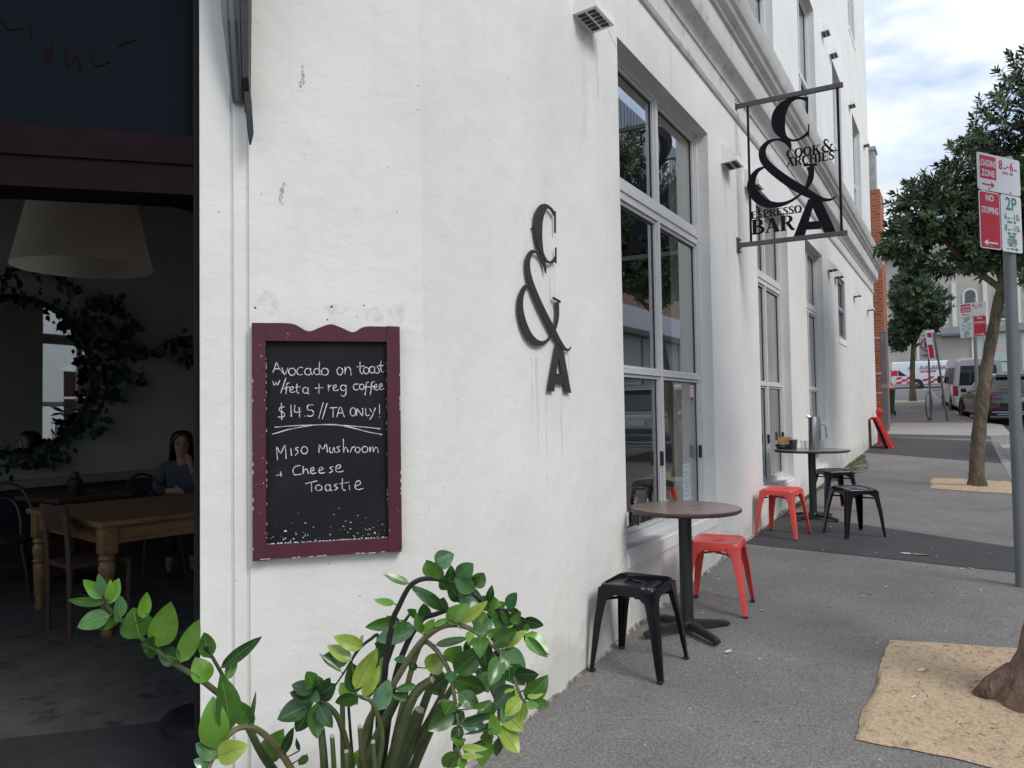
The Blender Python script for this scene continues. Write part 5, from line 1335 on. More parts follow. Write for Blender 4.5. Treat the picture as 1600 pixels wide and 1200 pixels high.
# ------------------------------------------------------------------ metal stools
M['st_black'] = mat('black_gloss_enamel', (0.004, 0.005, 0.008), .16, var=.2, vscale=20, spec=.3, second=(0.16, 0.16, 0.16), s_lo=.73, s_hi=.77, sscale=30)
M['st_red'] = mat('red_gloss_enamel', (0.70, 0.080, 0.068), .26, var=.07, vscale=10, second=(0.16, 0.03, 0.03), s_lo=.70, s_hi=.74, sscale=24)
M['st_foot'] = mat('rubber_foot', (0.02, 0.02, 0.02), .8)
M['st_wear'] = mat('worn_metal_edge', (0.22, 0.21, 0.21), .4, metal=.4)
def make_stool(label, m, group):
    t = thing('metal_stool', label, 'stool', group=group)
    H, hw, n = .445, .150, 40
    def sq(k, r):
        a = 2*math.pi*(k+.5)/n
        c, s = math.cos(a), math.sin(a)
        p = .22
        return Vector((r*math.copysign(abs(c)**p, c), r*math.copysign(abs(s)**p, s), 0))
    def dia(k, rx, ry):
        a = 2*math.pi*(k+.5)/n
        c, s = math.cos(a), math.sin(a)
        return Vector((rx*math.copysign(abs(c)**1.0, c), ry*math.copysign(abs(s)**.6, s), 0))
    rings = []
    for r, z in ((hw-.004, H-.050), (hw+.004, H-.050), (hw+.003, H-.016), (hw-.002, H-.004), (hw-.010, H), (hw-.016, H-.003), (hw-.024, H-.008), (hw*.5, H-.010)):
        rings.append([sq(k, r)+Vector((0, 0, z)) for k in range(n)])
    for s_, z in ((1.25, H-.010), (1.0, H-.013), (1.0, H-.030)):
        rings.append([dia(k, .030*s_, .016*s_)+Vector((0, 0, z)) for k in range(n)])
    mb = MB()
    mb.loft(rings, m, cap=False)
    rr = random.Random(6)
    wi = mb.mi(M['st_wear'])
    for row, ch in ((2, .05), (3, .30), (4, .16)):
        for k in range(n):
            a = (k+.5)/n*8 % 2
            if rr.random() < ch*(1.8 if .7 < a < 1.3 else .5):
                mb.m[row*n+k] = wi
    mb.build('seat', None, t, True, angle=50)
    for sx, sy in ((1, 1), (-1, 1), (-1, -1), (1, -1)):
        mb = MB()
        secs = []
        for z, c, f in ((H-.020, hw+.0055, .080), (H-.050, hw+.0075, .078), (H-.075, hw+.010, .058), (H-.11, hw+.014, .052), (.24, hw+.027, .044), (.10, hw+.040, .034), (.012, hw+.048, .026)):
            th = .0035
            q = .010
            out = [(c-f, c), (c-q, c), (c-q*.3, c-q*.3), (c, c-q), (c, c-f)]
            inn = [(c-th, c-f), (c-th, c-q), (c-th-q*.3, c-th-q*.3), (c-q, c-th), (c-f, c-th)]
            secs.append([Vector((sx*a, sy*b, z)) for a, b in out+inn])
        mb.loft(secs, m)
        lg = mb.build('leg', None, t, True, angle=40)
        mb = MB()
        c = hw+.049
        mb.box((sx*(c-.030), sy*(c-.030), 0), (sx*(c+.001), sy*(c+.001), .014), bev=.004)
        mb.build('foot', M['st_foot'], lg)
    mb = MB()
    z = H-.085
    for s_ in (1, -1):
        zz_ = z+.004*s_
        a = hw-.002
        mb.tube([(-a, -a*s_, zz_), (a, a*s_, zz_)], .0075, n=8)
    mb.lathe([(.018, z-.012), (.018, z+.012)], None, 12)
    mb.build('cross_brace', m, t, True)
    # skirt webs rounding the leg into the seat
    mb = MB()
    for k in range(4):
        Mx = Matrix.Rotation(k*math.pi/2, 4, 'Z')
        y = hw+.0045
        for s_ in (1, -1):
            pl = [(s_*(hw-.058), H-.050), (s_*(hw-.070), H-.050), (s_*(hw-.095), H-.050), (s_*(hw-.072), H-.058), (s_*(hw-.058), H-.075)]
            vs = [Mx @ Vector((x, y-dy, zz_)) for dy in (0, .003) for x, zz_ in pl]
            n_ = len(pl)
            mb.add(vs, [tuple(range(n_)), tuple(range(n_, 2*n_))[::-1]]+[(i, (i+1) % n_, (i+1) % n_+n_, i+n_) for i in range(n_)])
    mb.build('skirt', m, t)
    return t
SL = math.atan(.034)
stool = make_stool('black metal stool nearest the camera, beside the nearer round table', M['st_black'], 'metal stools on the footpath')
stool.location = (.229, 3.870, gz(3.87))
stool.rotation_euler = (SL, 0, R(-2))
rd = {M['st_black']: M['st_red']}
dup(stool, (.335, 5.03, gz(5.03)), R(6), 'red metal stool behind the column of the nearer round table', mats=rd, rx=SL)
dup(stool, (.245, 7.58, gz(7.58)), R(-9), 'red metal stool in front of the farther table, against the wall', mats=rd, rx=SL)
dup(stool, (.83, 7.83, gz(7.83)), R(38), 'black metal stool standing on the dark asphalt strip in mid footpath', rx=SL)
dup(stool, (.46, 9.38, gz(9.38)), R(33), 'black metal stool behind the farther round table', rx=SL)

# ------------------------------------------------------------------ cafe tables
M['top'] = mat('brown_laminate', (0.25, 0.185, 0.162), .24, var=.28, vscale=5, stretch=(1, 6, 1), second=(.20, .15, .13), s_lo=.55, s_hi=.8, sscale=3)
M['edge'] = mat('table_edge', (0.055, 0.035, 0.030), .3)
M['iron'] = mat('black_cast_iron', (0.014, 0.014, 0.017), .42, var=.2, vscale=12, second=(.10, .10, .11), s_lo=.66, s_hi=.74, sscale=14)
def make_table(label, r, rot):
    t = thing('cafe_table', label, 'table', group='round cafe tables on the footpath')
    h = .725
    mb = MB()
    mb.lathe([(.0001, h-.026), (r-.012, h-.026), (r-.003, h-.020), (r, h-.012), (r-.002, h-.004), (r-.008, h-.0004)], M['edge'], 56)
    mb.lathe([(r-.008, h-.0004), (.0001, h)], M['top'], 56)
    mb.build('tabletop', None, t, True)
    mb = MB()
    mb.lathe([(.045, .045), (.040, .07), (.038, .10), (.038, h-.05), (.06, h-.040), (.10, h-.0265)], None, 24)
    mb.build('column', M['iron'], t, True)
    mb = MB()
    mb.lathe([(.052, .030), (.055, .052), (.046, .066), (.03, .068)], None, 20)
    for k in range(4):
        a = rot+k*math.pi/2
        d = Vector((math.cos(a), math.sin(a), 0))
        s_ = Vector((-d.y, d.x, 0))
        rings = []
        for q, hh, w, zt_ in ((.03, .040, .030, .066), (.12, .036, .028, .060), (.22, .028, .026, .046), (.275, .022, .025, .036), (.292, .014, .018, .026)):
            c = d*q
            rings.append([c+s_*w+Z*(zt_-hh), c-s_*w+Z*(zt_-hh), c-s_*w*.9+Z*(zt_-.006), c-s_*w*.5+Z*zt_, c+s_*w*.5+Z*zt_, c+s_*w*.9+Z*(zt_-.006)])
        mb.loft(rings)
    mb.build('base', M['iron'], t, True, angle=40)
    mb = MB()
    for k in range(4):
        a = rot+k*math.pi/2
        mb.lathe([(.016, 0), (.018, .012), (.012, .018)], None, 10, (math.cos(a)*.27, math.sin(a)*.27, 0))
    mb.build('levelling_feet', M['st_foot'], t)
    return t
T1 = make_table('round brown cafe table nearest the camera, under the first tall window', .325, R(-38))
T1.location = (.30, 4.46, gz(4.46)+.002)
T2 = make_table('round brown cafe table farther along, with cups and steel thermos on top', .375, R(-28))
T2.location = (.355, 8.62, gz(8.62)+.002)
zt2 = gz(8.62)+.7275
# things on the far table
M['steel'] = mat('brushed_steel', (0.55, 0.55, 0.56), .28, metal=1.0)
M['clear'] = glass_mat('drinking_glass', (0.93, 0.96, 0.96), 0.05, power=4)
def cupth(x, y):
    c = thing('paper_cup', 'small dark grey takeaway coffee cup beside the food box on the far table', 'cup', (x, y, zt2))
    mb = MB()
    mb.lathe([(.030, .0), (.031, .002), (.044, .108), (.042, .108)], None, 20)
    mb.build('cup_body', mat('grey_paper_cup', (.06, .06, .065), .7), c, True)
    mb = MB()
    mb.lathe([(.042, .100), (.0465, .103), (.047, .109), (.041, .109), (.040, .100), (.0001, .100)], None, 20)
    mb.build('rim', mat('white_cup_rim', (.6, .6, .57), .6), c, True)
cupth(.185, 8.56)
c = thing('takeaway_box', 'open brown takeaway food tray beside the grey cup on the far table', 'food box', (.085, 8.60, zt2))
mb = MB()
mb.loft([[(-.06, -.05, .0), (.06, -.05, 0), (.06, .05, 0), (-.06, .05, 0)], [(-.085, -.07, .05), (.085, -.07, .05), (.085, .07, .05), (-.085, .07, .05)], [(-.082, -.067, .05), (.082, -.067, .05), (.082, .067, .05), (-.082, .067, .05)], [(-.058, -.048, .006), (.058, -.048, .006), (.058, .048, .006), (-.058, .048, .006)]])
mb.build('tray', mat('dark_card', (.04, .03, .025), .7), c)
mb = MB()
mb.loft([[(-.08, .04, .052), (.08, .04, .052), (.08, .07, .052), (-.08, .07, .052)], [(-.075, .045, .10), (.075, .045, .10), (.075, .075, .10), (-.075, .075, .10)], [(-.05, .06, .13), (.05, .06, .13), (.05, .085, .13), (-.05, .085, .13)]])
mb.lathe([(.07, .03), (.06, .045), (.03, .052), (.0001, .054)], None, 12)
mb.build('bread', mat('bread_crust', (.42, .25, .12), .8, var=.3, vscale=30), c, True)
c = thing('steel_jug', 'tall brushed steel water jug with side handle on the far table', 'jug', (.385, 8.66, zt2))
mb = MB()
mb.lathe([(.062, .0), (.064, .004), (.060, .32), (.058, .34), (.054, .34), (.054, .30)], None, 28)
mb.build('jug_body', M['steel'], c, True)
mb = MB()
mb.tube(smooth([(.056, 0, .255), (.085, 0, .262), (.108, 0, .255), (.112, 0, .22), (.118, 0, .14), (.116, 0, .115)], 4), .0095, n=8)
mb.build('handle', M['steel'], c, True)
mb = MB()
mb.tube([(-.05, -.02, .335), (-.066, -.03, .352)], [.02, .012], n=8)
mb.build('spout', M['steel'], c, True)
for i, (x, y, lab) in enumerate(((.290, 8.55, 'clear water glass between the grey cup and steel jug'), (.335, 8.48, 'clear water glass in front of the steel jug'), (.455, 8.56, 'clear water glass at the right foot of the steel jug'))):
    mb = MB()
    mb.lathe([(.026, 0), (.033, .095), (.031, .095), (.024, .006), (.0001, .006)], None, 20)
    g = mb.build('water_glass', M['clear'], None, True, loc=(x, y, zt2))
    tag(g, lab, 'glass', 'water glasses on the far table')

# ------------------------------------------------------------------ bottles and papers inside the first window
random.seed(9)
def bottle(x, y, z, col, cap, h, r, lab, label_c=None):
    b = thing('wine_bottle', lab, 'bottle', (x, y, z), group='bottles on the window ledge')
    mb = MB()
    mb.lathe([(r*.9, 0), (r, .006), (r, h*.60), (r*.85, h*.68), (r*.42, h*.76), (r*.36, h*.90), (r*.42, h*.905), (r*.42, h*.93)], None, 20)
    m = mat('bottle_glass', col, .08, spec=.8)
    mb.build('bottle_body', m, b, True)
    mb = MB()
    mb.lathe([(r*.44, h*.86), (r*.45, h*.99), (r*.40, h)], None, 16)
    mb.build('foil', mat('foil_cap', cap, .35), b, True)
    if label_c:
        mb = MB()
        mb.lathe([(r+.0006, h*.22), (r+.0006, h*.50)], None, 20)
        mb.build('paper_label', mat('paper_label', label_c, .8, second=(.2, .2, .2), s_lo=.62, s_hi=.66, sscale=70), b, True)
LZ = .6205
for y, dx, col, cap, h, lc, lab in (
    (4.72, -.25, (.03, .05, .03), (.03, .03, .03), .33, (.95, .94, .9), 'tall dark bottle with a white label, at the left of the window ledge'),
    (4.84, -.22, (.01, .01, .01), (.02, .02, .02), .315, None, 'plain black bottle next to the white labelled one'),
    (4.97, -.26, (.03, .008, .01), (.09, .01, .02), .32, (.25, .02, .04), 'dark bottle with a red label and red foil'),
    (5.10, -.23, (.02, .02, .012), (.05, .05, .05), .29, None, 'short dark bottle against the window mullion'),
    (5.33, -.25, (.03, .04, .025), (.015, .015, .015), .34, None, 'black bottle just right of the mullion'),
    (5.45, -.23, (.014, .02, .012), (.03, .03, .03), .33, (.95, .95, .9), 'black bottle with a pale neck label right of the mullion'),
    (5.57, -.26, (.03, .03, .02), (.04, .03, .02), .36, None, 'tall brown bottle behind the red packet')):
    bottle(dx+.055, y, LZ, col, cap, h, .037, lab, lc)
def packet(y, x, w, d, h, col, lab, band=None):
    p = thing('packet', lab, 'packet', (x, y, LZ))
    mb = MB()
    mb.box((-d/2, -w/2, 0), (d/2, w/2, h), bev=.006)
    mb.build('carton', mat('printed_carton', col, .5, var=.1, vscale=30), p)
    mb = MB()
    mb.box((-d/2-.001, -w/2-.001, h*.45), (d/2+.001, w/2+.001, h*.72))
    mb.build('band', mat('carton_band', band or (.6, .58, .5), .6), p)
packet(5.69, -.195, .10, .08, .23, (.70, .06, .05), 'tall red packet at the right of the window ledge', (.5, .08, .07))
packet(4.50, -.205, .14, .10, .10, (.62, .2, .06), 'low orange and cream box in the left corner of the window ledge', (.55, .5, .38))
packet(4.62, -.20, .07, .06, .12, (.5, .07, .06), 'small red tin on the window ledge beside the orange box', (.5, .08, .07))
# notice and alarm sticker stuck on the glass
nb = MB()
gx = -.1335
nb.box((gx-.0012, 5.80, .74), (gx-.0004, 5.985, 1.02))
n_ = nb.build('paper_notice', mat('notice_paper', (.50, .60, .60), .8))
tag(n_, 'pale blue printed notice taped low inside the first tall window', 'notice')
lb = MB()
random.seed(3)
for k in range(17):
    z = 1.0-k*.0148
    y = 5.815
    while y < 5.965:
        w = random.uniform(.006, .03)
        if random.random() < .8:
            lb.box((gx-.0003, y, z-.004), (gx+.0001, min(y+w, 5.97), z+.001))
        y += w+.006
lb.build('print_lines', mat('print_ink', (.12, .18, .2), .8), n_)
sb = MB()
sb.box((gx-.0012, 6.04, 1.505), (gx-.0004, 6.115, 1.655))
s_ = sb.build('alarm_sticker', mat('sticker_white', (.7, .7, .7), .6))
tag(s_, 'small red and white sticker at the top of the lower right pane', 'sticker')
sb = MB()
for z0, z1 in ((1.505, 1.538), (1.632, 1.655)):
    sb.box((gx-.0003, 6.04, z0), (gx+.0001, 6.115, z1))
sb.build('red_band', mat('sticker_red', (.5, .02, .03), .6), s_)
sb = MB()
for z in (1.61, 1.60, 1.575, 1.555):
    sb.box((gx-.0003, 6.05, z), (gx+.0001, 6.105, z+.005))
sb.build('print_lines', mat('sticker_ink', (.05, .05, .06), .6), s_)

# ------------------------------------------------------------------ inside the cafe
FZ = .05
M['oak'] = mat('honey_pine', (0.24, 0.135, 0.06), .42, var=.3, vscale=4, stretch=(6, 1, 6), bump=.1, bscale=30)
M['dark_wood'] = mat('dark_stained_wood', (0.035, 0.022, 0.016), .45, var=.2, vscale=8)
M['brown_wood'] = mat('brown_wood', (0.075, 0.045, 0.028), .5, var=.25, vscale=8)
M['pale_wood'] = mat('pale_ledge_wood', (0.26, 0.21, 0.16), .6, var=.15, vscale=5)
M['navy_vinyl'] = mat('navy_upholstery', (0.020, 0.026, 0.042), .5, var=.15, vscale=6)
LP = thing('pendant_lamp', 'large pale cone shaped pendant lampshade hanging inside the doorway', 'lamp', (-2.33, 2.43, 2.25))
mb = MB()
mb.lathe([(.34, 0), (.2, .62)], None, 48)
mb.f = [q for q in mb.f if len(q) == 4]
mb.m = mb.m[:len(mb.f)]
shm = mat('linen_shade', (.66, .59, .50), .9, var=.1, vscale=20, bump=.2, bscale=120)
_n = shm.node_tree
_t = N(_n, 'ShaderNodeBsdfTranslucent', Color=(.66, .58, .47, 1))
_x = N(_n, 'ShaderNodeMixShader')
_x.inputs[0].default_value = .6
_n.links.new(_n.nodes['Principled BSDF'].outputs[0], _x.inputs[1])
_n.links.new(_t.outputs[0], _x.inputs[2])
_n.links.new(_x.outputs[0], _n.nodes['Material Output'].inputs['Surface'])
mb.build('lamp_shade', shm, LP, True)
mb = MB()
mb.tube([(0, 0, .55), (0, 0, 1.58)], .006, n=6)
mb.lathe([(.03, .40), (.03, .55), (.01, .57)], None, 10)
for k in range(3):
    a = k*2.094
    mb.tube([(0, 0, .57), (.198*math.cos(a), .198*math.sin(a), .617)], .003, n=5)
mb.build('cord', M['blk_steel'], LP)

DT = thing('dining_table', 'big honey coloured farmhouse dining table with turned legs inside the cafe', 'table', (-3.01, 2.97, FZ), math.atan2(.178, -.984)-math.pi)
# local: x runs from the near corner to -x (short side), y = long side
Ls, Ll, H = 1.25, 2.1, .735
mb = MB()
mb.box((-Ls-.03, -.03, H-.038), (.03, Ll+.03, H), bev=.008)
mb.build('tabletop', M['oak'], DT)
mb = MB()
for q in (((-Ls+.06, .02, H-.15), (-.06, .045, H-.0385)), ((-Ls+.06, Ll-.045, H-.15), (-.06, Ll-.02, H-.0385)), ((-.045, .06, H-.15), (-.02, Ll-.06, H-.0385)), ((-Ls+.02, .06, H-.15), (-Ls+.045, Ll-.06, H-.0385))):
    mb.box(*q)
mb.build('apron', M['oak'], DT)
for x, y in ((-.045, .045), (-Ls+.045, .045), (-.045, Ll-.045), (-Ls+.045, Ll-.045)):
    mb = MB()
    mb.box((x-.05, y-.05, H-.21), (x+.05, y+.05, H-.0385), bev=.004)
    pr = [(.030, 0), (.036, .02), (.028, .05), (.034, .10), (.040, .22), (.046, .31), (.040, .335), (.050, .35), (.040, .365), (.043, .39), (.052, .43), (.046, .46), (.038, .475), (.050, .49), (.050, .50), (.040, .515), (.048, .526)]
    mb.lathe([(r*1.05, z) for r, z in pr], None, 20, (x, y, 0))
    mb.build('leg', M['oak'], DT, True)
ti = mat('timber_dark_glaze', (.02, .02, .022), .3)

def bentwood(x, y, rz, label, m=None):
    c = thing('bentwood_chair', label, 'chair', (x, y, FZ), rz, 'bentwood chairs in the cafe')
    m = M['dark_wood']
    mb = MB()
    mb.lathe([(.0001, .44), (.19, .44), (.205, .45), (.205, .462), (.19, .468), (.0001, .462)], None, 24)
    mb.build('seat', m, c, True)
    for sx, sy in ((1, 1), (-1, 1), (1, -1), (-1, -1)):
        mb = MB()
        mb.tube([(sx*.13, sy*.13, .44), (sx*.165, sy*.165, .22), (sx*.19, sy*.19, 0)], [.016, .014, .010], n=8)
        mb.build('leg', m, c, True)
    for w, h, nm in ((.20, .88, 'back_hoop'), (.115, .76, 'inner_hoop')):
        mb = MB()
        pts = [(w*math.cos(a)*1.0, .165+.09*max(0, math.sin(a)), .46+(h-.46)*max(0, math.sin(a))**.75) for a in [math.pi*k/16 for k in range(17)]]
        mb.tube(pts, .0125, n=8)
        mb.build(nm, m, c, True)
    mb = MB()
    mb.tube([(.17*math.cos(a), .17*math.sin(a), .22) for a in [2*math.pi*k/20 for k in range(21)]], .008, n=6, cap=False)
    mb.build('ring_brace', m, c, True)
    return c
# wooden chair with a solid back at the near end of the table
WC = thing('wooden_chair', 'brown wooden chair with a broad solid back rail at the end of the dining table', 'chair', (-3.36, 3.09, FZ), R(170))
mb = MB()
mb.box((-.20, -.20, .43), (.20, .20, .46), bev=.008)
mb.build('seat', M['brown_wood'], WC)
for x, y, h in ((-.18, -.18, .43), (.18, -.18, .43), (-.18, .18, .80), (.18, .18, .80)):
    mb = MB()
    mb.tube([(x, y, 0), (x, y*1.02, .44), (x, y*(1.15 if h > .5 else 1.02), h)], [.017, .020, .016], n=8)
    mb.build('leg', M['brown_wood'], WC, True)
mb = MB()
mb.loft([[(-.21, .18+.03*math.sin(0), .66), (.21, .18, .66), (.21, .20, .66), (-.21, .20, .66)], [(-.225, .205, .83), (.225, .205, .83), (.225, .225, .83), (-.225, .225, .83)]])
mb.build('backrest', M['brown_wood'], WC)
mb = MB()
mb.tube([(-.18, -.18, .2), (-.18, .18, .2)], .010, n=6); mb.tube([(.18, -.18, .2), (.18, .18, .2)], .010, n=6); mb.tube([(-.18, 0, .2), (.18, 0, .2)], .010, n=6)
mb.build('stretcher', M['brown_wood'], WC)

bentwood(-4.75, 3.25, R(60), 'dark bentwood chair at the left corner of the dining table')
bentwood(-4.45, 4.35, R(80), 'dark bentwood chair on the far long side of the dining table, left of the woman')
bentwood(-4.02, 5.25, R(85), 'dark bentwood chair at the far side of the dining table facing the woman')
bentwood(-2.45, 3.75, R(-82), 'dark bentwood chair on the near side of the dining table by the doorway edge')
bentwood(-4.95, 2.55, R(30), 'dark bentwood chair at the left edge of the view, by the wall bench')
mb = MB()
BN = thing('wall_bench', 'long navy upholstered bench with a pale wooden ledge along the cafe back wall', 'bench', (-5.7, 1.0, FZ))
mb.box((-.29, 0, .82-.075), (-.14, 10.5, .82), bev=.004)
mb.build('ledge', M['pale_wood'], BN)
mb = MB()
mb.box((-.28, 0, .40), (-.16, 10.5, .743), bev=.02)
mb.build('backrest', M['navy_vinyl'], BN)
mb = MB()
mb.box((-.155, 0, .33), (.32, 10.5, .43), bev=.025)
mb.build('seat_cushion', M['navy_vinyl'], BN)
mb = MB()
mb.box((-.155, 0, 0), (.28, 10.5, .328))
mb.build('bench_base', M['brown_wood'], BN)
def small_table(x, y, label):
    t = thing('bench_table', label, 'table', (x, y, FZ), group='small tables along the bench')
    mb = MB()
    mb.box((-.33, -.33, .70), (.33, .33, .735), bev=.006)
    mb.build('tabletop', M['brown_wood'], t)
    mb = MB()
    mb.tube([(0, 0, .02), (0, 0, .70)], .035, n=12)
    mb.lathe([(.22, 0), (.20, .02), (.04, .04)], None, 20)
    mb.build('pedestal', M['iron'], t, True)
small_table(-4.98, 3.95, 'small brown table in front of the bench below the mirror')
small_table(-4.95, 5.95, 'small brown table in front of the bench beyond the woman')
c = thing('dark_jar', 'squat dark jar standing on the small table below the mirror', 'jar', (-4.86, 3.88, FZ+.735))
mb = MB()
mb.lathe([(.055, 0), (.06, .01), (.06, .13), (.045, .15), (.03, .155)], None, 18)
mb.build('jar_body', ti, c, True)
mb = MB()
mb.lathe([(.034, .152), (.036, .19), (.03, .20), (.0001, .202)], None, 14)
mb.build('lid', M['black_rubber'], c, True)
c = thing('round_stand_base', 'round black stand base on the floor just inside the doorway', 'stand', (-1.30, 2.36, .056))
mb = MB()
mb.lathe([(.17, 0), (.17, .035), (.15, .05), (.03, .06)], None, 32)
mb.build('base_plate', M['iron'], c, True)
mb = MB()
mb.tube([(.0, 0, .055), (0, 0, .62)], .02, n=12)
mb.build('post', M['iron'], c, True)

# round mirror with a wreath of vines
MR = thing('round_mirror', 'large round wall mirror above the bench on the cafe back wall', 'mirror', (-5.955, 3.97, 1.86), R(2.4))
RX = Matrix.Rotation(R(90), 4, 'Y')
mb = MB()
mb.lathe([(.715, .0), (.715, .012), (.0001, .0122)], None, 64, M=RX)
mirm = mat('mirror', (.86, .87, .87), .01, metal=1.0)
mb.build('mirror_glass', mirm, MR)
mb = MB()
mb.lathe([(.71, 0), (.71, .022), (.725, .03), (.75, .026), (.755, 0)], None, 64, M=RX)
mb.build('frame', M['dark_wood'], MR, True)
VL = [mat('vine_leaf_dark', (.012, .032, .016), .4, var=.3, vscale=20), mat('vine_leaf', (.022, .055, .02), .4, var=.3, vscale=20)]
VN = thing('trailing_vine', 'dark leafy vine trained round the mirror on the cafe back wall', 'plant', (-5.97, 3.97, 1.86))
random.seed(21)
def vine_leaf(mb, p, d, nrm, L, m):
    d, nrm = d.normalized(), nrm.normalized()
    s_ = d.cross(nrm).normalized()
    w = L*.36
    vs = [p, p+d*L*.25+s_*w*.85+nrm*L*.06, p+d*L*.55+s_*w*.9+nrm*L*.05, p+d*L, p+d*L*.55-s_*w*.9+nrm*L*.05, p+d*L*.25-s_*w*.85+nrm*L*.06, p+d*L*.5-nrm*L*.03]
    mb.add(vs, [(0, 1, 6), (1, 2, 6), (2, 3, 6), (3, 4, 6), (4, 5, 6), (5, 0, 6)], m)
mb = MB(); tb = MB()
trails = []
ring = [(.75*math.cos(a), .75*math.sin(a)) for a in [2*math.pi*k/48 for k in range(49)]]
trails.append((ring, 9, .06))
trails.append(([(-.4, .62), (-.1, .95), (.25, 1.0), (.5, .85)], 26, .09))
trails.append(([(.55, .55), (.75, .8), (.95, .75), (1.1, .55), (1.12, .35)], 60, .10))
trails.append(([(.62, .45), (.85, .55), (1.0, .35), (.95, .05), (.85, -.15)], 60, .10))
trails.append(([(.7, .3), (.95, .3), (1.3, .28), (1.6, .42), (1.85, .48)], 30, .10))
trails.append(([(.75, .1), (1.0, .08), (1.2, .05), (1.35, -.06)], 18, .08))
trails.append(([(.7, -.2), (.9, -.2), (1.05, -.22)], 14, .08))
trails.append(([(.6, -.45), (.3, -.75), (-.1, -.85), (-.5, -.75)], 60, .08))
trails.append(([(-.5, .6), (-.7, 1.0), (-.9, 1.2)], 30, .10))
trails.append(([(.68, .2), (.85, 0), (.78, -.35), (.55, -.6)], 40, .09))
trails.append(([(1.7, .5), (1.78, .38), (1.8, .22)], 24, .10))
for pts, nl, L in trails:
    P = smooth([(p[0], p[1]) for p in pts], 4) if len(pts) < 20 else pts
    tb.tube([(.05+.01*math.sin(i), p[0], p[1]) for i, p in enumerate(P)], .008, n=5)
    tot = nl if len(pts) < 20 else 170
    for k in range(tot):
        q = random.random()*(len(P)-1)
        i = int(q)
        p = Vector((.05, P[i][0], P[i][1])).lerp(Vector((.05, P[min(i+1, len(P)-1)][0], P[min(i+1, len(P)-1)][1])), q-i)
        p += Vector((random.uniform(0, .07), random.gauss(0, .05), random.gauss(0, .05)))
        a = random.uniform(0, 6.28)
        d = Vector((random.uniform(.0, .4), math.cos(a), math.sin(a)-.7))
        vine_leaf(mb, p, d, Vector((1, random.uniform(-.5, .5), random.uniform(-.2, .6))), L*random.uniform(.7, 1.5), random.choice(VL))
tb.build('vine_stem', M['stem'][2], VN)
mb.build('foliage', None, VN)
# indoor plant right of the woman
IP = thing('indoor_plant', 'dark broad leaved indoor plant beside the woman, half hidden by the doorway edge', 'plant', (-4.55, 5.75, FZ))
mb = MB()
mb.lathe([(.13, 0), (.16, .3), (.15, .3), (.14, .27)], None, 20)
mb.build('pot', M['iron'], IP, True)
mb = MB(); tb = MB()
for k in range(9):
    a = k*2.4
    tip = Vector((.30*math.cos(a), .30*math.sin(a), 1.25+.25*random.random()))
    tb.tube(smooth([(0, 0, .28), (.08*math.cos(a), .08*math.sin(a), .8), tuple(tip)], 4), .009, n=6)
    for j in range(5):
        b = a+random.uniform(-1, 1)
        vine_leaf(mb, tip, Vector((math.cos(b), math.sin(b), random.uniform(-.3, .7))), Vector((0, 0, 1)), random.uniform(.16, .28), VL[0])
tb.build('stem', M['stem'][2], IP)
mb.build('foliage', None, IP)

# the woman at the table
def skin(name, vs, es, rad, m, parent, sub=2):
    me = bpy.data.meshes.new(name)
    me.from_pydata([Vector(v) for v in vs], es, [])
    me.materials.append(m)
    o = bpy.data.objects.new(name, me)
    COL.objects.link(o)
    o.parent = parent
    md = o.modifiers.new('Skin', 'SKIN')
    md.use_smooth_shade = True
    for i, r in enumerate(rad):
        me.skin_vertices[0].data[i].radius = r if isinstance(r, tuple) else (r, r)
    me.skin_vertices[0].data[0].use_root = True
    s_ = o.modifiers.new('Subdivision', 'SUBSURF')
    s_.levels = s_.render_levels = sub
    return o
PX, PY = -4.75, 4.85
PE = thing('person', 'woman with long dark hair in grey blue top sitting inside cafe, hand raised', 'person', (PX, PY, FZ), math.atan2(1.72-PX, PY)+R(0))
# local: facing -y
skinm = mat('skin', (.30, .17, .12), .55)
vs = [(0, .02, .50), (0, .03, .66), (0, .02, .82), (0, .0, .94), (0, -.01, 1.02), (0, -.025, 1.08), (0, -.02, 1.17), (0, -.005, 1.225),
      (.15, .0, .915), (.215, -.02, .73), (.16, -.22, .735), (.075, -.235, .93), (.065, -.24, .985),
      (-.15, .0, .915), (-.215, -.03, .72), (-.12, -.25, .705), (-.04, -.30, .71),
      (.09, -.02, .48), (.10, -.42, .49), (.10, -.42, .08), (.10, -.55, .03),
      (-.09, -.02, .48), (-.10, -.42, .49), (-.10, -.42, .08), (-.10, -.55, .03)]
es = [(0, 1), (1, 2), (2, 3), (3, 4), (4, 5), (5, 6), (6, 7), (2, 8), (8, 9), (9, 10), (10, 11), (11, 12), (2, 13), (13, 14), (14, 15), (15, 16), (0, 17), (17, 18), (18, 19), (19, 20), (0, 21), (21, 22), (22, 23), (23, 24)]
rad = [(.15, .11), (.125, .09), (.13, .095), (.055, .05), (.05, .05), (.072, .082), (.080, .092), (.055, .06), .055, .042, .036, .026, (.034, .016), .055, .042, .036, .026, (.034, .016), .075, .055, .040, .035, .075, .055, .040, .035]
rad = rad[:8]+[.055, .042, .036, .026, (.034, .018), .055, .042, .036, .026][:9]+[.075, .055, .040, .03, .075, .055, .040, .03]
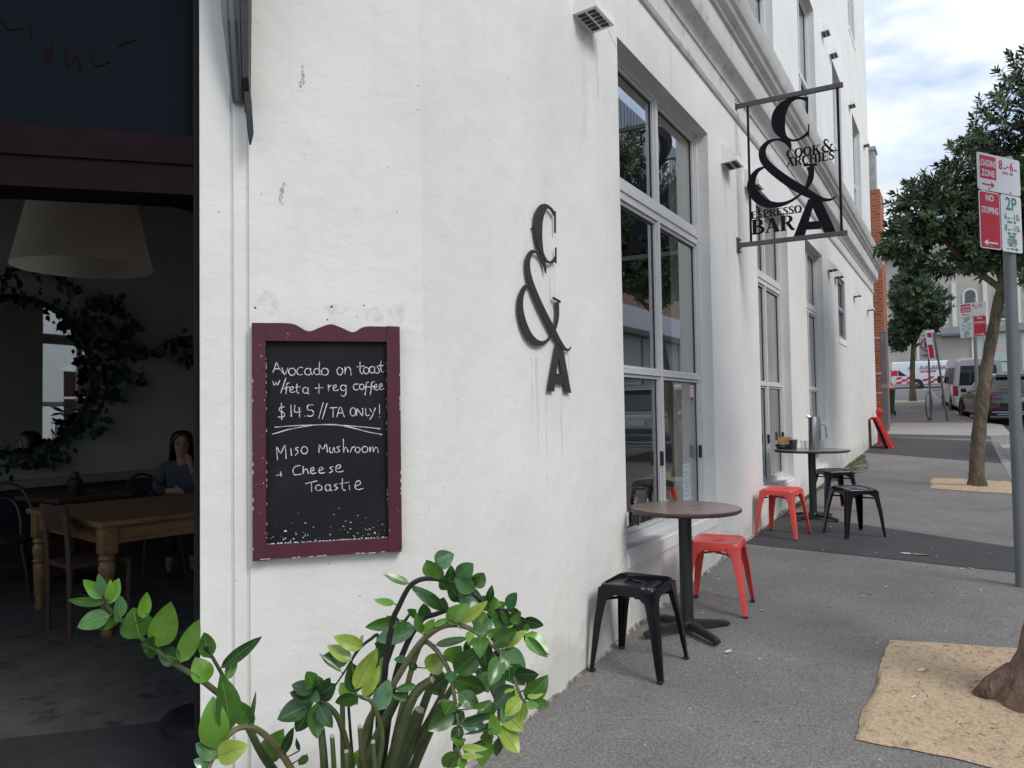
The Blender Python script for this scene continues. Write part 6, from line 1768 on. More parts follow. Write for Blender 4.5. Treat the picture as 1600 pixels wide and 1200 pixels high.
# fingers, rooted in the palms
def fingers(base, up, side, out, i0):
    for k, L in enumerate((.060, .070, .066, .052)):
        b = Vector(base)+Vector(side)*(.020-.0135*k)
        n0 = len(vs)
        vs.extend([tuple(b+Vector(up)*.012), tuple(b+Vector(up)*L*.6+Vector(out)*.008), tuple(b+Vector(up)*L*.95+Vector(out)*.028)])
        es.extend([(i0, n0), (n0, n0+1), (n0+1, n0+2)])
        rad.extend([.0095, .0085, .007])
    b = Vector(base)+Vector(side)*.034
    n0 = len(vs)
    vs.extend([tuple(b-Vector(up)*.02), tuple(b+Vector(side)*.016+Vector(up)*.018+Vector(out)*.012)])
    es.extend([(i0, n0), (n0, n0+1)])
    rad.extend([.011, .009])
fingers((.065, -.24, .985), (-.1, -.1, .98), (-.9, -.3, 0), (-.5, .6, 0), 12)
fingers((-.04, -.30, .71), (.9, -.4, 0), (0, -.1, 1), (.2, .3, -.9), 16)
skin('body', vs, es, rad, skinm, PE, 2)
tv = [(0, .02, .50), (0, .03, .66), (0, .02, .82), (0, .005, .925), (.15, .0, .915), (.217, -.02, .73), (.165, -.20, .735), (.095, -.232, .90), (-.15, .0, .915), (-.217, -.03, .72), (-.13, -.24, .705)]
te = [(0, 1), (1, 2), (2, 3), (2, 4), (4, 5), (5, 6), (6, 7), (2, 8), (8, 9), (9, 10)]
skin('knit_top', tv, te, [(.17, .13), (.145, .11), (.15, .112), (.075, .07), .068, .058, .05, .036, .068, .058, .045], mat('grey_blue_knit', (.06, .07, .095), .9, var=.15, vscale=30), PE, 2)
skin('trousers', [(0, .02, .49), (.09, -.02, .48), (.10, -.42, .495), (.10, -.42, .12), (-.09, -.02, .48), (-.10, -.42, .495), (-.10, -.42, .12)], [(0, 1), (1, 2), (2, 3), (0, 4), (4, 5), (5, 6)], [(.165, .13), .092, .07, .055, .092, .07, .055], mat('dark_trousers', (.02, .02, .03), .9), PE, 2)
hm = mat('dark_hair', (.010, .008, .007), .45, var=.3, vscale=40, stretch=(1, 1, .1))
mb = MB()
rings = []
for z, rx, ryb, cy, op in ((1.262, .02, .02, 0, 0), (1.255, .055, .06, .005, 0), (1.23, .088, .095, .008, .0), (1.19, .102, .112, .012, .55), (1.13, .107, .115, .02, .95), (1.06, .112, .11, .03, 1.1), (.98, .118, .095, .045, 1.2), (.90, .115, .07, .06, 1.3), (.83, .09, .04, .07, 1.35)):
    r_ = []
    for k in range(21):
        a = -math.pi/2+op+(2*math.pi-2*op)*k/20
        r_.append((rx*math.cos(a), cy+ryb*math.sin(a), z))
    rings.append(r_)
mb.loft(rings, None, cap=False, close=False)
h_ = mb.build('hair', hm, PE, True)
so_ = h_.modifiers.new('Solid', 'SOLIDIFY')
so_.thickness = .018
mb = MB()
for sx in (-1, 1):
    mb.lathe([(.011, 0), (.009, .004), (.0001, .006)], hm, 10, M=Matrix.Translation((sx*.033, -.108, 1.135)) @ Matrix.Rotation(R(90), 4, 'X'))
    mb.tube([(sx*.018, -.110, 1.158), (sx*.034, -.111, 1.163), (sx*.05, -.102, 1.157)], .0035, hm, 6)
mb.build('eyes_and_brows', None, PE)
mb = MB()
mb.tube([(0, -.105, 1.135), (0, -.120, 1.105), (0, -.118, 1.095)], [.008, .013, .010], n=8)
mb.build('nose', skinm, PE, True)
mb = MB()
mb.tube([(-.022, -.100, 1.066), (0, -.108, 1.063), (.022, -.100, 1.066)], [.004, .0075, .004], n=8)
mb.build('mouth', mat('lips', (.30, .09, .08), .5), PE, True)

# ------------------------------------------------------------------ street trees
M['bark'] = mat('mottled_bark', (0.19, 0.145, 0.10), .9, var=.35, vscale=9, bump=1.0, bscale=30, bdist=.06, second=(0.075, 0.07, 0.04), s_lo=.48, s_hi=.62, sscale=6, stretch=(1, 1, .45))
M['bark_pale'] = mat('brown_bark', (0.27, 0.18, 0.13), .9, var=.35, vscale=14, bump=1.0, bscale=34, bdist=.06, second=(0.10, 0.06, 0.045), s_lo=.5, s_hi=.62, sscale=13, stretch=(1, 1, .4))
TLF = [mat('tree_leaf', c, r, var=.25, vscale=6, spec=.5) for c, r in (((.044, .080, .038), .26), ((.070, .120, .050), .28), ((.12, .18, .07), .32), ((.026, .044, .025), .34))]
TLF.append(mat('olive_tree_leaf', (.10, .13, .045), .5, var=.2, vscale=3))
def tree(label, trunk, tr, limbs, blobs, ntw, L, seed, bark, per=13, tones=(0, 0, 1, 1, 2, 3), name='street_tree', flare=True, roots=0):
    random.seed(seed)
    base = Vector(trunk[0])
    t = thing(name, label, 'tree', base, group='street trees')
    mb = MB()
    P = smooth([tuple(Vector(p)-base) for p in trunk], 4)
    n = len(P)
    rr = [tr*(1-.35*i/(n-1))*(1+((.2 if roots else .45)*max(0, 1-i/3.5)**2 if flare else 0))*(1+.06*math.sin(i*2.3+seed)) for i in range(n)]
    mb.tube(P, rr, None, 14)
    for k in range(roots):
        a = k*2.2+.9
        d = Vector((math.cos(a), math.sin(a), 0))
        mb.tube([d*tr*.3+Z*.16, d*tr*.95+Z*.075, d*tr*1.5+Z*.01, d*tr*2.0-Z*.03], [tr*.42, tr*.48, tr*.34, tr*.15], None, 8)
    for j in range(7):
        i = random.randrange(2, n-2)
        a = random.uniform(0, 6.28)
        d = Vector((math.cos(a), math.sin(a), .2))
        p = Vector(P[i])
        mb.tube([p+d*rr[i]*.7, p+d*rr[i]*1.12], [rr[i]*.3, rr[i]*.14], None, 7)
    mb.build('trunk', bark, t, True, angle=70)
    lb = MB()
    ends = []
    for lm in limbs:
        q = smooth([tuple(Vector(p)-base) for p in lm], 3)
        lb.tube(q, [tr*.5*(1-.75*i/(len(q)-1)) for i in range(len(q))], None, 8)
        ends += [Vector(p) for p in q[2:]]
    mb = MB()
    for (c, rad, wgt) in blobs:
        c = Vector(c)-base
        k_n = int(ntw*wgt)
        for k in range(k_n):
            while True:
                d = Vector((random.uniform(-1, 1), random.uniform(-1, 1), random.uniform(-1, 1)))
                if .15 < d.length < 1:
                    break
            q = d.length**.55
            d = d.normalized()
            p = c+Vector((d.x*rad[0], d.y*rad[1], d.z*rad[2]))*q*random.uniform(.82, 1.1)
            if noise.noise(p*1.5+Vector((seed, 0, 0))) < -.42:
                continue
            near = min(ends, key=lambda e: (e-p).length)
            tw = (p-near)
            if tw.length > .05:
                mid = near.lerp(p, .55)+Vector((0, 0, random.uniform(-.03, .08)))
                if k % 2 == 0:
                    lb.tube([near, mid, p], [tr*.09, tr*.06, tr*.03], None, 4, cap=False)
                axis = (p-mid).normalized()
            else:
                axis = d
            axis = (axis+Vector((d.x*.8, d.y*.8, d.z*.5+random.uniform(-.1, .5)))).normalized()
            tone = random.choice(tones)
            for j in range(per):
                f = j/per
                a = j*2.4+random.uniform(-.3, .3)
                o1 = axis.orthogonal().normalized()
                o2 = axis.cross(o1)
                rad_d = o1*math.cos(a)+o2*math.sin(a)
                ld = (axis*(.25+.9*f)+rad_d*(1.1-.6*f)+Vector((0, 0, -.12))).normalized()
                s_ = ld.cross(axis+Vector((.01, .02, .3))).normalized()
                nn = s_.cross(ld)
                ll = L*random.uniform(.7, 1.25)
                w = ll*.21
                b = p+axis*(f-1)*L*1.3
                vs_ = [b, b+ld*ll*.45+s_*w-nn*w*.25, b+ld*ll+nn*(-.10*ll), b+ld*ll*.45-s_*w-nn*w*.25, b+ld*ll*.5+nn*w*.2]
                mb.add(vs_, [(0, 1, 4), (1, 2, 4), (2, 3, 4), (3, 0, 4)], TLF[tone if random.random() < .7 else random.choice(tones)])
    lb.build('limbs', bark, t, True, angle=70)
    mb.build('crown', None, t)
    return t
g = gz(12)
tree('mottled street tree with dense dark crown standing between the two parking sign poles', [(1.88, 11.9, g-.03), (1.89, 11.9, .75), (1.95, 11.88, 1.3), (2.03, 11.9, 1.9), (2.14, 11.92, 2.5), (2.27, 11.92, 3.15)], .095,
     [[(2.22, 11.92, 2.95), (1.85, 11.8, 3.3), (1.5, 11.7, 3.75), (1.2, 11.7, 4.2)], [(2.24, 11.92, 3.05), (2.35, 11.9, 3.7), (2.6, 11.8, 4.5), (2.8, 11.9, 5.3)], [(2.24, 11.92, 3.05), (2.1, 12.2, 3.7), (1.95, 12.4, 4.5), (2.0, 12.3, 5.1)], [(2.25, 11.92, 3.0), (2.6, 11.7, 3.4), (3.1, 11.6, 3.9)], [(1.5, 11.7, 3.75), (1.2, 11.6, 3.75), (1.0, 11.6, 3.65)]],
     [((2.75, 11.9, 4.9), (.95, 1.1, 1.0), .40), ((2.1, 12.1, 4.3), (.80, .9, .75), .26), ((1.50, 11.8, 4.05), (.62, .7, .60), .17), ((1.20, 11.7, 3.62), (.42, .5, .36), .09), ((2.75, 11.7, 3.95), (.9, .8, .7), .26), ((2.05, 11.8, 3.5), (.65, .5, .36), .12), ((1.75, 11.75, 3.42), (.5, .45, .30), .07), ((2.75, 11.9, 5.75), (.5, .5, .35), .07), ((3.3, 12, 4.9), (.8, .9, 1.0), .2)], 1100, .105, 31, M['bark'], 14)
g = gz(4.2)
tree('leaning brown trunked street tree at right photo edge in a sandy soil square', [(1.94, 4.12, g-.03), (2.045, 4.14, .42), (2.20, 4.2, .95), (2.42, 4.33, 1.7), (2.66, 4.4, 2.5), (2.87, 4.5, 3.3)], .125,
     [[(2.8, 4.5, 3.1), (2.9, 4.4, 3.9), (2.8, 4.2, 4.8)], [(2.8, 4.5, 3.1), (3.3, 4.8, 4.0), (3.6, 5.0, 4.9)], [(2.8, 4.5, 3.1), (2.9, 5.0, 4.0), (2.8, 5.5, 4.9)]],
     [((3.1, 4.6, 5.0), (1.15, 1.2, .95), .6), ((3.5, 4.9, 4.5), (.9, 1.0, .7), .3)], 600, .12, 17, M['bark_pale'], 12, roots=3)
g = gz(44)
tree('dark rounded street tree beyond the lane, in front of the red and white van', [(-.33, 43.6, g-.05), (-.32, 43.6, 2.5), (-.28, 43.6, 3.6), (-.2, 43.6, 4.6)], .15,
     [[(-.2, 43.6, 4.4), (-.8, 43.5, 5.4), (-1.0, 43.4, 6.4)], [(-.2, 43.6, 4.4), (.3, 43.6, 5.6), (.6, 43.6, 7)], [(-.2, 43.6, 4.4), (-.1, 43.8, 6), (0, 43.8, 8)], [(-.2, 43.6, 4.3), (.6, 43.6, 4.9), (1.1, 43.6, 5.4)]],
     [((-.2, 43.6, 6.9), (1.15, 1.3, 1.5), .5), ((.55, 43.5, 6.3), (1.0, 1.1, 1.2), .28), ((-.75, 43.5, 5.1), (.8, .9, .75), .18), ((0, 43.6, 8.2), (.8, .8, .7), .12), ((-.9, 43.6, 4.4), (.4, .4, .3), .04)], 1300, .19, 41, M['bark'], 12)
g = gz(52)
tree('pale olive leafed tree on the far right beyond the parked cars', [(6.6, 54, g-.2), (6.6, 54, 5), (6.7, 54, 7)], .18,
     [[(6.6, 54, 6), (6.0, 54, 8), (5.8, 54, 9.5)], [(6.7, 54, 6.5), (7.2, 54, 8.5), (7.4, 54, 10)]],
     [((6.4, 54, 9.3), (1.7, 1.6, 2.2), .6), ((7.3, 54, 8.2), (1.6, 1.5, 1.7), .4)], 420, .28, 51, M['bark'], 11, tones=(4, 4, 2))

# ------------------------------------------------------------------ parking signs
M['galv'] = mat('grey_painted_pole', (0.17, 0.18, 0.185), .5, metal=.2, var=.15, vscale=6, second=(.30, .30, .29), s_lo=.68, s_hi=.72, sscale=18, stretch=(1, 1, .3))
M['s_white'] = mat('sign_white', (.66, .68, .72), .45)
M['s_red'] = mat('sign_red', (.50, .015, .04), .45)
M['s_green'] = mat('sign_green', (.02, .24, .14), .5)
M['s_grey'] = mat('sign_back', (.32, .33, .34), .5, metal=.4)
M['s_ink'] = mat('sign_ink', (.02, .02, .025), .5)
def rrect(w, h, r, x=0, y=0, n=5):
    pts = []
    for cx, cy, a0 in ((x+w-r, y+h-r, 0), (x+r, y+h-r, 90), (x+r, y+r, 180), (x+w-r, y+r, 270)):
        for k in range(n):
            a = R(a0+90*k/(n-1))
            pts.append((cx+r*math.cos(a), cy+r*math.sin(a)))
    return pts
def arrow(mb, x, y, L, h, d, m, O, U, V, Nn):
    """horizontal arrow pointing to +u (d=1) or -u"""
    a = [(0, -.12), (.72, -.12), (.72, -.5), (1, 0), (.72, .5), (.72, .12), (0, .12)]
    pl = [((x+p[0]*L) if d > 0 else (x+L-p[0]*L), y+p[1]*h) for p in a]
    mb.prism(pl, Nn*.0008, m, O, U, V)
def parking_sign(parent, O, U, flip):
    """loading zone plate above a no-stopping plate and a 2P plate; local frame: O bottom left, U right, Z up"""
    U = Vector(U).normalized()
    Nn = U.cross(Z)
    w = .48
    T = Nn*.003
    F = O+Nn*.0032
    def plate(nm, m, x, y, ww, hh, edge=None):
        mb = MB()
        mb.prism(rrect(ww, hh, .018, x, y), T, m, O, U, Z)
        mb.prism(rrect(ww-.002, hh-.002, .018, x+.001, y+.001), -T*.3, M['s_grey'], O-Nn*.0002, U, Z)
        return mb.build(nm, None, parent)
    # loading zone
    p = plate('loading_zone_plate', M['s_white'], 0, .392, w, .25)
    mb = MB()
    lx = .025
    mb.prism(rrect(.18, .155, .004, lx, .47), Nn*.0006, M['s_red'], F, U, Z)
    text('LOADING', .062, M['s_white'], None, F+Nn*.0008+U*(lx+.09)+Z*.555, U, Z, align='CENTER', mb=mb, bold=.0012, sx=.70)
    text('ZONE', .062, M['s_white'], None, F+Nn*.0008+U*(lx+.09)+Z*.488, U, Z, align='CENTER', mb=mb, bold=.0012, sx=.85)
    arrow(mb, lx+.02, .432, .14, .045, -1 if flip else 1, M['s_red'], F, U, Z, Nn)
    text('8', .088, M['s_red'], None, F+Nn*.0004+U*.235+Z*.555, U, Z, mb=mb, bold=.0012)
    text('AM', .022, M['s_red'], None, F+Nn*.0004+U*.290+Z*.558, U, Z, mb=mb)
    text('-', .085, M['s_red'], None, F+Nn*.0004+U*.325+Z*.560, U, Z, mb=mb, bold=.0012)
    text('6', .088, M['s_red'], None, F+Nn*.0004+U*.360+Z*.555, U, Z, mb=mb, bold=.0012)
    text('PM', .022, M['s_red'], None, F+Nn*.0004+U*.415+Z*.558, U, Z, mb=mb)
    text('MON - FRI', .026, M['s_red'], None, F+Nn*.0004+U*.275+Z*.525, U, Z, mb=mb)
    mb.build('lettering', None, p)
    # no stopping
    xa, xb = (.247, .006) if flip else (.006, .247)
    p = plate('no_stopping_plate', M['s_white'], xa, 0, .228, .385)
    mb = MB()
    mb.prism(rrect(.214, .371, .014, xa+.007, .007), Nn*.0006, M['s_red'], F, U, Z)
    text('NO', .060, M['s_white'], None, F+Nn*.0008+U*(xa+.114)+Z*.322, U, Z, align='CENTER', mb=mb, bold=.0015, sx=.95)
    text('STOPPING', .060, M['s_white'], None, F+Nn*.0008+U*(xa+.114)+Z*.238, U, Z, align='CENTER', mb=mb, bold=.0012, sx=.66)
    arrow(mb, xa+.035, .04, .155, .042, 1 if flip else -1, M['s_white'], F+Nn*.0007, U, Z, Nn)
    mb.build('lettering', None, p)
    p = plate('two_hour_plate', M['s_white'], xb, -.004, .232, .390)
    mb = MB()
    text('2P', .125, M['s_green'], None, F+Nn*.0004+U*(xb+.114)+Z*.285, U, Z, align='CENTER', mb=mb, bold=.002)
    for st, sz, z in (('6   -10', .062, .218), ('MON - FRI', .022, .194), ('8   -10', .062, .140), ('SAT - SUN', .022, .116), ('PERMIT', .024, .093), ('HOLDERS', .024, .072), ('EXCEPTED', .024, .051)):
        text(st, sz, M['s_green'], None, F+Nn*.0004+U*(xb+.114)+Z*z, U, Z, align='CENTER', mb=mb, bold=.0006)
    text('AM', .018, M['s_green'], None, F+Nn*.0004+U*(xb+.070)+Z*.220, U, Z, mb=mb)
    text('AM', .018, M['s_green'], None, F+Nn*.0004+U*(xb+.070)+Z*.142, U, Z, mb=mb)
    text('PM', .018, M['s_green'], None, F+Nn*.0004+U*(xb+.188)+Z*.220, U, Z, mb=mb)
    text('PM', .018, M['s_green'], None, F+Nn*.0004+U*(xb+.188)+Z*.142, U, Z, mb=mb)
    text('AREA 16', .024, M['s_red'], None, F+Nn*.0004+U*(xb+.114)+Z*.033, U, Z, align='CENTER', mb=mb)
    arrow(mb, xb+.05, .017, .14, .026, -1 if flip else 1, M['s_green'], F, U, Z, Nn)
    mb.build('lettering', None, p)
    mb = MB()
    for x, z in ((.12, .405), (.36, .405), (.36, .02), (.12, .02)):
        mb.lathe([(.008, 0), (.008, .003), (.0001, .004)], M['s_grey'], 8, M=Matrix.Translation(F+U*x+Z*z) @ Nn.to_track_quat('Z', 'Y').to_matrix().to_4x4())
    mb.build('bolt', None, parent)

SP = thing('parking_sign_post', 'thick grey pole with red and green parking plates at the right edge of the photo', 'street sign', (2.045, 6.32, gz(6.32)))
mb = MB()
mb.tube([(0, 0, -.05), (0, 0, 1.5), (0, 0, 2.93)], .038, n=20)
mb.build('pole', M['galv'], SP, True)
mb = MB()
mb.tube([(.0, 0, 2.925), (0, 0, 2.945)], .040, n=16)
mb.tube([(-.0, -.0, 2.32), (0, 0, 2.35)], .042, n=16)
mb.tube([(-.0, -.0, 2.80), (0, 0, 2.83)], .042, n=16)
mb.build('clamp', M['s_grey'], SP, True)
U1 = Vector((.26, .405, 0)).normalized()
Nn1 = U1.cross(Z)
ctr = Vector((0, 0, 0))+Nn1*.044
parking_sign(SP, ctr-U1*.405+Z*(2.48-gz(6.32)), U1, False)

y2 = 16.9
SP2 = thing('parking_sign_post', 'farther grey parking sign post partly hidden behind the mottled tree trunk', 'street sign', (2.0, y2, gz(y2)))
mb = MB()
mb.tube([(0, 0, -.05), (0, 0, 1.5), (.0, 0, 2.95)], .032, n=14)
mb.build('pole', M['galv'], SP2, True)
U2 = Vector((.90, -.43, 0)).normalized()
Nn2 = U2.cross(Z)
if True:
    parking_sign(SP2, Nn2*.037-U2*.28+Z*(2.70-gz(y2))+U2*.03, U2, True)

y5 = 29.6
SS = thing('speed_sign_post', 'white speed limit sign with red ring on a thin galvanised post beyond the lane', 'street sign', (.86, y5, gz(y5)))
mb = MB()
mb.tube([(0, 0, -.05), (-.02, 0, 2.9)], .030, n=12)
mb.build('pole', M['galv'], SS, True)
mb = MB()
zb_ = 2.98-gz(y5)
mb.prism(rrect(.46, .78, .03, -.26, zb_), Vector((0, -.006, 0)), M['s_white'], (0, -.035, 0), (1, 0, 0), Z)
p = mb.build('plate', None, SS)
mb = MB()
ring_o = [(.205*math.cos(a), .205*math.sin(a)) for a in [2*math.pi*k/40 for k in range(41)]]
mb.ribbon([(x-.03, z+zb_+.47, .045) for x, z in ring_o], .001, M['s_red'], (0, -.0415, 0), (1, 0, 0), Z, (0, -1, 0), 1)
text('50', .27, M['s_ink'], None, Vector((-.03, -.0415, zb_+.375)), (1, 0, 0), Z, align='CENTER', mb=mb, bold=.006, sx=.85)
mb.box((-.2, -.0425, zb_+.10), (.12, -.0415, zb_+.14), M['s_ink'])
mb.build('lettering', None, p)
LS = thing('leaning_sign_post', 'leaning grey post carrying a red no stopping plate beside the speed sign', 'street sign', (1.34, 29.4, gz(29.4)))
mb = MB()
tipx = -.30
mb.tube([(0, 0, -.05), (tipx, 0, 2.95)], .032, n=12)
mb.build('pole', M['galv'], LS, True)
Ux = Vector((.75, .62, .08)).normalized()
Vx = Vector((-.10, 0, 1)).normalized()
Nx = Ux.cross(Vx)
mb = MB()
O5 = Vector((tipx-.17, -.14, 2.03))
mb.prism(rrect(.34, 1.0, .03), Nx*.004, M['s_white'], O5, Ux, Vx)
pl_ = mb.build('plate', None, LS)
mb = MB()
F5 = O5+Nx*.0045
mb.prism(rrect(.17, .46, .015, .03, .05), Nx*.0008, M['s_red'], F5, Ux, Vx)
mb.prism(rrect(.17, .16, .01, .05, .75), Nx*.0008, M['s_red'], F5, Ux, Vx)
mb.build('red_panel', None, pl_)
BR = thing('bike_hoop', 'round galvanised bicycle hoop beside the speed sign post', 'bike rack', (.80, 29.75, gz(29.75)))
mb = MB()
mb.tube([(.08*math.cos(a), .42*math.cos(a), .50+.45*math.sin(a)) for a in [2*math.pi*k/28 for k in range(29)]], .022, n=8, cap=False)
mb.build('hoop', M['galv'], BR, True)
mb = MB()
mb.tube([(0, 0, -.02), (0, 0, .06)], .03, n=8)
mb.build('foot', M['galv'], BR, True)

# ------------------------------------------------------------------ red folded boards, bin, downpipe post, brick end wall
M['red_plastic'] = mat('red_plastic', (.58, .018, .02), .38, var=.1, vscale=8)
M['red_dark'] = mat('red_board_edge', (.12, .016, .014), .6, var=.4, vscale=30, stretch=(1, 1, .1))
FB = thing('folded_sign_board', 'bright red folded sandwich board leaning on the white wall end', 'sign board', (0, 18.15, gz(18.15)))
for k, nm in ((0, 'front_panel'), (1, 'rear_panel')):
    mb = MB()
    dx = -.12*k
    h = .66
    a = Vector((.40+dx*.9, 0, .015)); b = Vector((.13+dx*.45, 0, h))
    n_ = (b-a).normalized().cross(Vector((0, 1, 0))).normalized()
    if n_.x < 0:
        n_ = -n_
    ring0 = [a, a+n_*.03, b+n_*.03, b]
    mb.loft([[p for p in ring0], [p+Vector((0, .62, 0)) for p in ring0]], M['red_plastic'] if k == 0 else M['red_dark'])
    o_ = mb.build(nm, None, FB)
    if k == 0:
        mb = MB()
        for q in (0, .56):
            mb.loft([[p+n_*.0+Vector((0, q, 0)) for p in (a+n_*.0302, a+n_*.05, b+n_*.05, b+n_*.0302)], [p+Vector((0, q+.06, 0)) for p in (a+n_*.0302, a+n_*.05, b+n_*.05, b+n_*.0302)]], M['red_plastic'])
        mb.box((.37, -.01, 0), (.47, .63, .03), M['red_plastic'])
        mb.build('frame_rail', None, FB)
mb = MB()
mb.box((.035, .02, .62), (.125, .6, .67), M['red_plastic'], bev=.012)
mb.build('hinge_cap', None, FB)
RB = thing('red_marker', 'small red capped marker post standing behind the folded red board', 'post', (.12, 19.3, gz(19.3)))
mb = MB()
mb.tube([(0, 0, 0), (0, 0, .70)], .035, n=12)
mb.build('post', M['red_plastic'], RB, True)
mb = MB()
mb.lathe([(.055, .68), (.06, .72), (.06, .78), (.03, .82), (.0001, .825)], None, 16)
mb.build('cap', M['red_plastic'], RB, True)

WBn = thing('wheelie_bin', 'dark green wheelie bin with red lid behind the grey steel post', 'bin', (-.70, 32.8, gz(32.8)))
mb = MB()
def rr3(w, d, z, r=.05):
    return [(x-w/2, y-d/2, z) for x, y in rrect(w, d, r)]
mb.loft([rr3(.44, .52, .06), rr3(.50, .60, .55), rr3(.56, .68, .98)])
mb.build('bin_body', mat('bin_green', (.022, .075, .052), .5), WBn, True)
mb = MB()
mb.loft([rr3(.60, .74, .975), rr3(.60, .74, 1.01), rr3(.50, .64, 1.06)])
mb.build('lid', mat('bin_red_lid', (.50, .035, .05), .5), WBn, True)
for sx in (-1, 1):
    mb = MB()
    mb.lathe([(.10, -.025), (.10, .025), (.03, .03)], None, 16, M=Matrix.Translation((sx*.25, .26, .10)) @ Matrix.Rotation(R(90), 4, 'Y'))
    mb.build('wheel', M['black_rubber'], WBn, True)
mb = MB()
mb.prism(rrect(.18, .22, .06, -.09, .56), Vector((0, -.003, 0)), None, (0, -.345, 0), (1, 0, 0), Z)
mb.build('sticker', M['s_white'], WBn)

GP = thing('steel_post', 'square grey steel post in front of the brick end wall', 'post', (-.035, 23.3, gz(23.3)))
mb = MB()
mb.box((-.07, -.07, -.05), (.07, .07, 2.78), bev=.01)
mb.build('post', M['galv'], GP)
mb = MB()
mb.box((-.085, -.085, 1.25), (.085, .085, 1.36), M['s_grey'])
mb.box((-.078, -.078, 2.78), (.078, .078, 2.80), M['s_grey'])
mb.build('collar', None, GP)

def bricks(name, c1, c2, mortar, scale, rough=.85):
    m = bpy.data.materials.new(name)
    m.use_nodes = True
    nt = m.node_tree
    b = nt.nodes['Principled BSDF']
    b.inputs['Roughness'].default_value = rough
    tc = N(nt, 'ShaderNodeTexCoord')
    sp_ = N(nt, 'ShaderNodeSeparateXYZ')
    ad = N(nt, 'ShaderNodeMath', operation='ADD')
    cb_ = N(nt, 'ShaderNodeCombineXYZ')
    L = nt.links.new
    L(tc.outputs['Object'], sp_.inputs[0])
    L(sp_.outputs['X'], ad.inputs[0]); L(sp_.outputs['Y'], ad.inputs[1])
    L(ad.outputs[0], cb_.inputs['X']); L(sp_.outputs['Z'], cb_.inputs['Y'])
    br = N(nt, 'ShaderNodeTexBrick', Scale=scale)
    br.inputs['Color1'].default_value = (*c1, 1)
    br.inputs['Color2'].default_value = (*c2, 1)
    br.inputs['Mortar'].default_value = (*mortar, 1)
    br.inputs['Mortar Size'].default_value = .012
    br.inputs['Brick Width'].default_value = .24
    br.inputs['Row Height'].default_value = .086
    L(cb_.outputs[0], br.inputs['Vector'])
    L(br.outputs['Color'], b.inputs['Base Color'])
    bp = N(nt, 'ShaderNodeBump', Strength=.5, Distance=.01)
    bp.invert = True
    L(br.outputs['Fac'], bp.inputs['Height'])
    L(bp.outputs['Normal'], b.inputs['Normal'])
    return m
M['brick'] = bricks('orange_brick', (.44, .105, .040), (.30, .065, .028), (.34, .22, .16), 1.0)
M['brick_dark'] = bricks('brown_brick', (.38, .19, .13), (.30, .15, .11), (.3, .26, .22), 1.0)
BB = thing('brick_building', 'narrow orange brick building end beyond the lane, next to the white cafe', 'building', (-4.5, 24, .6))
mb = MB()
mb.box((-8, 24, .3), (-.07, 25.3, 7.55)); mb.box((-8, 25.3, .3), (-1.7, 40, 7.55))
wb(mb, 'wall', BB, M['brick'])
mb = MB()
for z in (1.25, 1.75, 2.3, 3.3):
    mb.box((-1.2, 23.985, z), (-.055, 23.998, z+.07))
wb(mb, 'stone_band', BB, mat('pale_band', (.45, .36, .32), .8))
mb = MB()
mb.box((-.42, 24.05, 7.56), (-.17, 24.6, 8.7)); mb.box((-.45, 24.02, 8.70), (-.14, 24.64, 8.8))
wb(mb, 'chimney', BB, mat('grey_render', (.38, .37, .35), .85, var=.2, vscale=4))

# ------------------------------------------------------------------ vehicles
M['tyre'] = mat('tyre', (.018, .018, .019), .8)
M['rim'] = mat('alloy_rim', (.35, .35, .36), .35, metal=.8)
M['carglass'] = mat('car_glass', (.012, .014, .017), .04, spec=.9)
M['tail'] = mat('tail_light', (.42, .012, .02), .2, coat=.6)
M['trim'] = mat('black_trim', (.015, .015, .016), .5)
M['chrome'] = mat('chrome', (.62, .62, .64), .14, metal=1.0)
def face_pt(q, u, v, off=0.0):
    a, b, c, d = [Vector(p) for p in q]
    p = (a*(1-u)+b*u)*(1-v)+(d*(1-u)+c*u)*v
    n = (b-a).cross(d-a).normalized()
    return p+n*off
def inset(mb, q, u0, u1, v0, v1, off, m, th=.012):
    lo = [face_pt(q, *t, off) for t in ((u0, v0), (u1, v0), (u1, v1), (u0, v1))]
    hi = [face_pt(q, *t, -th) for t in ((u0, v0), (u1, v0), (u1, v1), (u0, v1))]
    mb.loft([hi, lo], m)
def wheel(parent, x, y, r, w, rim=True):
    mb = MB()
    Mx = Matrix.Translation((x, y, r)) @ Matrix.Rotation(R(90 if x > 0 else -90), 4, 'Y')
    mb.lathe([(r*.66, -w/2), (r*.94, -w/2), (r, -w*.32), (r, w*.32), (r*.94, w/2), (r*.68, w/2), (r*.64, w*.36)], M['tyre'], 28, M=Mx)
    mb.lathe([(r*.66, w*.3), (r*.62, w*.42), (r*.55, w*.22), (r*.22, w*.22), (r*.16, w*.36), (.0001, w*.38)], M['rim'], 28, M=Mx)
    for k in range(5):
        a = k*2*math.pi/5
        mb.tube([Mx @ Vector((r*.14*math.cos(a), r*.14*math.sin(a), w*.34)), Mx @ Vector((r*.62*math.cos(a), r*.62*math.sin(a), w*.38))], r*.075, M['rim'], 6)
    return mb.build('wheel', None, parent, True)
def section(hw, z0, z1, y, rt=.12, rb=.08, tum=0.0):
    """rounded cross-section of the body at station y"""
    pts = []
    for k in range(5):
        a = R(-90+90*k/4)
        pts.append((hw-rb+rb*math.cos(a), y, z0+rb+rb*math.sin(a)))
    pts.append((hw+.012, y, (z0+z1)*.5))
    for k in range(5):
        a = R(90*k/4)
        pts.append((hw-tum-rt+rt*math.cos(a), y, z1-rt+rt*math.sin(a)))
    return pts+[(-x, yy, z) for x, yy, z in reversed(pts)]
